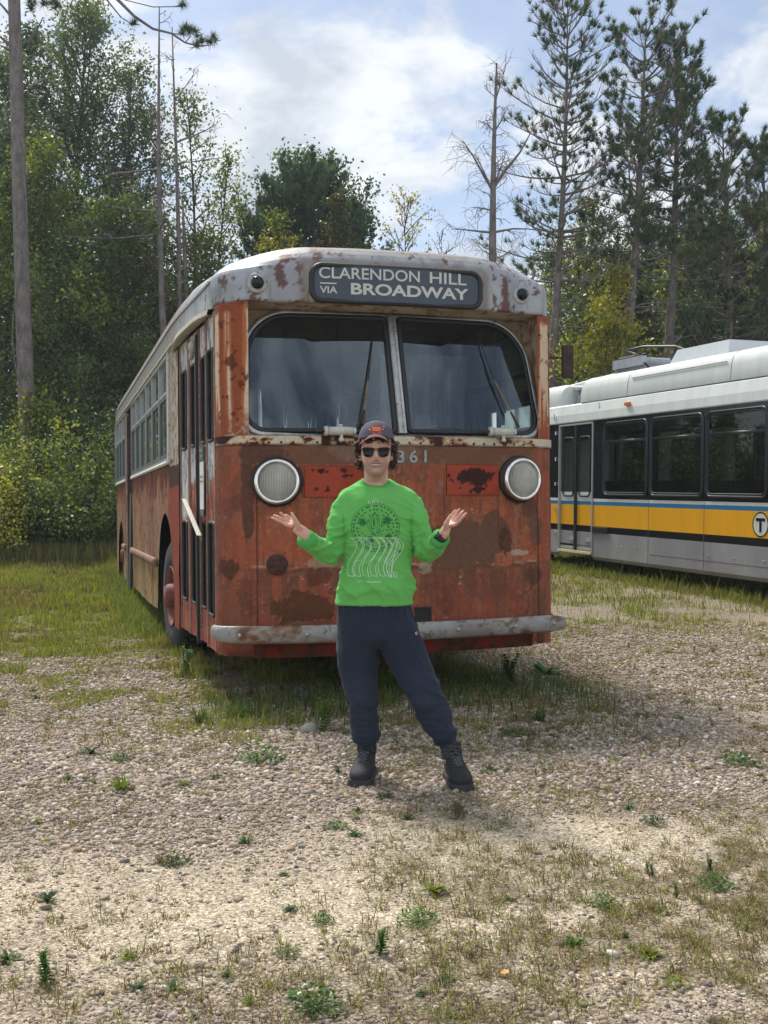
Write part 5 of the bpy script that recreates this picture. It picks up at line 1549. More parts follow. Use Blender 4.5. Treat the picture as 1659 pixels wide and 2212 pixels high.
# ------------------------------------------------------------------ the modern trolleybus on the right
def modern_bus():
    A = math.atan2(0.307, 0.952)
    e = empty('modern_trolleybus', (5.01, 14.5, 0), (R(1.34), 0, A))
    tag(e, 'white modern trolleybus with yellow, blue and black stripes parked at the right edge', 'bus')
    mw = mat('bus_white', (0.60, 0.63, 0.60), 0.38, var=0.10, vscale=2.2, spec=0.5, bump=0.05, bscale=5, stretch=(1, 1.6, 0.35))
    mg = mat('bus_grey', (0.27, 0.27, 0.285), 0.42, var=0.20, vscale=1.6, spec=0.5, bump=0.08, bscale=4, stretch=(1, 1, 0.5))
    mk = mat('bus_black', (0.008, 0.009, 0.012), 0.22, spec=0.6, var=0.1)
    my = mat('bus_yellow', (0.78, 0.38, 0.008), 0.4, var=0.09, vscale=2.5, stretch=(1, 1.5, 0.4))
    mb_ = mat('bus_blue', (0.02, 0.17, 0.36), 0.4, var=0.05)
    gl = glass('tinted_glass', (0.28, 0.30, 0.28), 0.9, 0.015, (0.1, 0.1, 0.09), 0.02, 1.5, 1.0)
    T0, T1 = -5.2, 8.6; WX = 2.55
    bands = [(0.46, 0.87, 1), (0.87, 0.98, 2), (0.98, 1.337, 3), (1.337, 1.40, 4), (1.40, 1.448, 0)]
    wz0, wz1 = 1.52, 2.71
    wins = [(0.04 + 1.435 * k, 1.37 + 1.435 * k) for k in range(-3, 3)] + [(4.345 - 1.32 + 0.0, 4.37)]
    wins = [(0.05, 1.42), (1.50, 2.91), (3.0, 4.37), (-1.40, -0.03), (-2.85, -1.48)]
    door = (4.77, 5.98)
    V = []; F = []; M = []
    def q(t0, t1, z0, z1, m, x0=0.0, x1=0.0):
        b = len(V); V.extend([(x0, t0, z0), (x0, t1, z0), (x1, t1, z1), (x1, t0, z1)]); F.append((b, b + 3, b + 2, b + 1)); M.append(m)
    for (t0, t1) in ((T0, door[0]), (door[1], T1)):
        n = max(1, int((t1 - t0) / 0.6))
        for (a, b, m) in bands: q(t0, t1, a, b, m)
        q(t0, t1, 0.40, 0.46, 1, 0.05, 0.0)
    # black window band with openings
    ws = sorted(wins + [(door[0], door[1])])
    cur = T0
    for (a, b) in ws:
        if a > cur: q(cur, a, 1.448, 2.78, 2)
        if (a, b) != door: q(a, b, 1.448, wz0, 2); q(a, b, wz1, 2.78, 2)
        else: q(a, b, 2.735, 2.78, 2)
        cur = b
    q(cur, T1, 1.448, 2.78, 2)
    # fascia and roof skin with rounded shoulder
    prof = [(0.0, 2.78), (-0.015, 2.785), (-0.02, 2.80), (-0.01, 2.93), (0.03, 3.09), (0.05, 3.10), (0.08, 3.12), (0.5, 3.18), (1.27, 3.22), (2.05, 3.18), (2.50, 3.10), (2.55, 2.8)]
    for a, b in zip(prof[:-1], prof[1:]): q(T0, T1, a[1], b[1], 0, a[0], b[0])
    o = mesh_obj('body', V, F, [mw, mg, mk, my, mb_], e, False, M)
    # far side with windows, ends, floor
    mb = MB()
    for (a, b, m) in ((0.46, 1.50, 1), (2.72, 2.80, 2)): mb.box((WX, T0, a), (WX + 0.02, T1, b), m)
    t = T0
    while t < T1 - .2: mb.box((WX, t, 1.50), (WX + 0.02, min(T1, t + 0.25), 2.72), 2); t += 1.5
    mb.box((0.02, T0, 0.46), (WX, T0 + 0.03, 3.1), 0); mb.box((0.02, T1 - 0.03, 0.46), (WX, T1, 3.1), 0)
    mb.box((0.02, T0 + .04, 0.60), (WX, T1 - .04, 0.64), 2); mb.box((0.05, T0 + .04, 2.84), (WX - .02, T1 - .04, 2.87), 1)
    mb.build('shell', [mw, mg, mk], e)
    mseat = mat('bus_seat', (0.03, 0.035, 0.05), 0.7, var=.2); first = None
    for t in (-4, -3.1, -2.2, -1.3, -0.4, 0.5, 1.4, 2.3, 3.2, 4.1):
        for x in (0.5, 2.05):
            if first is None:
                a = MB(); a.box((-0.42, 0, 0.98), (0.42, 0.42, 1.08), bev=0.03); a.box((-0.42, 0.38, 1.0), (0.42, 0.46, 1.75), bev=0.03); first = a.build('seat', mseat, e, True, loc=(x, t, 0))
            else: c = first.copy(); COL.objects.link(c); c.parent = e; c.location = (x, t, 0)
    my2 = mat('handrail_yellow', (0.5, 0.38, 0.02), 0.4)
    for t in (-0.8, 1.0, 2.8, 4.6, 5.5):
        a = MB(); a.tube([(0.9, t, 0.64), (0.9, t, 2.84)], 0.016, 8); a.build('handrail', my2, e, True)
    # windows
    for (a, b) in wins:
        w = empty('window', (0, (a + b) / 2, (wz0 + wz1) / 2), parent=e); hy = (b - a) / 2; hz = (wz1 - wz0) / 2
        ring = rrect_pts([(-hy, -hz), (hy, -hz), (hy, hz), (-hy, hz)], [0.11] * 4, 7)
        ring2 = rrect_pts([(-hy + .035, -hz + .035), (hy - .035, -hz + .035), (hy - .035, hz - .035), (-hy + .035, hz - .035)], [0.08] * 4, 7)
        m = MB(); m.tube([(-0.006, y, z) for y, z in ring], 0.018, 6, closed=True); m.tube([(-0.004, y, z) for y, z in ring2], 0.012, 6, closed=True)
        m.box((-0.012, -hy, hz - 0.335), (0.01, hy, hz - 0.305)); m.tube([(-0.016, -hy + .01, hz - 0.30), (-0.016, hy - .01, hz - 0.30)], 0.006, 5)
        m.build('window_frame', MATS.get('frame_black') or mat('frame_black', (0.018, 0.020, 0.028), 0.35, spec=0.6, var=.1), w, True)
        # corner fillers between the rounded frame and the square opening
        V = [(0.003, -hy, -hz), (0.003, hy, -hz), (0.003, hy, hz), (0.003, -hy, hz)]; mesh_obj('pane', V, [(0, 3, 2, 1)], gl, w)
    # door: two leaves
    dw = (door[1] - door[0]) / 2
    df = MB(); df.box((-0.015, door[0] - 0.03, 0.50), (0.02, door[0], 2.76)); df.box((-0.015, door[1], 0.50), (0.02, door[1] + 0.03, 2.76)); df.box((-0.015, door[0], 2.735), (0.02, door[1], 2.765))
    dfr = df.build('door_frame', MATS.get('door_alu') or mat('door_alu', (0.45, 0.46, 0.45), 0.4, 0.3, var=.1), e)
    m = MB(); m.box((-0.03, door[0], 0.49), (0.03, door[1], 0.53)); m.build('door_step', mat('cream_step', (0.62, 0.58, 0.42), 0.5, var=.1), e)
    for k in range(2):
        a = door[0] + k * dw + 0.01; b = a + dw - 0.02
        d = empty('door', (0.02, a, 0), parent=e)
        W = b - a; V = []; F = []; M = []
        def qq(y0, y1, z0, z1, mi): bb = len(V); V.extend([(0, y0, z0), (0, y1, z0), (0, y1, z1), (0, y0, z1)]); F.append((bb, bb + 3, bb + 2, bb + 1)); M.append(mi)
        for (z0, z1, mi) in ((0.66, 0.87, 1), (0.87, 0.98, 2), (0.98, 1.337, 3), (1.337, 1.40, 4), (1.40, 1.56, 0), (2.45, 2.73, 2)): qq(0.0, W, z0, z1, mi)
        qq(0, 0.10, 1.56, 2.45, 2); qq(W - 0.10, W, 1.56, 2.45, 2); qq(0, W, 0.54, 0.66, 1)
        mesh_obj('door_leaf', V, F, [mw, mg, mk, my, mb_], d, False, M)
        pn = rrect_pts([(0.10, 1.49), (W - 0.10, 1.49), (W - 0.10, 2.52), (0.10, 2.52)], [0.07] * 4, 6)
        m = MB(); m.tube([(-0.006, y, z) for y, z in pn], 0.016, 6, closed=True); fr = m.build('window_rubber', m_black, d, True)
        V = [(0.004, y, z) for y, z in pn]; mesh_obj('pane', V, [tuple(range(len(V)))[::-1]], gl, fr)
        m = MB(); m.box((-0.012, 0.05, 0.70), (0.0, 0.22, 0.76)); m.box((-0.012, 0.05, 0.56), (0.0, W - 0.05, 0.60)); m.build('door_bracket', MATS['door_alu'], d)
    m = MB(); m.box((-0.012, (door[0] + door[1]) / 2 - 0.035, 0.54), (0.015, (door[0] + door[1]) / 2 + 0.035, 2.72)); m.build('door_seal', m_black, e)
    m = MB()
    for z in (0.80, 1.25, 1.70, 2.15, 2.62): m.box((-0.03, 6.11, z - 0.035), (0.0, 6.15, z + 0.035), bev=0.006)
    m.box((-0.035, 6.13, 2.87), (-0.01, 6.18, 2.97), bev=0.008)
    m.build('body_hinge', m_chrome, e)
    m = MB(); m.box((-0.03, 4.20, 0.87), (0.0, 4.72, 0.97), bev=0.006); m.build('side_vent', mat('vent_black', (0.02, 0.02, 0.025), 0.4, var=.1), e)
    m = MB(); m.box((-0.045, 3.50, 2.955), (-0.005, 3.66, 3.01), bev=0.008); m.build('side_marker', mat('orange_marker', (0.65, 0.13, 0.01), 0.3), e)
    m = MB()
    for t in (3.75, 3.3, 2.5, 1.35, 0.75, 0.1, -.3): m.ell((-0.004, t, 0.68), (0.006, 0.014, 0.014), n=8, k=4)
    m.build('side_bolt', MATS['door_alu'], e, True)
    m = MB()
    for t in (4.70, 2.95, 1.46, 0.0): m.box((-0.0025, t, 0.47), (0.003, t + 0.008, 1.43))
    m.box((-0.0025, -1.0, 0.600), (0.003, 2.9, 0.606))
    m.build('panel_joint', MATS.get('joint_dark') or mat('joint_dark', (0.10, 0.10, 0.10), 0.7), e)
    # the round emblem
    def disc(r0, r1, off, mt, nm, par):
        V = []; F = []; n = 40
        for i in range(n):
            a = 2 * math.pi * i / n
            V += [(-off, 0.175 - r0 * math.cos(a), 1.16 + r0 * math.sin(a)), (-off, 0.175 - r1 * math.cos(a), 1.16 + r1 * math.sin(a))]
        if r0 > 0: F = [(2 * i, 2 * i + 1, (2 * i + 3) % (2 * n), (2 * i + 2) % (2 * n)) for i in range(n)]
        else: F = [tuple(2 * i + 1 for i in range(n))]
        return mesh_obj(nm, V, F, mt, par)
    em = disc(0, 0.150, 0.004, mw, 'emblem', e); disc(0.150, 0.168, 0.005, mk, 'emblem_ring', em)
    m = MB(); m.box((-0.0075, 0.175 - 0.095, 1.205), (-0.005, 0.175 + 0.095, 1.245)); m.box((-0.0075, 0.175 - 0.022, 1.06), (-0.005, 0.175 + 0.022, 1.205)); m.build('emblem_letter', mk, em)
    # roof pods
    def pod(t0, t1, z0, z1, x0, x1, nm, seams=()):
        V = []; F = []
        pr = [(x0, z0), (x0 - 0.005, z0 + 0.02), (x0 + 0.012, z0 + (z1 - z0) * 0.55), (x0 + 0.02, z0 + (z1 - z0) * 0.62), (x0 + 0.045, z1 - 0.09), (x0 + 0.09, z1 - 0.035), (x0 + 0.17, z1), (x1 - 0.17, z1), (x1 - 0.05, z1 - 0.06), (x1, z0)]
        ts = [t0, t0 + 0.03, t0 + 0.09] + list(np.linspace(t0 + 0.3, t1 - 0.3, 8)) + [t1 - 0.09, t1 - 0.03, t1]
        for t in ts:
            g = min(t - t0, t1 - t); f = 1 - 0.10 * max(0, 1 - g / 0.09) ** 2
            for (x, z) in pr: V.append((x + (0.05 * (1 - f) * 10 * 0.3), t, z0 + (z - z0) * f))
        k = len(pr)
        for i in range(len(ts) - 1):
            for j in range(k - 1): F.append((i * k + j, i * k + j + 1, (i + 1) * k + j + 1, (i + 1) * k + j))
        F += [tuple(range(k))[::-1], tuple((len(ts) - 1) * k + j for j in range(k))]
        o = mesh_obj(nm, V, F, mw, e); autosmooth(o, 50)
        m = MB()
        for t in seams: m.tube([(x - 0.002 if j < 4 else x, t, z + 0.002) for j, (x, z) in enumerate(pr[:8])], 0.004, 4)
        if seams: m.build('panel_seam', MATS.get('seam_grey') or mat('seam_grey', (0.25, 0.26, 0.25), 0.6), o)
        return o
    p = pod(-5.0, 5.33, 3.12, 3.55, 0.05, 2.50, 'roof_pod', (0.95, 3.72, -1.9))
    m = MB(); m.tube([(0.058, 1.05, 3.40), (0.058, 3.6, 3.40)], 0.009, 5); m.build('pod_groove', MATS['seam_grey'], p)
    pod(6.15, 8.4, 3.12, 3.52, 0.08, 2.45, 'roof_pod')
    m = MB(); m.box((-0.0225 + 0.02, 4.55, 2.79), (0.004, 4.56, 3.08)); m.build('fascia_seam', MATS['seam_grey'], e)
    m = MB()
    V = [(0.8, 2.10, 3.5), (2.2, 2.10, 3.5), (2.2, 3.85, 3.5), (0.8, 3.85, 3.5), (0.86, 2.14, 3.88), (2.14, 2.14, 3.88), (2.14, 3.55, 3.88), (0.86, 3.55, 3.88)]
    m.add(V, [(0, 3, 2, 1), (4, 5, 6, 7), (0, 1, 5, 4), (1, 2, 6, 5), (2, 3, 7, 6), (3, 0, 4, 7)]); m.build('roof_unit', mat('unit_grey', (0.48, 0.51, 0.53), 0.5, var=.06), e)
    m = MB()
    for k in range(6): m.box((0.35, 5.45 + 0.1 * k, 3.14), (0.45 + 0.2 * (k % 2), 5.50 + 0.1 * k, 3.30 + 0.03 * k))
    m.tube([(0.3, 5.40, 3.50), (0.35, 5.8, 3.32), (0.4, 6.1, 3.18)], 0.04, 8); m.box((0.3, 5.40, 3.40), (1.6, 6.1, 3.44)); m.box((1.0, 5.4, 3.12), (1.6, 6.1, 3.4))
    m.build('roof_equipment', MATS.get('equip_grey') or mat('equip_grey', (0.30, 0.32, 0.34), 0.5, 0.2, var=.2), e)
    # trolley base and poles
    m = MB()
    m.box((0.9, 4.6, 3.60), (1.7, 5.9, 3.68), 1); m.box((1.0, 4.8, 3.70), (1.6, 5.8, 3.78), 0)
    for k in range(4): m.tube([(1.0, 4.9 + k * 0.24, 3.84), (1.55, 4.9 + k * 0.24, 3.84)], 0.085, 10, 0)
    m.box((0.92, 4.75, 3.77), (1.02, 5.75, 3.93), 0); m.tube([(1.1, 4.9, 3.98), (1.1, 5.8, 3.98)], 0.03, 6, 2)
    m.tube([(1.0, 4.65, 3.72), (0.95, 5.0, 3.98), (1.0, 5.4, 4.08), (1.1, 5.0, 4.12), (1.3, 4.3, 4.05), (1.4, 3.9, 3.9)], 0.022, 6, 2)
    m.box((0.95, 4.7, 3.55), (1.6, 5.8, 3.62), 1)
    m.build('pole_base', [MATS['equip_grey'], m_rust, m_black], e)
    for x in (1.15, 1.45):
        m = MB(); m.tube([(x, 5.0, 3.76), (x, 8.7, 3.62), (x, 12.0, 3.52)], [0.038, 0.034, 0.028], 10); m.build('trolley_pole', mat('pole_white', (0.52, 0.54, 0.52), 0.45, var=.12) if 'pole_white' not in MATS else MATS['pole_white'], e, True)
    # wheels, hidden low
    for t in (-3.2, 7.2):
        for x in (0.16, 2.4):
            m = MB(); M_ = Matrix.Translation((x, t, 0.50)) @ Matrix.Rotation(R(90), 4, 'Y'); m.lathe([(0, -.13), (0.3, -0.14), (0.46, -0.13), (0.48, -0.10), (0.48, 0.10), (0.46, 0.13), (0.3, 0.14), (0, .13)], M_, 32); m.build('wheel', m_tyre, e, True)
modern_bus()
# ------------------------------------------------------------------ the man
def fused(mb, voxel, smooth_it=4, fac=0.5):
    """union of the overlapping closed volumes as one continuous surface -> (V, F)"""
    o = mesh_obj('fuse', mb.V, mb.F, [], None)
    bm = bmesh.new(); bm.from_mesh(o.data); bmesh.ops.remove_doubles(bm, verts=bm.verts[:], dist=1e-6); bmesh.ops.recalc_face_normals(bm, faces=bm.faces[:]); bm.to_mesh(o.data); bm.free()
    r = o.modifiers.new('r', 'REMESH'); r.mode = 'VOXEL'; r.voxel_size = voxel; r.adaptivity = 0
    if smooth_it:
        s = o.modifiers.new('s', 'SMOOTH'); s.iterations = smooth_it; s.factor = fac
    dg = bpy.context.evaluated_depsgraph_get(); dg.update()
    me = o.evaluated_get(dg).to_mesh()
    n = len(me.vertices); V = np.empty(n * 3, np.float32); me.vertices.foreach_get('co', V); V = V.reshape(-1, 3).astype(float)
    NN = np.empty(n * 3, np.float32); me.vertices.foreach_get('normal', NN); NN = NN.reshape(-1, 3).astype(float)
    F = [tuple(p.vertices) for p in me.polygons]
    o.evaluated_get(dg).to_mesh_clear(); bpy.data.objects.remove(o, do_unlink=True)
    return V, F, NN
def ringtube(mb, rings, n=28):
    """rings: (centre, axis_a, axis_b) closed stack"""
    V = []; F = []
    for (c, a, b, ex) in rings:
        c = Vector(c); a = Vector(a); b = Vector(b)
        for j in range(n):
            q = 2 * math.pi * j / n; cs, sn = math.cos(q), math.sin(q)
            V.append(c + a * (math.copysign(abs(cs) ** ex, cs)) + b * (math.copysign(abs(sn) ** ex, sn)))
    k = len(rings)
    for i in range(k - 1):
        for j in range(n):
            j2 = (j + 1) % n; F.append((i * n + j, i * n + j2, (i + 1) * n + j2, (i + 1) * n + j))
    F.append(tuple(range(n - 1, -1, -1))); F.append(tuple((k - 1) * n + j for j in range(n)))
    mb.add(V, F)
YB = 5.50
def zv(v, Y=YB): return CAM_H + (1106 - v) * Y / 2400
def xu(u, Y=YB): return (u - 829.5) * Y / 2400
def torso_rings(grow=0.0):
    rows = [(1306, 727, 891, .132), (1285, 730, 889.5, .133), (1255, 735, 888.5, .128), (1225, 739.5, 887.5, .122), (1190, 741, 887.5, .118), (1150, 740, 889, .120), (1115, 737, 893, .122), (1090, 731, 901, .114), (1077, 731, 900, .104), (1066, 735, 894, .094), (1058, 745, 882, .086), (1052, 757, 869, .080), (1047, 768, 856, .074), (1043, 775, 847, .070)]
    out = []
    for (v, a, b, d) in rows:
        cy = YB + 0.02 - 0.01 * (v < 1080)
        out.append(((xu((a + b) / 2), cy, zv(v)), ((xu(b) - xu(a)) / 2 + grow, 0, 0), (0, d + grow, 0.028 * max(0, min(1, (1085 - v) / 40))), 0.86 if v > 1080 else 0.95))
    return out
ARM_L = [(757, 1082, 5.51, .050), (746, 1093, 5.51, .060), (735, 1130, 5.505, .058), (726, 1170, 5.50, .056), (716, 1196, 5.485, .058), (700, 1192, 5.43, .053), (678, 1175, 5.34, .047), (662, 1165, 5.28, .045)]
ARM_R = [(876, 1078, 5.51, .050), (887, 1090, 5.51, .061), (902, 1130, 5.505, .058), (914, 1168, 5.50, .057), (921, 1191, 5.485, .058), (932, 1187, 5.43, .053), (944, 1172, 5.34, .047), (951, 1163, 5.29, .044)]
def P3(t): return tuple(px(t[0], t[1], t[2]))
LEG_L = [(783, 1335, 5.52, .112), (777, 1380, 5.52, .113), (773, 1437, 5.51, .103), (779, 1480, 5.49, .083), (784, 1512, 5.47, .066), (788, 1545, 5.49, .064), (789, 1575, 5.51, .063), (791, 1596, 5.515, .050), (792.5, 1612, 5.52, .040)]
LEG_R = [(845, 1335, 5.52, .112), (858, 1375, 5.50, .113), (884, 1430, 5.47, .100), (905, 1470, 5.44, .084), (921, 1505, 5.41, .074), (934, 1535, 5.42, .074), (946, 1562, 5.43, .073), (957, 1583, 5.44, .058), (967, 1600, 5.45, .044)]
HC = px(812.5, 972, 5.47)
def make_person():
    # ---------------- body: head, neck, trunk, arms, hands and legs as one surface
    b = MB()
    h = Vector(HC)
    b.ell(h + Vector((0, 0.018, 0.035)), (.077, .098, .098), n=28, k=20)
    # face and jaw
    rows = [(-0.128, .020, .022, -0.058), (-0.122, .034, .034, -0.050), (-0.110, .047, .048, -0.040), (-0.09, .058, .062, -0.027), (-0.06, .067, .078, -0.013), (-0.03, .0725, .088, -0.005), (0.0, .075, .093, 0.0), (0.03, .076, .096, 0.004), (0.06, .074, .094, 0.008)]
    ringtube(b, [(h + Vector((0, cy, z)), (rx, 0, 0), (0, ry, 0), 0.93) for (z, rx, ry, cy) in rows])
    b.tube([h + Vector((0, -0.088, -0.005)), h + Vector((0, -0.100, -0.030)), h + Vector((0, -0.113, -0.047))], [.009, .0125, .0150], 10)
    for s in (-1, 1):
        b.ell(h + Vector((s * .013, -0.098, -0.050)), (.011, .012, .009), n=10, k=8)
        b.ell(h + Vector((s * .040, -0.070, -0.040)), (.022, .020, .018), n=12, k=8)       # cheeks raised by the smile
        b.ell(h + Vector((s * .078, 0.010, -0.025)), (.010, .020, .032), n=12, k=10)       # ears
        b.ell(h + Vector((s * .030, -0.084, 0.018)), (.024, .012, .008), n=10, k=8)        # brow
    b.tube([h + Vector((-.030, -0.080, -0.066)), h + Vector((-.015, -0.0915, -0.0705)), h + Vector((0, -0.0945, -0.0715)), h + Vector((.015, -0.0915, -0.0705)), h + Vector((.030, -0.080, -0.066))], [.0028, .0038, .0042, .0038, .0028], 8)
    b.tube([h + Vector((-.030, -0.080, -0.067)), h + Vector((-.015, -0.088, -0.0815)), h + Vector((0, -0.0915, -0.086)), h + Vector((.015, -0.088, -0.0815)), h + Vector((.030, -0.080, -0.067))], [.0028, .0042, .0050, .0042, .0028], 8)
    b.ell(h + Vector((0, -0.080, -0.112)), (.022, .018, .014), n=12, k=8)
    b.tube([h + Vector((0, 0.02, -0.06)), px(812, 1040, 5.52), px(811.5, 1056, 5.525), px(811, 1085, 5.53)], [.062, .058, .074, .08], 20)
    ringtube(b, [(c, Vector(a) * 0.86, Vector(d) * 0.84, ex) for (c, a, d, ex) in torso_rings()])
    for A, wr in ((ARM_L, (668, 1161, 5.285)), (ARM_R, (955, 1160, 5.29))):
        pts = [P3(t) for t in A[:-1]] + [tuple(px(*wr))]
        b.tube(pts, [t[3] * 0.66 for t in A[:-2]] + [.032, .027], 14)
    for L in (LEG_L, LEG_R):
        b.tube([P3(t) for t in L], [t[3] * 0.76 for t in L[:-2]] + [.034, .031], 16)
    b.tube([px(792.5, 1612, 5.52), px(794, 1668, 5.56)], [.030, .030], 12); b.tube([px(967, 1600, 5.45), px(976, 1655, 5.46)], [.030, .032], 12)
    # hands: palm, four unequal bent fingers and a thumb that leaves the side of the palm
    def hand(wrist, palm, fingers, thumb, fr):
        W = px(*wrist); Pm = px(*palm); b.tube([W, W.lerp(Pm, 0.5), Pm], [.026, .030, .024], 14, flat=0.62)
        for pts, r in fingers:
            q = [px(*p) for p in pts]; b.tube([Pm.lerp(q[0], 0.35)] + q, [r * 1.25, r * 1.12, r, r * 0.92, r * 0.72], 10)
            b.ell(q[-1], (r * .74,) * 3, n=8, k=6)
        q = [px(*p) for p in thumb]; b.tube([W.lerp(Pm, 0.55)] + q, [.015, .0125, .0105, .0075], 10); b.ell(q[-1], (.0077,) * 3, n=8, k=6)
    hand((668, 1161, 5.285), (638, 1138, 5.25), [
        ([(621, 1135, 5.215), (607, 1127.5, 5.19), (596, 1122, 5.18), (586.5, 1118, 5.185)], .0078),
        ([(619, 1131, 5.235), (609, 1121, 5.22), (601, 1116.5, 5.215), (592, 1113.5, 5.22)], .0084),
        ([(623, 1127, 5.26), (615, 1117, 5.26), (610, 1112, 5.25), (605.5, 1108, 5.24)], .0088),
        ([(629, 1124, 5.28), (623, 1116, 5.29), (618, 1113, 5.28), (614, 1115, 5.265)], .0086)],
        [(640, 1128, 5.21), (635, 1119, 5.195), (630.5, 1109, 5.19)], 0)
    hand((955, 1160, 5.29), (967, 1137, 5.25), [
        ([(984, 1133, 5.215), (993, 1125, 5.19), (1000, 1116, 5.18), (1007, 1108.5, 5.185)], .0078),
        ([(982, 1128, 5.235), (989, 1118, 5.22), (995, 1110, 5.215), (1001, 1103.5, 5.22)], .0084),
        ([(978, 1125, 5.26), (983, 1114, 5.26), (988, 1106, 5.25), (992.5, 1100, 5.24)], .0088),
        ([(973, 1124, 5.28), (976, 1114, 5.29), (980, 1107, 5.28), (984.5, 1102.5, 5.27)], .0086)],
        [(964, 1130, 5.21), (969, 1122, 5.19), (974, 1113, 5.185)], 0)
    V, F, NN = fused(b, 0.0042, 2, 0.4)
    d = V - np.array(h)
    n = fbm(V, 60, 201, 3); n2 = fbm(V, 220, 202, 2)
    c = np.tile(np.array([0.62, 0.37, 0.29]), (len(V), 1)) * (0.86 + 0.28 * n)[:, None]
    head = d[:, 2] > -0.135
    beard = np.clip(sst(d[:, 2], -0.048, -0.075) * sst(-d[:, 1], -0.02, 0.03) * 0.9, 0, 1) * (d[:, 2] > -0.16)
    mous = np.exp(-((d[:, 2] + 0.061) / 0.006) ** 2) * np.exp(-(d[:, 0] / 0.026) ** 4) * (d[:, 1] < -0.06)
    lipz = -0.0715 + 0.004 * (np.abs(d[:, 0]) / 0.03) ** 2 * 1.5
    zc_ = -0.0845 + 0.016 * (d[:, 0] / 0.033) ** 2
    lip = ((np.abs(d[:, 2] - zc_) < 0.0052) & (np.abs(d[:, 0]) < 0.028) & (d[:, 1] < -0.075))
    bear = np.maximum(beard * (0.55 + 0.25 * n2) * (1 - 0.55 * np.exp(-((d[:, 0] / 0.022) ** 2 + ((d[:, 2] + 0.098) / 0.008) ** 2))), mous * 0.5)
    c = lerp(c, (0.13, 0.078, 0.060), bear * 0.95)
    c[lip] = (0.34, 0.14, 0.12)
    rosy = np.exp(-(((np.abs(d[:, 0]) - 0.042) / 0.02) ** 2 + ((d[:, 2] + 0.043) / 0.018) ** 2)) * (d[:, 1] < -.05)
    c = lerp(c, (0.50, 0.20, 0.155), rosy * 0.4); nose = np.exp(-((d[:, 0] / 0.014) ** 2 + ((d[:, 2] + 0.048) / 0.012) ** 2)) * (d[:, 1] < -.09); c = lerp(c, (0.50, 0.20, 0.16), nose * 0.35)
    # pinker fingertips
    tip = ((V[:, 0] < px(612, 0, 5.2)[0]) | (V[:, 0] > px(988, 0, 5.2)[0])) & (V[:, 2] > 1.2)
    c[tip] = lerp(c[tip], (0.52, 0.20, 0.16), 0.35 * np.ones(tip.sum()))
    m_skin = bpy.data.materials.new('skin'); m_skin.use_nodes = True; nt = m_skin.node_tree; bs_ = nt.nodes['Principled BSDF']
    a = nt.nodes.new('ShaderNodeVertexColor'); a.layer_name = 'Col'; nt.links.new(a.outputs[0], bs_.inputs['Base Color'])
    bs_.inputs['Roughness'].default_value = 0.5; bs_.inputs['Subsurface Weight'].default_value = 0.12; bs_.inputs['Subsurface Radius'].default_value = (0.012, 0.005, 0.003); bs_.inputs['Specular IOR Level'].default_value = 0.35
    base = np.array([px(880, 1700, 5.4)[0], 5.4, 0.0])
    per = mesh_obj('person', V - base, F, m_skin, None, True, col=c, loc=base)
    tag(per, 'smiling man in green long sleeved shirt, navy sweatpants and cap, both palms turned up', 'person')
    def part(name, V, F, mats, parent=per, smooth=True, col=None, mi=None):
        o = mesh_obj(name, np.asarray(V, float) - base, F, mats, parent, smooth, col=col, mi=mi); return o
    def mbpart(mb, name, mats, parent=per, smooth=True): return part(name, [tuple(v) for v in mb.V], mb.F, mats, parent, smooth, mi=mb.M)
    # mouth: dark gap and teeth
    mb = MB(); mb.tube([h + Vector((-.030, -0.0835, -0.0675)), h + Vector((-.015, -0.0925, -0.0745)), h + Vector((0, -0.0958, -0.0765)), h + Vector((.015, -0.0925, -0.0745)), h + Vector((.030, -0.0835, -0.0675))], [.0015, .0046, .0056, .0046, .0015], 8)
    mbpart(mb, 'teeth', mat('teeth', (0.58, 0.50, 0.44), 0.4))
    mb = MB(); mb.tube([h + Vector((-.031, -0.0840, -0.0660)), h + Vector((-.015, -0.0945, -0.0722)), h + Vector((0, -0.0982, -0.0738)), h + Vector((.015, -0.0945, -0.0722)), h + Vector((.031, -0.0840, -0.0660))], [.0018, .0030, .0032, .0030, .0018], 6)
    mbpart(mb, 'mouth_line', mat('mouth_dark', (0.06, 0.02, 0.018), 0.6))
    # ---------------- shirt
    b = MB()
    ringtube(b, torso_rings(0.0), 36)
    for A in (ARM_L, ARM_R): b.tube([P3(t) for t in A], [t[3] * 0.92 for t in A], 18)
    V, F, NN = fused(b, 0.006, 6, 0.5)
    x, y, z = V[:, 0], V[:, 1], V[:, 2]
    elbow = np.zeros(len(V))
    for A in (ARM_L, ARM_R):
        e0 = np.array(P3(A[4])); elbow = np.maximum(elbow, np.exp(-(np.linalg.norm(V - e0, axis=1) / 0.10) ** 2))
    armm = sst(np.abs(x - xu(813)), 0.165, 0.20)
    def ridge(n): return 1 - np.abs(2 * n - 1)
    cx = xu(811)
    w1 = ridge(fbm(np.stack([(x - cx) * 5 + z * 3, z * 2.2, y * 2], 1), 1.6, 211, 3)) ** 2
    w2 = ridge(fbm(np.stack([(x - cx) * 3, (z + 0.4 * np.abs(x - cx)) * 13, y * 3], 1), 1.0, 213, 3)) ** 2
    w3 = ridge(fbm(V * [9, 5, 14], 1.5, 215, 3)) ** 2
    low = sst(z, 1.16, 0.93); drape = (1 - armm)
    arm_pit = np.exp(-((np.abs(x - cx) - 0.165) / 0.05) ** 2) * np.exp(-((z - 1.27) / 0.10) ** 2)
    disp = 0.017 * (w1 ** 2.2 - 0.2) * drape * (0.5 + low) + 0.021 * (w2 ** 2.2 - 0.2) * (low * 0.5 + 1.2 * arm_pit + 0.3) + 0.015 * (w3 ** 2.2 - 0.2) * (elbow + 0.45 * armm)
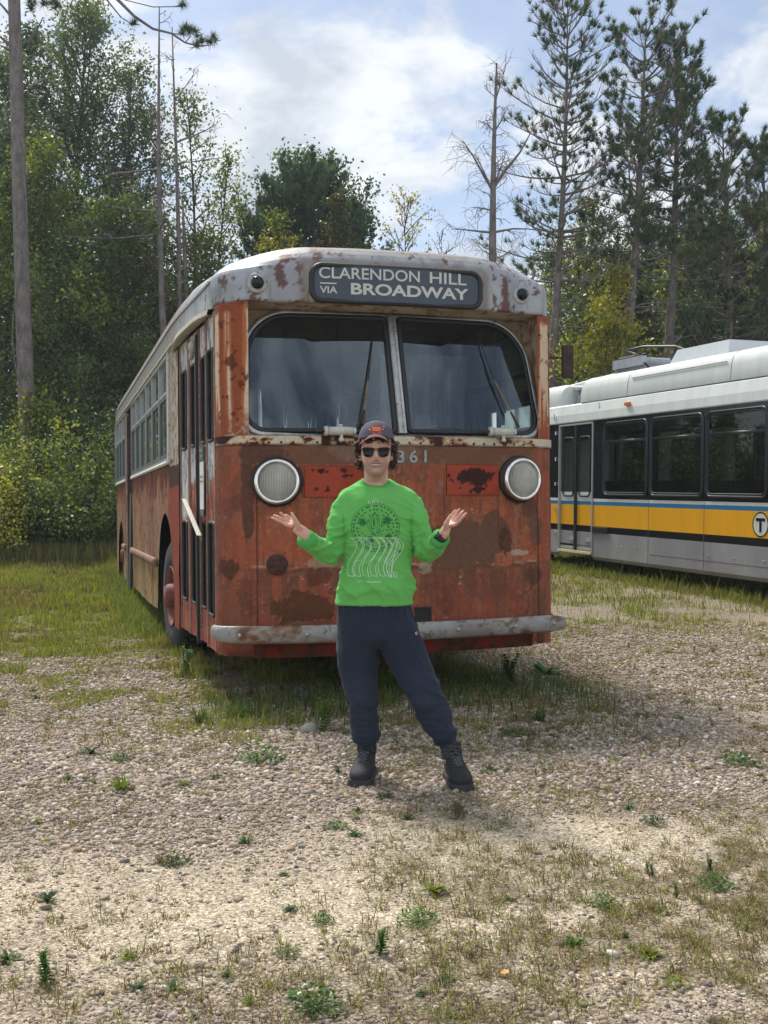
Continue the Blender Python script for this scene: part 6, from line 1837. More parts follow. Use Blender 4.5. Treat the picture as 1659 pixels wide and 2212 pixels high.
    disp = disp * (0.15 + 0.85 * np.maximum(sst(z, zv(1300), zv(1275)), armm))
    V = V + NN * disp[:, None]
    # gathered cuffs end cleanly: a small flare at the hem
    nn = fbm(V, 30, 217, 3)
    c = np.tile(np.array([0.135, 0.44, 0.110]), (len(V), 1)) * (0.95 + 0.10 * nn)[:, None]
    m_shirt = mat('green_cotton', attr=True, rough=0.95, spec=0.05, var=0.04, vscale=200, bump=0.12, bscale=900)
    m_shirt.node_tree.nodes['Principled BSDF'].inputs['Sheen Weight'].default_value = 0.05
    shirt = part('shirt', V, F, m_shirt, col=c)
    bvh = BVHTree.FromPolygons([Vector(v) for v in V], F)
    # neckband, hem and cuffs
    def on(u, v, off=0.0012):
        o = Vector((0, 0, CAM_H)); d = (px(u, v, 5.0) - o).normalized()
        hit = bvh.ray_cast(o, d)
        if hit[0] is None: return None
        return hit[0] - d * off
    mb = MB(); n = 40
    for (ra, rb, dz, rr) in ((0.0, 0, 0, .0075),):
        pts = []
        for i in range(n):
            a = 2 * math.pi * i / n
            xx = 0.071 * math.cos(a); yy = 0.066 * math.sin(a)
            pts.append((xu(811.5) + xx, 5.515 + yy, zv(1045.5) + 0.010 - 0.026 * max(0, -math.sin(a)) ** 1.5 + 0.016 * max(0, math.sin(a)) - 0.004))
        mb.tube(pts, rr, 8, closed=True, flat=2.0)
    mbpart(mb, 'neckband', mat('shirt_rib', (0.090, 0.385, 0.095), 0.9, spec=.05), shirt)
    for A, wr in ((ARM_L, 0), (ARM_R, 1)):
        p1 = Vector(P3(A[-1])); p0 = Vector(P3(A[-2])); d = (p1 - p0).normalized()
        mb = MB(); r = A[-1][3]
        mb.tube([p1 - d * 0.035, p1 - d * 0.004, p1 + d * 0.010, p1 + d * 0.012, p1 + d * 0.002, p1 - d * 0.02], [r * 0.99, r * 1.04, r * 1.03, r * 0.97, r * 0.93, r * 0.80], 22, caps=False)
        mbpart(mb, 'cuff', MATS['shirt_rib'], shirt)
        mb = MB(); mb.tube([p1 - d * 0.01, p1 + d * 0.003], [r * .9, r * .9], 18); mbpart(mb, 'cuff_shade', mat('cuff_shadow', (0.03, 0.14, 0.025), 1.0) if 'cuff_shadow' not in MATS else MATS['cuff_shadow'], shirt)  # disc coloured dark green as the shade inside the sleeve opening
    # ---- print
    rng = random.Random(4)
    D_ = lambda a, c_: (540.04 + .30923 * a, 864.07 + .30923 * c_)
    PV = []; PF = []; PM = []
    def ribbon(pts, w, m):
        # pts in photo pixels, w in photo pixels
        q = []
        for i, (u, v) in enumerate(pts):
            a = pts[max(0, i - 1)]; c_ = pts[min(len(pts) - 1, i + 1)]
            dx, dy = c_[0] - a[0], c_[1] - a[1]; L = math.hypot(dx, dy) or 1
            ox, oy = -dy / L * w / 2, dx / L * w / 2
            A_, B_ = on(u + ox, v + oy, 0.0015 + 0.0004 * m), on(u - ox, v - oy, 0.0015 + 0.0004 * m)
            if A_ is None or B_ is None: q = []; continue
            PV.extend([tuple(A_), tuple(B_)]); q.append(len(PV) - 2)
            if len(q) > 1: k, l = q[-2], q[-1]; PF.append((k, k + 1, l + 1, l)); PM.append(m)
    def leafmark(u, v, L, w, a, m=0):
        pts = []
        for k in range(5):
            t = k / 4; pts.append((u + math.cos(a) * L * (t - .5), v + math.sin(a) * L * (t - .5)))
        q = []
        for i, (x_, y_) in enumerate(pts):
            ww = w * math.sin(math.pi * (0.1 + 0.8 * i / 4)) / 2
            A_, B_ = on(x_ - math.sin(a) * ww, y_ + math.cos(a) * ww, 0.0015), on(x_ + math.sin(a) * ww, y_ - math.cos(a) * ww, 0.0015)
            if A_ is None or B_ is None: return
            PV.extend([tuple(A_), tuple(B_)]); q.append(len(PV) - 2)
        for k, l in zip(q[:-1], q[1:]): PF.append((k, k + 1, l + 1, l)); PM.append(m)
    cu, cv, rr = 811, 1139.5, 52
    ribbon([(cu + rr * math.cos(a), cv + rr * math.sin(a)) for a in np.linspace(0, 2 * math.pi, 90)], 1.1, 0)
    for (rad, n_, L, w) in ((47, 34, 5.5, 4.2), (39, 26, 5.0, 3.6)):
        for k in range(n_):
            a = 2 * math.pi * k / n_ + rng.uniform(-.05, .05); leafmark(cu + rad * math.cos(a), cv + rad * math.sin(a), L, w, a + rng.choice((0.7, 2.3)) + rng.uniform(-.3, .3))
    for (u, v, R_) in ((836, 1124, 10.5), (783, 1128, 9.5), (800, 1166, 9), (838, 1160, 7)):
        for k in range(9): a = k * 0.698; leafmark(u + R_ * .55 * math.cos(a), v + R_ * .55 * math.sin(a), R_ * 1.0, 3.4, a)
    for k in range(46):
        a = rng.random() * 6.28; q = 34 * math.sqrt(rng.random()); leafmark(cu + q * math.cos(a), cv + q * math.sin(a), rng.uniform(3, 6), rng.uniform(1.6, 3), rng.random() * 3.14)
    for s in (-1, 1):
        for t in (1.0, 0.7, 0.4): ribbon([(809 + s * t * 16 * math.sin(x_) , 1106 + 52 * x_ / 3.14) for x_ in np.linspace(0, 3.14, 14)], 0.7, 0)
    leafmark(808, 1128, 20, 4, 1.57); leafmark(863, 1191, 7, 6, 0.4); 
    def zl(pts): return [D_(*p) for p in pts]
    def bez(P, n=26):
        out = []
        for i in range(n + 1):
            t = i / n; a = [(1 - t) ** 3, 3 * t * (1 - t) ** 2, 3 * t * t * (1 - t), t ** 3]
            out.append((sum(a[k] * P[k][0] for k in range(4)), sum(a[k] * P[k][1] for k in range(4))))
        return out
    # the flowing outlined letters
    for (x0, x1, xb) in ((705, 745, 690), (760, 800, 735), (810, 870, 790), (860, 915, 845), (905, 955, 900), (950, 1010, 935), (990, 1035, 955)):
        xe = xb + (x0 - 705) * 0.06
        ribbon(bez(zl([(x0, 962), (x0 + 120, 1030), (xb - 60, 1120), (xe, 1228)])), 0.95, 1)
        ribbon(bez(zl([(x1, 966), (x1 + 125, 1045), (xb - 25, 1110), (xe + 38, 1232)])), 0.95, 1)
        ribbon(zl([(x0, 962), (x1, 966)]), 0.95, 1); ribbon(zl([(xe, 1228), (xe + 38, 1232)]), 0.95, 1)
    ribbon(zl([(705, 965), (1035, 968)]), 0.8, 1); ribbon(bez(zl([(1035, 968), (1030, 1040), (975, 1130), (990, 1243)])), 1.1, 1); ribbon(bez(zl([(1020, 975), (960, 1060), (925, 1180), (985, 1243)])), 0.9, 1)
    ribbon([D_(1017 + 9 * math.cos(a), 1220 + 22 * math.sin(a)) for a in np.linspace(0, 6.283, 18)], 0.9, 1)
    ribbon(zl([(720, 1135), (775, 1115)]), 0.9, 1); ribbon(zl([(680, 1225), (740, 1225)]), 0.9, 1)
    for k, hgt in enumerate((28, 14, 30, 40, 46, 30)):
        u0 = 828 + k * 13; ribbon(zl([(u0, 730 - hgt), (u0, 728)]), 0.9, 1)
    for k in range(13): u0 = 812 + k * 8; ribbon(zl([(u0, 1266), (u0 + 3, 1276)]), 1.0, 1)
    for k in range(6): u0 = 752 + k * 8; ribbon(zl([(u0, 1264), (u0 + 3, 1270)]), 0.7, 1)
    part('shirt_print', PV, PF, [mat('print_dark', (0.022, 0.15, 0.045), 0.9), mat('print_white', (0.62, 0.72, 0.62), 0.85)], shirt, False, mi=PM)
    # ---------------- trousers
    b = MB()
    ringtube(b, [((xu(808.5), YB + .02, zv(1285)), (.160, 0, 0), (0, .112, 0), .9), ((xu(808.5), YB + .02, zv(1310)), (.181, 0, 0), (0, .124, 0), .9), ((xu(811), YB + .02, zv(1345)), (.193, 0, 0), (0, .128, 0), .9), ((xu(813), YB + .015, zv(1378)), (.197, 0, 0), (0, .122, 0), .9), ((xu(816), YB + .01, zv(1396)), (.12, 0, 0), (0, .095, 0), .95)], 32)
    for L in (LEG_L, LEG_R): b.tube([P3(t) for t in L], [t[3] for t in L], 20)
    V, F, NN = fused(b, 0.0065, 6, 0.5)
    x, y, z = V[:, 0], V[:, 1], V[:, 2]
    ank = np.zeros(len(V)); knee = np.zeros(len(V))
    for L in (LEG_L, LEG_R):
        a_ = np.array(P3(L[-2])); ank = np.maximum(ank, np.exp(-(np.linalg.norm(V - a_, axis=1) / 0.11) ** 2)); k_ = np.array(P3(L[4])); knee = np.maximum(knee, np.exp(-(np.linalg.norm(V - k_, axis=1) / 0.13) ** 2))
    w1 = ridge(fbm(np.stack([x * 4, y * 4, z * 17], 1), 1.0, 221, 3)) ** 2; w2 = ridge(fbm(np.stack([x * 9 + z * 4, y * 5, z * 3], 1), 1.2, 223, 3)) ** 2; w3 = ridge(fbm(np.stack([x * 5 + z * 8, y * 4, z * 9], 1), 1.0, 225, 3)) ** 2
    crotch = np.exp(-(((x - xu(818)) / 0.10) ** 2 + ((z - zv(1395)) / 0.10) ** 2)); top = np.exp(-((z - zv(1315)) / 0.04) ** 2)
    disp = 0.030 * (w1 ** 1.6 - 0.3) * ank + 0.022 * (w3 ** 1.8 - .25) * knee + 0.014 * (w2 ** 2 - .2) * (0.6 + crotch) + 0.004 * top * np.sin(x * 190)
    V = V + NN * disp[:, None]
    nn = fbm(V, 9, 227, 4); fn = fbm(V, 120, 228, 2)
    c = np.tile(np.array([0.0250, 0.0320, 0.0490]), (len(V), 1)) * (0.85 + 0.2 * nn + 0.1 * fn)[:, None]
    fade = np.zeros(len(V))
    for L in (LEG_L, LEG_R):
        for q in (3, 4, 5, 6): fade = np.maximum(fade, np.exp(-(np.linalg.norm(V - np.array(P3(L[q])) + np.array([0, .05, 0]), axis=1) / 0.07) ** 2))
    c = lerp(c, (0.038, 0.048, 0.072), fade * 0.7)
    m_tr = mat('navy_fleece', attr=True, rough=0.95, spec=0.03, var=0.08, vscale=120, bump=0.2, bscale=700); m_tr.node_tree.nodes['Principled BSDF'].inputs['Sheen Weight'].default_value = 0.08
    tr = part('trousers', V, F, m_tr, col=c)
    tb = BVHTree.FromPolygons([Vector(v) for v in V], F)
    def ont(u, v, off=0.002):
        o = Vector((0, 0, CAM_H)); d = (px(u, v, 5.0) - o).normalized(); hit = tb.ray_cast(o, d); return (hit[0] - d * off) if hit[0] else px(u, v, 5.38)
    mb = MB(); pts = [ont(900 + 2.6 * math.cos(a), 1368 + 2.6 * math.sin(a)) for a in np.linspace(0.7, 5.6, 12)]; mb.tube(pts, 0.0018, 5)
    mb.tube([ont(899.5, 1368.5), ont(902.8, 1368.5)], 0.0016, 5, m=1)
    mbpart(mb, 'trouser_emblem', [mat('emblem_white', (0.6, 0.6, 0.62), 0.6), mat('emblem_red', (0.4, 0.04, 0.08), 0.6)], tr)
    mb = MB(); pts = [ont(u, v, .001) for (u, v) in ((886, 1314), (892, 1330), (899, 1346), (902, 1354))]; mb.tube(pts, 0.0035, 5); mbpart(mb, 'pocket_edge', mat('pocket_dark', (0.012, 0.015, 0.024), 0.9), tr)
    # ribbed socks
    m_sock = mat('charcoal_sock', (0.05, 0.052, 0.062), 0.95, var=.15, vscale=90, bump=.4, bscale=300)
    for a0, a1, r in ((px(791, 1598, 5.52), px(794, 1640, 5.55), .040), (px(965, 1592, 5.45), px(974, 1632, 5.455), .044)):
        mb = MB(); n_ = 18; mb.tube([a0.lerp(a1, i / n_) for i in range(n_ + 1)], [r * (1 + (0.03 if i % 2 else -0.02)) for i in range(n_ + 1)], 20); mbpart(mb, 'sock', m_sock)
    # ---------------- boots
    m_boot = mat('boot_leather', (0.016, 0.017, 0.019), 0.8, var=0.25, vscale=40, bump=0.25, bscale=120, spec=.45); m_sole = mat('boot_sole', (0.035, 0.036, 0.038), 0.75, var=.2, bump=.3)
    def boot(heel, toe, ank, shaft_r=.050):
        heel = Vector(heel); toe = Vector(toe); ank = Vector(ank); L = (toe - heel).length; f = (toe - heel).normalized(); s = Vector((0, 0, 1)).cross(f) * -1
        gzv = 0.0
        e = empty('boot', tuple(Vector(heel) - Vector(base)), parent=per)
        b = MB(); prof = [(0.0, .026, .06), (0.03, .036, .075), (0.15, .041, .095), (0.32, .043, .105), (0.45, .045, .095), (0.60, .050, .078), (0.74, .054, .064), (0.86, .051, .054), (0.93, .044, .047), (0.975, .034, .037), (1.0, .018, .028)]
        ringtube(b, [(heel + f * (L * t) + Vector((0, 0, .022 + hh * .5)), s * w, Vector((0, 0, hh * .55)), .8) for (t, w, hh) in prof], 24)
        b.tube([heel + f * (L * .20) + Vector((0, 0, .06)), heel + f * (L * .20) + Vector((0, 0, .10)), ank], [.040, .046, shaft_r], 20)
        V, F, NN = fused(b, 0.005, 4, .5)
        nz = fbm(V, 30, 231, 3); V = V + NN * ((ridge(fbm(V * [20, 20, 45], 1, 233, 2)) - .5) * .003)[:, None]
        up = mesh_obj('boot_upper', V - np.array(heel), F, m_boot, e, True)
        b = MB()
        for zz0, zz1, g in ((0.0, .016, .004), (0.016, .032, .006)):
            out = []
            for (t, w, hh) in prof: out.append((L * t, w + g * min(1, (1.03 - t) * 12)))
            pts = [(a_, w) for a_, w in out] + [(a_, -w) for a_, w in reversed(out)]
            Vv = []
            for z_ in (zz0, zz1):
                for (a_, w) in pts: Vv.append(f * (a_ + (0.004 if a_ > L * .9 else -.003 if a_ < .01 else 0)) + s * w + Vector((0, 0, z_)))
            n_ = len(pts); Ff = [tuple(range(n_))[::-1], tuple(range(n_, 2 * n_))] + [(i, (i + 1) % n_, n_ + (i + 1) % n_, n_ + i) for i in range(n_)]
            b.add(Vv, Ff)
        for k in range(12):
            t = 0.05 + k * .08; w = np.interp(t, [p[0] for p in prof], [p[1] for p in prof])
            for sg in (-1, 1): b.obox(f * (L * t) + s * (sg * (w + .004)) + Vector((0, 0, .008)), f * .006, s * .004, Vector((0, 0, .008)))
        b.build('boot_sole', m_sole, e)
        # laces
        bt = BVHTree.FromPolygons([Vector(v) for v in V], F); b = MB()
        rows = []
        for k in range(5):
            t = 0.34 + 0.085 * k; c_ = heel + f * (L * t); row = []
            for sg in (-1, 1):
                o = c_ + s * (sg * (.022 - .001 * k)) + Vector((0, 0, .25)); hit = bt.ray_cast(o, Vector((0, 0, -1))); row.append((hit[0] + Vector((0, 0, .003)) - heel) if hit[0] else (c_ + Vector((0, 0, .08)) - heel))
            rows.append(row)
        for k in range(4):
            b.tube([rows[k][0], rows[k + 1][1]], .0022, 5); b.tube([rows[k][1], rows[k + 1][0]], .0022, 5)
            b.tube([rows[k][0], rows[k][1]], .0022, 5)
        d_ = (ank - (heel + f * (L * .2) + Vector((0, 0, .1)))).normalized()
        for k in range(4):
            c_ = ank.lerp(heel + f * (L * .27) + Vector((0, 0, .10)), 0.15 + .2 * k) + f * (shaft_r * 0.97) - heel
            b.tube([c_ - s * .024, c_ + Vector((0, 0, .008)) + f * .004, c_ + s * .024], .0022, 5)
        c_ = ank.lerp(heel + f * (L * .2) + Vector((0, 0, .10)), 0.2) + f * (shaft_r + .006) - heel
        b.tube([c_, c_ + s * .03 + Vector((0, 0, .012)), c_ + s * .045 - Vector((0, 0, .004)), c_ + s * .012 - Vector((0, 0, .004))], .002, 5); b.tube([c_, c_ - s * .03 + Vector((0, 0, .010)), c_ - s * .04 - Vector((0, 0, .012))], .002, 5)
        b.build('laces', MATS.get('grey_lace') or mat('grey_lace', (0.10, 0.10, 0.11), 0.8, var=.5, vscale=300), e)
        return e
    g1 = float(gz(px(775, 0, 5.35)[0], 5.35)[0]) + .004; g2 = float(gz(px(1000, 0, 5.3)[0], 5.3)[0]) + .004
    boot((px(796, 0, 5.62)[0], 5.62, g1), (px(774, 0, 5.30)[0], 5.305, g1), px(792.5, 1608, 5.535), .050)
    boot((px(974, 0, 5.53)[0], 5.53, g2), (px(1002, 0, 5.225)[0], 5.225, g2), px(972, 1603, 5.455), .054)
    # ---------------- hair: a mass under the cap and many small curls
    b = MB(); m_hair = mat('dark_curly_hair', (0.045, 0.026, 0.019), 0.55, var=0.35, vscale=60, spec=.35)
    b.ell(h + Vector((0, 0.045, 0.015)), (.088, .085, .095), n=20, k=14)
    for s_ in (-1, 1): b.ell(h + Vector((s_ * .083, 0.030, 0.010)), (.022, .045, .042), n=14, k=10); b.ell(h + Vector((s_ * .070, 0.045, -0.045)), (.016, .035, .035), n=12, k=10)
    rg = random.Random(9)
    for k in range(330):
        s_ = rg.choice((-1, 1))
        if k < 190: base_ = h + Vector((s_ * rg.uniform(.064, .096), rg.uniform(-0.026, .085), rg.uniform(-0.030, .040)))
        elif k < 250: base_ = h + Vector((s_ * rg.uniform(.066, .088), rg.uniform(-0.01, .085), rg.uniform(-0.070, -.02)))
        elif k < 290: base_ = h + Vector((rg.uniform(-.062, .062), rg.uniform(-0.092, -0.082), rg.uniform(.044, .064)))
        else: base_ = h + Vector((s_ * rg.uniform(.060, .095), rg.uniform(.02, .09), rg.uniform(-0.085, -0.05)))
        ax = Vector((s_ * rg.uniform(0.1, .9), rg.uniform(-.6, .4), rg.uniform(-1, .5))).normalized(); u_ = ax.orthogonal().normalized(); v_ = ax.cross(u_); rc = rg.uniform(.005, .0105); ph = rg.random() * 6.28
        if 250 <= k < 290: ax = Vector((rg.uniform(-.5, .5), -0.2, -1)).normalized(); u_ = ax.orthogonal().normalized(); v_ = ax.cross(u_); rc = .006
        n_ = 12; Lh = rg.uniform(.010, .024); pts = [base_ + ax * (Lh * i / n_) + u_ * (rc * math.cos(ph + i * .8)) + v_ * (rc * math.sin(ph + i * .8)) for i in range(n_ + 1)]
        b.tube(pts, [.0026] * n_ + [.001], 4)
    mbpart(b, 'hair', m_hair)
    # ---------------- cap
    m_cap = mat('faded_plum_cap', (0.105, 0.093, 0.115), 0.9, var=0.08, vscale=40, bump=.2, bscale=500, spec=.15)
    e = MB(); V = []; F = []; n = 48; K = 12
    hc = h + Vector((0, 0.012, 0.040)); til = Matrix.Rotation(R(-15), 3, 'X')
    for i in range(K + 1):
        th = (math.pi / 2) * i / K
        for j in range(n):
            q = 2 * math.pi * j / n; r = math.cos(th) ** 0.78
            sm = 1 - 0.012 * math.exp(-((((q - math.pi / 2) / (math.pi / 3)) % 1) - 0.5) ** 2 * 900) 
            V.append(hc + til @ Vector((.0895 * r * math.cos(q) * sm, .108 * r * math.sin(q) * sm, .102 * math.sin(th) ** 0.95 * sm)))
    for i in range(K):
        for j in range(n): j2 = (j + 1) % n; F.append((i * n + j, i * n + j2, (i + 1) * n + j2, (i + 1) * n + j))
    capo = part('cap', V, F, m_cap)
    # brim
    V = []; F = []; NA = 28; NR = 8
    for layer in (0, 1):
        for i in range(NR + 1):
            t = i / NR
            for j in range(NA + 1):
                a = math.pi * (-0.5 + (j / NA - .5) * 0.80)
                x0_, y0_ = .0885 * math.cos(a), .107 * math.sin(a)
                ex = .058 * (1 - abs((j / NA - .5) * 2) ** 2.6); xx = x0_ * (1 + .02 * t); yy = y0_ - ex * t
                zz = 0.004 - 0.016 * t * (1 - abs((j / NA - .5) * 2) ** 2) - 0.046 * (abs(xx) / .082) ** 2.0 + 0.0 - layer * .0035
                V.append(hc + Vector((xx, yy, zz + 0.029)))
    m_ = (NR + 1) * (NA + 1)
    for layer in (0, 1):
        for i in range(NR):
            for j in range(NA): k = layer * m_ + i * (NA + 1) + j; F.append((k, k + 1, k + NA + 2, k + NA + 1))
    for j in range(NA): k = NR * (NA + 1) + j; F.append((k, k + 1, k + 1 + m_, k + m_))
    br = part('cap_brim', V, F, m_cap, capo)
    mb = MB(); mb.tube([Vector(V[NR * (NA + 1) + j]) + Vector((0, 0, -.002)) for j in range(NA + 1)], .0014, 5); mbpart(mb, 'brim_piping', mat('orange_red_piping', (0.42, 0.07, 0.03), 0.8), br)
    # embroidered badge, set on the crown
    cb_ = BVHTree.FromPolygons([Vector(v) for v in part_world(capo, base)], [tuple(p.vertices) for p in capo.data.polygons])
    def onc(u, v, off=.001):
        o = Vector((0, 0, CAM_H)); d = (px(u, v, 5.0) - o).normalized(); hit = cb_.ray_cast(o, d); return tuple(hit[0] - d * off) if hit[0] else None
    QV = []; QF = []; QM = []
    def patch(u0, u1, v0, v1, m, off):
        n_ = 6; b0 = len(QV)
        for i in range(n_ + 1):
            for j in range(3):
                p = onc(u0 + (u1 - u0) * i / n_, v0 + (v1 - v0) * j / 2, off)
                if p is None: return
                QV.append(p)
        for i in range(n_):
            for j in range(2): k = b0 + i * 3 + j; QF.append((k, k + 1, k + 4, k + 3)); QM.append(m)
    patch(802, 826, 921.5, 924, 0, .002); patch(800, 828, 926, 928.5, 0, .002); patch(801, 826, 930, 934, 0, .002); patch(796.5, 828, 932, 934.5, 0, .0022); patch(804, 822, 935, 937, 0, .002); patch(808, 820, 919.5, 922, 0, .002)
    patch(803.5, 823, 923, 925.6, 1, .003); patch(803.5, 823, 928.3, 931, 1, .003); patch(804, 810, 934.5, 936, 1, .003); patch(817, 823, 934.5, 936, 1, .003)
    patch(797, 800, 926, 929.5, 2, .003); patch(826, 829, 925.5, 928.5, 2, .003); patch(806, 821, 926.2, 927.7, 2, .003); patch(827, 831, 920, 922, 2, .003)
    part('cap_badge', QV, QF, [mat('badge_red', (0.28, 0.035, 0.04), 0.8), mat('badge_orange', (0.75, 0.20, 0.03), 0.7), mat('badge_pink', (0.55, 0.25, 0.25), 0.7)], capo, False, mi=QM)
    # ---------------- sunglasses
    m_sg = mat('sunglass_black', (0.004, 0.004, 0.005), 0.22, spec=.35)
    b = MB()
    for s_ in (-1, 1):
        pn = rrect_pts([(s_ * .009, .015), (s_ * .065, .020), (s_ * .057, -.025), (s_ * .020, -.025)], [.006, .007, .017, .015], 6)
        cen = h + Vector((0, 0, -0.013))
        f_ = lambda x_: -0.108 + 2.9 * x_ * x_
        V0 = [cen + Vector((x_, f_(x_), z_)) for x_, z_ in pn]; V1 = [v + Vector((0, .003, 0)) for v in V0]; n_ = len(pn)
        b.add(V0 + V1, [tuple(range(n_)), tuple(range(2 * n_ - 1, n_ - 1, -1))] + [(i, (i + 1) % n_, n_ + (i + 1) % n_, n_ + i) for i in range(n_)])
        b.tube([v + Vector((0, .0015, 0)) for v in V0], .0023, 6, closed=True)
        b.tube([cen + Vector((s_ * .064, f_(.064) + .002, .014)), cen + Vector((s_ * .074, -0.078, .012)), cen + Vector((s_ * .079, 0.01, .006))], [.003, .003, .002], 6)
    b.tube([h + Vector((-.011, -0.108, -.003)), h + Vector((0, -0.1095, -.001)), h + Vector((.011, -0.108, -.003))], .0026, 6)
    mbpart(b, 'sunglasses', m_sg)
    # ---------------- watch
    W = px(953.5, 1159.5, 5.285); E_ = Vector(P3(ARM_R[-2])); ax = (px(961, 1146, 5.26) - W).normalized()
    b = MB(); b.tube([W - ax * .010, W - ax * .009, W + ax * .009, W + ax * .010], [.028, .031, .031, .028], 24)
    b.obox(W + Vector((-.020, -.022, .0)), Vector((.012, -.008, 0)), ax * .016, Vector((.006, .009, 0)) * .5)
    mbpart(b, 'wristwatch', mat('watch_black', (0.01, 0.01, 0.012), 0.3, spec=.6))
    return per
def part_world(o, base): return [Vector(v.co) + Vector(base) for v in o.data.vertices]
make_person()
# ------------------------------------------------------------------ trees
m_bark = mat('grey_pine_bark', (0.155, 0.130, 0.122), 0.95, var=0.45, vscale=9, bump=1.0, bscale=18, stretch=(1, 1, 0.4), var2=(0.06, 0.045, 0.04))
m_bark2 = mat('dark_bark', (0.055, 0.045, 0.040), 0.95, var=0.35, vscale=6, bump=0.6, bscale=14, stretch=(1, 1, 0.3))
m_bark3 = mat('pale_dead_wood', (0.20, 0.17, 0.15), 0.95, var=0.4, vscale=5, bump=0.6, bscale=12, stretch=(1, 1, 0.25), var2=(0.08, 0.065, 0.055))
m_leaf = mat('broad_leaf', attr=True, rough=0.42, spec=0.55, trans=0.5)
m_need = mat('pine_needle', attr=True, rough=0.6, spec=0.25, trans=0.22)
class Tubes:
    """many tapering twigs at once, few sides each"""
    def __init__(s): s.V = []; s.F = []; s.n = 0
    def add(s, pts, rads, k=5):
        pts = np.asarray(pts, float); m = len(pts)
        t = np.gradient(pts, axis=0); t /= np.linalg.norm(t, axis=1)[:, None] + 1e-9
        ref = np.array([0.31, 0.17, 0.93]) if abs(t[0, 2]) < 0.8 else np.array([0.95, 0.2, 0.1])
        a = np.cross(t, ref); a /= np.linalg.norm(a, axis=1)[:, None] + 1e-9; b = np.cross(t, a)
        q = 2 * np.pi * np.arange(k) / k
        r = np.asarray(rads, float)
        V = pts[:, None] + r[:, None, None] * (a[:, None] * np.cos(q)[None, :, None] + b[:, None] * np.sin(q)[None, :, None])
        i = np.arange(m - 1)[:, None] * k; j = np.arange(k)[None, :]; j2 = (np.arange(k)[None, :] + 1) % k
        F = np.stack([i + j, i + j2, i + k + j2, i + k + j], -1).reshape(-1, 4) + s.n
        s.V.append(V.reshape(-1, 3)); s.F.append(F); s.n += m * k
    def build(s, name, m, parent): return mesh_obj(name, np.concatenate(s.V), np.concatenate(s.F), m, parent, True)
def leaves(P, size, rng, pal, aspect=0.62, jit=0.3, hang=0.25):
    n = len(P); d = rng.normal(size=(n, 3)); d[:, 2] -= hang; d /= np.linalg.norm(d, axis=1)[:, None]
    u = rng.normal(size=(n, 3)); s = np.cross(d, u); s /= np.linalg.norm(s, axis=1)[:, None] + 1e-9
    L = (size * rng.uniform(1 - jit, 1 + jit, n))[:, None]
    V = np.stack([P - d * L * .5, P + s * L * aspect * .5 + d * L * 0.02, P + d * L * .5, P - s * L * aspect * .5 + d * L * 0.02], 1)
    F = np.arange(n * 4).reshape(n, 4)
    return V.reshape(-1, 3), F
def leafcol(P, pal, rng, sc=0.55, seed=0):
    pal = np.asarray(pal); n = len(P)
    f = fbm(P, sc, seed, 3); k = np.clip((f - 0.32) / 0.36 * (len(pal) - 1) + rng.normal(0, 0.45, n), 0, len(pal) - 1.001)
    i = k.astype(int); w = (k - i)[:, None]
    c = pal[i] * (1 - w) + pal[np.minimum(i + 1, len(pal) - 1)] * w
    return c * rng.uniform(0.7, 1.3, (n, 1))
PAL_DG = [(0.044, 0.068, 0.030), (0.064, 0.098, 0.038), (0.090, 0.125, 0.044), (0.12, 0.15, 0.048)]
PAL_MG = [(0.060, 0.090, 0.024), (0.090, 0.125, 0.028), (0.135, 0.165, 0.032), (0.20, 0.21, 0.038)]
PAL_YG = [(0.09, 0.12, 0.022), (0.15, 0.175, 0.026), (0.24, 0.23, 0.030), (0.32, 0.27, 0.035)]
PAL_GG = [(0.055, 0.078, 0.046), (0.078, 0.105, 0.058), (0.10, 0.13, 0.068), (0.13, 0.15, 0.076)]
PAL_OL = [(0.050, 0.055, 0.020), (0.090, 0.080, 0.025), (0.13, 0.10, 0.035), (0.09, 0.10, 0.03)]
PAL_PN = [(0.034, 0.060, 0.030), (0.050, 0.084, 0.038), (0.070, 0.104, 0.042), (0.095, 0.112, 0.048)]
PAL_WP = [(0.032, 0.064, 0.044), (0.048, 0.092, 0.054), (0.066, 0.115, 0.060), (0.088, 0.13, 0.062)]
def curve(p, d, L, n, rng, up=0.0, wob=0.12):
    pts = [np.array(p, float)]; d = np.array(d, float); d /= np.linalg.norm(d)
    for i in range(n):
        d = d + rng.normal(0, wob, 3) + np.array([0, 0, up / n]); d /= np.linalg.norm(d); pts.append(pts[-1] + d * L / n)
    return np.array(pts)
def trunk_path(base, top, n, rng, wob=0.01):
    b, t = np.array(base, float), np.array(top, float); L = np.linalg.norm(t - b)
    pts = []
    w1, w2 = rng.uniform(0, 6.28, 2)
    for i in range(n + 1):
        f = i / n; pts.append(b + (t - b) * f + np.array([math.sin(f * 5 + w1) - math.sin(w1), math.sin(f * 4 + w2) - math.sin(w2), 0]) * L * wob * (1 if 0 < i else 0))
    return np.array(pts)
def ip(path, f):
    k = f * (len(path) - 1); i = min(int(k), len(path) - 2); return path[i] + (path[i + 1] - path[i]) * (k - i)
def placed(u_top, v_top, u_base, Y, dY=0.0):
    """top and base points of a tree whose top shows at (u_top, v_top)"""
    top = np.array(px(u_top, v_top, Y)); bx_ = (u_base - 829.5) * (Y + dY) / 2400; g = Gf(bx_, Y + dY)
    return np.array([bx_, Y + dY, g - 0.15]), top
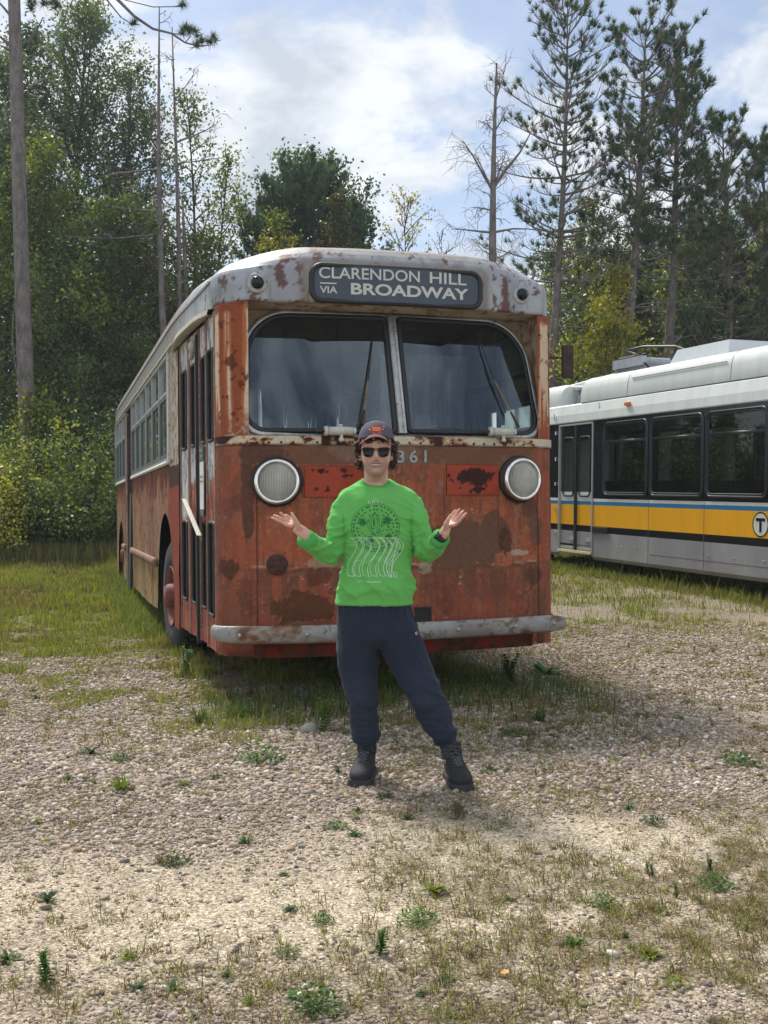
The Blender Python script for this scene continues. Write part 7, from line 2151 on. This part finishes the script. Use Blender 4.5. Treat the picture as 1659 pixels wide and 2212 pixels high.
def deciduous(name, label, base, top, rad, t0=0.25, limbs=34, leaf=0.11, n_leaf=9000, pal=PAL_MG, seed=1, tr=0.12, bark=None, env='oval', spread=0.30, up=0.9, wob=0.012, cat='tree', group=None):
    rng = np.random.default_rng(seed); H = top[2] - base[2]
    e = empty(name, tuple(base)); tag(e, label, cat, group)
    T = Tubes(); tp = trunk_path(base, top, 12, rng, wob) - base
    T.add(tp, np.linspace(tr, tr * 0.12, 13), 8)
    twigs = []
    for k in range(limbs):
        f = t0 + (0.985 - t0) * ((k + rng.random()) / limbs)
        g = (f - t0) / (1 - t0)
        if env == 'oval': w = math.sin(math.pi * min(1, 0.18 + 0.80 * g)) ** 0.7
        elif env == 'cone': w = (1 - g) ** 0.8 * 0.95 + 0.1
        else: w = 1.0 - 0.55 * g
        az = k * 2.399 + rng.normal(0, .4); el = 0.25 + 0.75 * g + rng.normal(0, .12)
        L = rad * w * rng.uniform(0.7, 1.15)
        p = curve(ip(tp, f), (math.cos(az) * math.cos(el), math.sin(az) * math.cos(el), math.sin(el)), L, 6, rng, up * 0.5, 0.13)
        r0 = tr * (1 - f) * 0.5 + 0.014; T.add(p, np.linspace(r0, 0.006, 7), 5)
        ns = max(3, int(L * 3.0))
        for s_ in range(ns):
            f2 = 0.25 + 0.75 * (s_ + rng.random()) / ns; q = ip(p, f2)
            d = (p[-1] - p[0]); d /= np.linalg.norm(d) + 1e-9; d = d + rng.normal(0, .65, 3) + [0, 0, .15]
            l2 = L * 0.42 * (1.15 - 0.6 * f2) * rng.uniform(.6, 1.2) + 0.12; c = curve(q, d, l2, 4, rng, up * 0.4, .15); T.add(c, np.linspace(0.010, 0.004, 5), 3); twigs.append(c)
    tw = np.array(twigs); n = n_leaf; i = rng.integers(0, len(tw), n); k = rng.random(n) * 3.999; a = k.astype(int); w = (k - a)[:, None]
    P = tw[i, a] * (1 - w) + tw[i, a + 1] * w + rng.normal(0, 1, (n, 3)) * spread * rng.random((n, 1))
    V, F = leaves(P, leaf, rng, pal); C = np.repeat(leafcol(P, pal, rng, 0.5, seed), 4, 0)
    T.build('trunk', bark or m_bark2, e)
    mesh_obj('crown', V, F, m_leaf, e, False, col=C)
    return e
def needles(P, D, rng, pal, L=0.15, w=0.013, k=24, seed=0, cone=0.9):
    n = len(P); P = np.repeat(P, k, 0); Dn = np.repeat(D, k, 0)
    d = Dn * cone + rng.normal(0, 1, (n * k, 3)) * 0.62; d /= np.linalg.norm(d, axis=1)[:, None]
    s = np.cross(d, rng.normal(size=(n * k, 3))); s /= np.linalg.norm(s, axis=1)[:, None] + 1e-9
    l = (L * rng.uniform(.7, 1.15, n * k))[:, None]
    V = np.stack([P - s * w * .62, P + s * w * .62, P + d * l * 1.12], 1).reshape(-1, 3); F = np.arange(n * k * 3).reshape(-1, 3)
    C = np.repeat(leafcol(P, pal, rng, 0.8, seed), 3, 0)
    return V, F, C
def pine(name, label, base, top, t0, blen, tr, seed, whorls=26, per=5, dens=1.0, tuftL=0.16, pal=PAL_PN, bark=None, bare=0.0, prof=None, up=0.55, dead_low=20, sub=5, k=24, group='pines', sidebias=None, full=0.35):
    rng = np.random.default_rng(seed); e = empty(name, tuple(base)); tag(e, label, 'tree', group)
    T = Tubes(); tp = trunk_path(base, top, 14, rng, 0.006) - base
    T.add(tp, tr * (1 - 0.93 * np.linspace(0, 1, 15) ** 1.15), 10)
    TP = []; TD = []
    for w in range(whorls):
        f = t0 + (0.985 - t0) * (w + rng.random() * .5) / whorls; g = (f - t0) / (1 - t0)
        pr = prof(g) if prof else (1 - g) ** 0.75
        for b in range(per):
            if rng.random() < 0.12: continue
            az = b * 6.283 / per + w * 0.9 + rng.normal(0, .25); L = blen * pr * rng.uniform(.35, 1.2) + 0.15
            if sidebias is not None: L *= 1 + 0.15 * math.cos(az - sidebias)
            el = -0.05 + 0.65 * g + rng.normal(0, .12)
            p = curve(ip(tp, f), (math.cos(az) * math.cos(el), math.sin(az) * math.cos(el), math.sin(el)), L, 7, rng, up, .07)
            T.add(p, np.linspace(0.011 + 0.012 * L, 0.005, 8), 4)
            tufted = rng.random() > bare
            ns = int(sub * (0.6 + L))
            for s_ in range(ns):
                f2 = full + (1 - full) * (s_ + rng.random()) / ns; q = ip(p, f2); d = (p[-1] - p[-3]); d /= np.linalg.norm(d) + 1e-9
                sd = np.cross(d, [0, 0, 1]); d2 = d * 0.8 + sd * rng.choice((-1, 1)) * rng.uniform(.3, 1) + [0, 0, rng.uniform(0, .5)]
                c = curve(q, d2, (L * .30 * (1.3 - f2) + .12) * rng.uniform(.6, 1.2), 3, rng, .5, .12); T.add(c, [0.008, 0.006, 0.005, 0.004], 3)
                if tufted and rng.random() < dens:
                    for z_ in (c[-1], (c[-1] + c[-2]) / 2) if rng.random() < .6 else (c[-1],): TP.append(z_); dd = c[-1] - c[-2]; TD.append(dd / (np.linalg.norm(dd) + 1e-9) + [0, 0, .35])
            if tufted: TP.append(p[-1]); dd = p[-1] - p[-2]; TD.append(dd / (np.linalg.norm(dd) + 1e-9) + [0, 0, .3])
    for _ in range(dead_low):                      # dead stubs and bare branches on the lower trunk
        f = rng.uniform(0.22, max(t0, .45)); az = rng.random() * 6.283; L = rng.uniform(.3, 1.0) * blen
        p = curve(ip(tp, f), (math.cos(az), math.sin(az), rng.uniform(-.1, .35)), L, 6, rng, rng.uniform(-.4, .2), .12); T.add(p, np.linspace(.020, .005, 7), 4)
        for s_ in range(int(L * 3)):
            c = curve(ip(p, rng.uniform(.3, 1)), rng.normal(0, 1, 3) + [math.cos(az), math.sin(az), -.2], L * .3, 3, rng, -.3, .2); T.add(c, [.007, .006, .005, .003], 3)
    V, F, C = needles(np.array(TP), np.array(TD), rng, pal, tuftL, 0.014, k, seed)
    T.build('trunk', bark or m_bark, e); mesh_obj('crown', V, F, m_need, e, False, col=C)
    return e, tp
def dead_tree(name, label, base, top, tr, seed, n=40, blen=1.2, bark=None, t0=.35, group='dead pines', droop=-.5, twig=9, limbs=()):
    rng = np.random.default_rng(seed); e = empty(name, tuple(base)); tag(e, label, 'tree', group)
    T = Tubes(); tp = trunk_path(base, top, 12, rng, 0.005) - base
    T.add(tp, tr * (1 - 0.88 * np.linspace(0, 1, 13) ** 1.4), 9)
    def twigs(p, L, m):
        for s_ in range(m):
            q = ip(p, rng.uniform(.2, 1)); c = curve(q, rng.normal(0, .7, 3) + (p[-1] - p[0]) / (L + .01), L * rng.uniform(.25, .6) + .1, 6, rng, droop, .28); T.add(c, np.linspace(.008, .0035, 7), 3)
            for _ in range(2): c2 = curve(ip(c, rng.uniform(.3, .9)), rng.normal(0, 1, 3) + [0, 0, droop], L * .22 + .1, 4, rng, droop, .3); T.add(c2, np.linspace(.005, .003, 5), 3)
    for k in range(n):
        f = t0 + (1 - t0) * (k + rng.random()) / n; az = rng.random() * 6.283; L = blen * rng.uniform(.15, 1.0) * (1.1 - .7 * (f - t0) / (1 - t0))
        p = curve(ip(tp, min(f, .99)), (math.cos(az), math.sin(az), rng.uniform(0, .9)), L, 5, rng, .3, .15); T.add(p, np.linspace(.010 + .012 * L, .004, 6), 4); twigs(p, L, int(twig * L))
    for (f, dx, dy, dz, r) in limbs:
        q = ip(tp, f); p = curve(q, (dx, dy, dz), math.sqrt(dx * dx + dy * dy + dz * dz), 7, rng, .15, .07); T.add(p, np.linspace(r, .007, 8), 6); twigs(p, np.linalg.norm(p[-1] - p[0]), twig)
    T.build('trunk', bark or m_bark, e); return e, T, tp
def shrub(label, x, y, h, rad, pal, seed, leaf=0.075, n=7000, name='shrub', group='shrubs on the bank', top_spiky=0.3, z0=None):
    rng = np.random.default_rng(seed); g = Gf(x, y) if z0 is None else z0; e = empty(name, (x, y, g)); tag(e, label, 'shrub', group)
    T = Tubes(); tw = []
    for k in range(46):
        az = rng.random() * 6.283; r0 = rng.random() ** .6 * rad * .55; el = rng.uniform(.7, 1.5)
        p = curve((r0 * math.cos(az), r0 * math.sin(az), -.05), (math.cos(az) * math.cos(el), math.sin(az) * math.cos(el), math.sin(el)), h * rng.uniform(.55, 1.12) * (1 - .25 * r0 / rad), 7, rng, -.15, .13)
        T.add(p, np.linspace(.016, .004, 8), 4); 
        for s_ in range(7):
            c = curve(ip(p, rng.uniform(.1, 1)), rng.normal(0, 1, 3) + [math.cos(az) * .5, math.sin(az) * .5, .1], rng.uniform(.25, .6) * rad * .7, 3, rng, -.2, .2); T.add(c, [.006, .005, .004, .003], 3); tw.append(c)
    tw = np.array(tw); i = rng.integers(0, len(tw), n); k = rng.random(n) * 2.999; a = k.astype(int); w = (k - a)[:, None]
    P = tw[i, a] * (1 - w) + tw[i, a + 1] * w + rng.normal(0, 1, (n, 3)) * .14; P[:, 2] = np.maximum(P[:, 2], .03)
    V, F = leaves(P, leaf, rng, pal, .7, .35, .1); C = np.repeat(leafcol(P, pal, rng, 1.1, seed), 4, 0)
    T.build('stems', m_bark2, e); mesh_obj('foliage', V, F, m_leaf, e, False, col=C); return e

# --- foreground pine trunk at the left
def left_pine():
    rng = np.random.default_rng(61)
    b, t = placed(25, -150, 70, 25)
    e = empty('pine_tree', tuple(b)); tag(e, 'tall straight grey pine trunk at the far left with its crown out of the picture', 'tree', 'pines')
    T = Tubes(); tp = trunk_path(b, t, 16, rng, 0.0012) - b; T.add(tp, np.linspace(.20, .125, 17), 18)
    TP = []; TD = []
    for (u0, v0, u1, v1, s_) in ((25, 100, -30, 60, 0), (60, 92, 100, 45, 0), (60, 125, 75, 118, 0), (65, 190, 105, 165, 0), (65, 205, 85, 215, 0), (28, 40, -30, -20, 0), (62, 420, 78, 412, 0), (30, 110, -10, 100, 0)):
        p0 = np.array(px(u0, v0, 25)) - b; p1 = np.array(px(u1, v1, 24.6)) - b; p = curve(p0, p1 - p0, np.linalg.norm(p1 - p0), 6, rng, .1, .08); T.add(p, np.linspace(.035, .01, 7), 6)
    # the long branch hooking down across the top, with needle tufts at its end
    for path, r, tufts in (([(45, -150), (150, -90), (235, -20), (290, 35), (330, 62), (370, 72), (400, 92), (430, 100), (455, 97)], .045, [(452, 92), (440, 88), (462, 84), (425, 96)]),
                           ([(195, -60), (235, 5), (262, 38), (285, 52)], .022, [(288, 55)]), ([(300, -30), (270, 0), (330, 15), (395, 14)], .014, [(397, 12)]),
                           ([(370, 72), (385, 74), (398, 66)], .014, [(400, 64), (392, 70)]), ([(400, 92), (412, 78), (410, 68)], .012, [(410, 66), (422, 70)]), ([(110, -60), (125, -20), (122, 10)], .014, [(122, 14), (108, 6), (95, 8)]), ([(70, -60), (68, 5), (66, 18)], .014, [(66, 20), (72, 10)])):
        p = np.array([np.array(px(u, v, 24.2)) - b for u, v in path]); T.add(p, np.linspace(r, .010, len(p)), 6)
        for (u, v) in tufts:
            for _ in range(3): TP.append(np.array(px(u, v, 24.2)) - b + rng.normal(0, .03, 3)); TD.append(np.array([.4, 0, .8]))
    V, F, C = needles(np.array(TP), np.array(TD), rng, PAL_PN, .17, .012, 40, 3, .5)
    # a vine stem winding up the bark
    z_ = np.linspace(0.5, 9, 60); vp = np.array([ip(tp, z / (t[2] - b[2])) + [0.20 * math.cos(z * 1.1 + 4), -.17 + .02 * math.sin(z), 0] for z in z_]); T.add(vp, np.full(60, .014), 5)
    T.build('trunk', m_bark, e); mesh_obj('crown', V, F, m_need, e, False, col=C)
    # ivy on the lower trunk
    P = rng.normal(0, 1, (1500, 3)) * [.30, .26, .55] + [0.05, -.1, 2.4]; P2 = rng.normal(0, 1, (900, 3)) * [.25, .2, .35] + [.25, -.2, 3.1]; P = np.concatenate([P, P2])
    V, F = leaves(P, .09, rng, PAL_YG, .75); mesh_obj('climbing_vine', V, F, m_leaf, e, False, col=np.repeat(leafcol(P, PAL_YG, rng, 1, 4), 4, 0))
left_pine()
# --- twin dead pines
def twin():
    for (ut, vt, ub, Y, lab, seed, r) in ((347, 12, 372, 28, 'slim dead pine with bare twisted branches, left one of the close pair', 71, .115), (372, 60, 380, 28.5, 'slim dead pine with bare twisted branches, right one of the close pair', 72, .10)):
        b, t = placed(ut, vt, ub, Y)
        L = [(.70, -1.6, 0, -.1, .03), (.62, -2.0, .2, .5, .035), (.58, -2.3, -.2, -.2, .035), (.80, -1.0, 0, .7, .025)] if seed == 71 else [(.78, 1.1, 0, .45, .03), (.74, 1.3, 0, .2, .02), (.86, .6, 0, .5, .02)]
        dead_tree('dead_pine', lab, b, t, r, seed, 26, .9, m_bark, .45, twig=6, limbs=L)
    b, t = placed(392, 440, 428, 29.5); dead_tree('broken_tree', 'pale broken tree leaning left beyond the rusty bus roof', b, t, .19, 73, 4, .5, m_bark3, .6, group='dead pines', twig=2)
twin()
# --- broad-leaved trees at the left
def left_wood():
    spec = [
     (185, 40, 170, 34, 3.5, .20, 70, .115, 27000, PAL_GG, 81, .16, 'tall thin leaved tree whose airy top shows against the sky at upper left'),
     (75, 80, 60, 35, 3.3, .20, 66, .115, 25000, PAL_GG, 82, .15, 'tall dark tree directly behind the big pine trunk'),
     (5, 130, -30, 33, 3.0, .20, 54, .115, 21000, PAL_GG, 88, .15, 'tall dark tree cut by the left edge of the picture'),
     (290, 170, 300, 33, 2.6, .25, 54, .105, 13000, PAL_GG, 83, .13, 'airy leafy tree between the pine trunk and the twin dead pines'),
     (392, 190, 400, 31, 1.5, .30, 36, .095, 4200, PAL_MG, 84, .09, 'narrow leafy tree entwined with the twin dead pines'),
     (110, 330, 110, 30, 2.5, .10, 50, .10, 17000, PAL_MG, 85, .12, 'yellowish green rounded tree right of the big pine trunk'),
     (250, 470, 240, 29, 2.7, .06, 46, .10, 18000, PAL_MG, 86, .12, 'bushy green tree above the shrub bank at left'),
     (325, 520, 330, 31.5, 2.0, .08, 44, .095, 13000, PAL_YG, 87, .10, 'yellow green tree at the foot of the twin dead pines'),
     (5, 400, 0, 29, 2.6, .08, 46, .10, 16000, PAL_MG, 89, .12, 'mid green tree behind the pine trunk at the left edge'),
     (180, 560, 180, 28, 2.6, .05, 46, .10, 17000, PAL_DG, 90, .12, 'dark green tree behind the left shrub bank'),
     (500, 335, 455, 31, 1.5, .12, 34, .095, 4200, PAL_MG, 91, .08, 'slender upswept young tree just left of the broad white pine'),
     (425, 520, 425, 30, 1.8, .08, 40, .095, 9000, PAL_MG, 92, .09, 'low leafy tree right of the twin dead pines'),
    ]
    for (ut, vt, ub, Y, rad, t0, limbs, leaf, nl, pal, seed, tr, lab) in spec:
        b, t = placed(ut, vt, ub, Y); deciduous('broadleaf_tree', lab, b, t, rad, t0, limbs, leaf, nl, pal, seed, tr, spread=.34, group='trees at the left of the lot')
left_wood()
# --- centre: white pine and its neighbours
b, t = placed(655, 410, 650, 36)
pine('white_pine', 'dense dark bluish green pine with upright shoots behind the bus roof', b, t, .12, 4.6, .22, 101, 40, 8, 1.0, .17, PAL_WP, m_bark2, 0, lambda g: (1 - g ** 2.1) ** 0.7 * .62 + .14, 1.0, 4, 11, 26, group=None, full=.12)
b, t = placed(585, 440, 600, 37)
pine('white_pine', 'smaller dense dark pine joined to the left side of the broad white pine', b, t, .10, 2.6, .18, 102, 26, 6, 1.0, .17, PAL_WP, m_bark2, 0, lambda g: (1 - g ** 2) ** 0.7 * .6 + .14, 1.0, 4, 8, 24, group=None, full=.15)
b, t = placed(668, 372, 660, 37.5)
deciduous('white_pine', 'broad rounded dark green pine crown filling the gap left of the destination sign', b, t, 3.7, .12, 96, .13, 52000, PAL_WP, 107, .2, spread=.26, wob=.004, env='oval')
b, t = placed(770, 440, 770, 38); deciduous('white_pine', 'low dark pine at the right shoulder of the broad rounded one', b, t, 1.6, .12, 50, .12, 14000, PAL_WP, 108, .14, spread=.26, wob=.004)
b, t = placed(610, 470, 610, 33); deciduous('broadleaf_tree', 'yellow green leafy tree in front of the white pine', b, t, 1.3, .2, 30, .095, 4500, PAL_YG, 103, .07, spread=.25)
b, t = placed(735, 418, 720, 33.5); deciduous('broadleaf_tree', 'olive brown leafy tree in front of the right half of the white pine', b, t, 1.35, .2, 36, .095, 6500, PAL_OL, 104, .08, spread=.28)
b, t = placed(862, 420, 850, 31); deciduous('broadleaf_tree', 'thin see-through tree with sparse leaves rising above the destination sign', b, t, 1.15, .45, 36, .085, 1150, PAL_YG, 105, .05, spread=.16)
b, t = placed(960, 500, 960, 33); deciduous('broadleaf_tree', 'almost bare twiggy sapling between the sparse tree and the dead pine', b, t, 1.0, .45, 30, .06, 90, PAL_OL, 106, .04, spread=.15)
# --- dead pine right of centre
b, t = placed(1078, 140, 1062, 27)
dead_tree('dead_pine', 'dead pine with bare upswept limbs rising behind the right end of the bus roof', b, t, .17, 111, 46, .85, m_bark, .40, twig=10, limbs=[(.745, 1.15, 0, 1.45, .05), (.745, .5, .2, .9, .03), (.74, -.75, 0, 1.15, .04), (.735, -.35, -.2, .95, .03), (.655, -1.0, 0, .12, .035), (.655, 1.3, .3, .25, .035), (.86, .35, .1, .5, .025), (.86, -.25, 0, .2, .02), (.70, -.45, .2, .15, .02), (.92, .30, .1, .9, .02), (.60, .5, 0, .2, .02)])
b, t = placed(1157, 545, 1158, 25); dead_tree('tree_stump', 'short broken snag between the dead pine and the first living pine', b, t, .09, 112, 3, .3, m_bark, .6, group=None, twig=2)
# --- red pines at the right
PX = [(1216, 2, 1178, 28, .48, 1.75, .15, 121, 26, 5, .42, 'tallest thin crowned pine just right of the dead pine', .10, None, lambda g: .30 + .75 * math.sin(math.pi * min(1, .35 + .62 * g)) ** 1.2),
      (1392, 45, 1312, 28, .54, 1.65, .18, 122, 19, 5, .62, 'pine with a leaning top and tiered branches, second living pine from the left', .05, 0.0, lambda g: .35 + .65 * math.sin(math.pi * min(1, .25 + .7 * g))),
      (1452, 112, 1432, 28.5, .54, 2.0, .19, 123, 20, 5, .72, 'broad dark pine with straight trunk above the white bus roof', .0, None, lambda g: (1 - g) ** .55 * .9 + .12),
      (1560, 262, 1575, 29, .38, 2.2, .17, 124, 24, 5, .72, 'bushy pine near the right edge below the broad dark pine', .0, None, lambda g: (1 - g) ** .55 * .9 + .12),
      (1650, 320, 1640, 30, .32, 2.3, .17, 125, 24, 5, .75, 'pine cut by the right edge of the picture', .0, None, None),
      (1345, 560, 1350, 33, .10, 2.4, .17, 126, 24, 6, .8, 'shadowy brown green pine low in the wood behind the second pine', .2, None, None),
      (1500, 500, 1500, 34, .10, 2.6, .17, 127, 26, 6, .9, 'shadowy pine low in the wood behind the broad dark pine', .1, None, None)]
for (ut, vt, ub, Y, t0, bl, tr, seed, wh, per, dens, lab, bare, sb, prof) in PX:
    b, t = placed(ut, vt, ub, Y); pine('red_pine', lab, b, t, t0, bl, tr, seed, wh, per, dens, .17, PAL_PN, m_bark, bare, prof, .5, 22, 6 if seed < 123 else 7, 26, sidebias=sb)
def right_wood():
    spec = [
     (1238, 500, 1240, 31, 1.5, .10, 40, .10, 6500, PAL_YG, 131, .09, 'yellow green sapling behind the mirror of the rusty bus'),
     (1205, 545, 1205, 35, 2.2, .08, 40, .10, 9000, PAL_DG, 132, .10, 'dark green tree showing beside the corner of the rusty bus'),
     (1290, 440, 1290, 34, 2.0, .08, 44, .10, 9000, PAL_OL, 133, .11, 'olive tree between the first and second living pine'),
     (1405, 470, 1400, 36, 2.6, .06, 50, .105, 15000, PAL_DG, 134, .12, 'dark green tree in the shade of the pines'),
     (1485, 530, 1480, 32, 2.0, .08, 44, .10, 11000, PAL_MG, 135, .10, 'mid green tree right of the straight pine trunk'),
     (1570, 480, 1570, 33, 2.2, .06, 46, .10, 13000, PAL_MG, 136, .11, 'leafy green tree under the bushy pine near the right edge'),
     (1650, 500, 1650, 32, 2.2, .06, 46, .10, 13000, PAL_YG, 137, .11, 'yellowish green tree at the right edge above the white bus'),
     (1345, 660, 1340, 33.5, 1.5, .05, 34, .10, 8000, PAL_MG, 138, .07, 'low green bushy tree above the trolley poles'),
    ]
    for (ut, vt, ub, Y, rad, t0, limbs, leaf, nl, pal, seed, tr, lab) in spec:
        b, t = placed(ut, vt, ub, Y); deciduous('broadleaf_tree', lab, b, t, rad, t0, limbs, leaf, nl, pal, seed, tr, spread=.34, group='trees behind the white bus')
    # bright yellow climber round the second pine
    rng = np.random.default_rng(139); x0 = px(1308, 700, 27.6); e = empty('climbing_vine', (x0[0], 27.6, Gf(x0[0], 27.6))); tag(e, 'bright yellow green vine wrapped around the lower trunk of the second living pine', 'vine')
    P = []
    for (u, v, r, n) in ((1308, 608, .22, 300), (1325, 615, .2, 150), (1318, 665, .30, 350), (1328, 690, .3, 300), (1300, 715, .36, 450), (1272, 735, .3, 300), (1310, 760, .45, 600), (1330, 715, .3, 250), (1350, 765, .35, 350), (1245, 770, .4, 350)): P.append(rng.normal(0, 1, (n, 3)) * r * rng.uniform(.3, 1.1, (n, 1)) + np.array(px(u, v, 27.4)) + rng.normal(0, .22, 3))
    P = np.concatenate(P) - np.array([x0[0], 27.6, Gf(x0[0], 27.6)]); V, F = leaves(P, .10, rng, PAL_YG, .75)
    mesh_obj('foliage', V, F, m_leaf, e, False, col=np.repeat(leafcol(P, [(0.16, .17, .02), (.26, .24, .025), (.34, .30, .03)], rng, 1, 4), 4, 0))
    T = Tubes(); T.add(np.array([[0, -.2, 0], [.05, -.22, 2], [-.05, -.2, 4], [0.02, -.2, 5.6]]), [.03, .025, .02, .01], 5); T.build('stems', m_bark2, e)
right_wood()
# --- one mass of far woodland closing the view
def woodland(name, label, u0, u1, vt, Y, n, seed, pal):
    rng = np.random.default_rng(seed)
    X0 = (u0 - 829.5) * Y / 2400; X1 = (u1 - 829.5) * Y / 2400
    x = rng.uniform(X0, X1, n); y = Y + rng.uniform(-2.5, 3.5, n)
    topz = np.interp((x / Y) * 2400 + 829.5, [p[0] for p in vt], [CAM_H + (1106 - p[1]) * Y / 2400 for p in vt]) + (fbm(np.stack([x, 0 * x, 0 * x], 1), .5, seed, 4) - .5) * 4
    z = rng.random(n) ** .85 * topz; P = np.stack([x, y, z + 0.3], 1)
    cl = fbm(P, .6, seed + 3, 3); P = P[cl > .40]; P += rng.normal(0, .1, P.shape)
    V, F = leaves(P, .17, rng, pal, .75); C = np.repeat(leafcol(P, pal, rng, .35, seed), 4, 0)
    o = mesh_obj(name, V, F, m_leaf, None, False, col=C); tag(o, label, 'wood', kind='stuff')
woodland('woodland', 'dark far wood closing the view at the left', -420, 560, [(-420, 420), (0, 380), (300, 560), (420, 620), (560, 640)], 41, 95000, 141, PAL_DG)
woodland('woodland', 'dark far wood closing the view behind the white bus', 1150, 2150, [(1150, 640), (1230, 560), (1330, 520), (1659, 520), (2150, 480)], 42, 85000, 142, PAL_DG)
woodland('woodland', 'low far wood hidden behind the rusty bus', 520, 1180, [(520, 660), (1180, 700)], 42, 26000, 143, PAL_DG)
# --- shrub bank at the left
SH = [(-15, 850, 24.5, 1.9, PAL_YG, 'yellow green shrub at the left edge of the bank'), (45, 870, 24, 1.6, PAL_YG, 'yellow green shrub around the foot of the big pine trunk'),
      (105, 905, 23.6, 1.5, PAL_MG, 'green shrub just right of the pine trunk'), (150, 860, 25.0, 1.7, PAL_MG, 'taller green shrub in the middle of the bank'),
      (205, 880, 24.2, 1.6, PAL_MG, 'speckled green shrub left of the rusty bus'), (255, 850, 25.6, 1.7, PAL_DG, 'dark shrub touching the rear corner of the rusty bus in the picture'),
      (65, 1010, 23.4, 1.1, [(0.10, .035, .02), (.12, .05, .025), (.06, .08, .02), (.10, .12, .025)], 'reddish brambles at the foot of the pine trunk'), (160, 960, 23.3, 1.3, PAL_MG, 'lower green shrub at the front of the bank'),
      (230, 965, 23.2, 1.3, PAL_DG, 'dark low shrub at the front of the bank beside the bus'), (-60, 900, 23.6, 1.7, PAL_MG, 'green shrub just outside the left edge'), (10, 980, 23.2, 1.3, PAL_YG, 'low yellowish shrub at the front left corner of the bank'),
      (195, 800, 27, 1.6, PAL_DG, 'grey green shrub rising behind the bank'), (300, 900, 27, 1.8, PAL_DG, 'dark shrub behind the rear of the rusty bus')]
for k, (u, vt, Y, rad, pal, lab) in enumerate(SH):
    x = (u - 829.5) * Y / 2400; h = CAM_H + (1106 - vt) * Y / 2400 - Gf(x, Y)
    if pal is PAL_MG: pal = [(0.09, .135, .040), (.14, .19, .05), (.21, .25, .06), (.29, .30, .09)]
    if pal is PAL_YG: pal = [(0.14, .17, .03), (.22, .24, .035), (.32, .30, .04), (.40, .34, .05)]
    shrub(lab, x, Y, max(h, .9), rad, pal, 150 + k, .075 if Y < 26 else .09, 8500)
# low growth at the foot of the wood behind the white bus and past it
for k, (u, vt, Y, rad, lab) in enumerate(((1225, 740, 30, 1.6, 'shrub glimpsed over the trolley poles'), (1400, 690, 31, 2.0, 'shrub behind the roof equipment of the white bus'), (1540, 690, 31, 2.0, 'shrub behind the white bus roof unit'), (1660, 700, 31, 2.0, 'shrub at the right edge behind the white bus'))):
    x = (u - 829.5) * Y / 2400; h = CAM_H + (1106 - vt) * Y / 2400 - Gf(x, Y); shrub(lab, x, Y, h, rad, PAL_MG if k % 2 else PAL_DG, 170 + k, .10, 7500, group='shrubs behind the white bus')
# tall dry grass at the foot of the bank and weeds along both buses
def verge():
    rng = np.random.default_rng(181); VV = []; FF = []; CC = []; base = 0
    def patch(x, y, h, w, pal, lean):
        nonlocal base
        n = len(x); c = np.asarray(pal)[rng.integers(0, len(pal), n)] * rng.uniform(.7, 1.3, (n, 1)); v, f, cc = blades(x, y, gz(x, y) - .005, h, w, lean, c, rng); VV.append(v); FF.append(f + base); CC.append(cc); base += len(v)
    n = 16000; x = rng.uniform(-9.5, -5.0, n); y = rng.normal(22.4, .5, n); patch(x, y, rng.uniform(.2, .55, n), np.full(n, .012), [(.24, .19, .09), (.19, .16, .08), (.12, .14, .05), (.15, .17, .05)], rng.uniform(.1, .8, n))
    n = 5500; t = rng.uniform(-5, 7, n); o_ = rng.normal(-.05, .16, n); x = 5.01 - .307 * t + o_ * .952; y = 14.5 + .952 * t + o_ * .307; patch(x, y, rng.uniform(.04, .20, n) * (1 + .8 * (rng.random(n) < .08)), np.full(n, .009), GREENS * .8, rng.uniform(.1, .8, n))
    n = 4500; by = rng.uniform(3.9, 12.5, n); bx_ = -1.36 + rng.normal(0, .13, n); x = BUS_O[0] + bx_ * bc - by * bs; y = BUS_O[1] + bx_ * bs + by * bc; patch(x, y, rng.uniform(.05, .22, n), np.full(n, .008), [(.13, .17, .035), (.18, .21, .05), (.10, .13, .03), (.17, .19, .08)], rng.uniform(.1, .8, n))
    n = 2600; bx_ = rng.uniform(-1.35, 1.4, n); by = rng.normal(-.05, .35, n); x = BUS_O[0] + bx_ * bc - by * bs; y = BUS_O[1] + bx_ * bs + by * bc; patch(x, y, rng.uniform(.04, .20, n), np.full(n, .005), [(.05, .095, .02), (.08, .13, .03), (.12, .13, .05), (.035, .06, .018)], rng.uniform(.2, .9, n))
    o = mesh_obj('verge_grass', np.concatenate(VV), np.concatenate(FF), m_leafy, col=np.concatenate(CC)); tag(o, 'taller grass and weeds along the shrub bank and under the edges of both buses', 'grass', kind='stuff')
verge()

# ------------------------------------------------------------------ thin air between the camera and the far trees
def haze():
    me = MB(); me.box((-1100, -14, -1.2), (1100, 620, 19.5)); m = bpy.data.materials.new('haze_air'); m.use_nodes = True; nt = m.node_tree
    nt.nodes.remove(nt.nodes['Principled BSDF']); v = nt.nodes.new('ShaderNodeVolumePrincipled'); v.inputs['Density'].default_value = 0.0007; v.inputs['Color'].default_value = (0.80, 0.90, 1.0, 1); v.inputs['Anisotropy'].default_value = 0.2
    nt.links.new(v.outputs[0], nt.nodes['Material Output'].inputs['Volume'])
    o = me.build('haze', m); tag(o, 'faint bluish air softening the far trees', 'haze', kind='stuff')
haze()
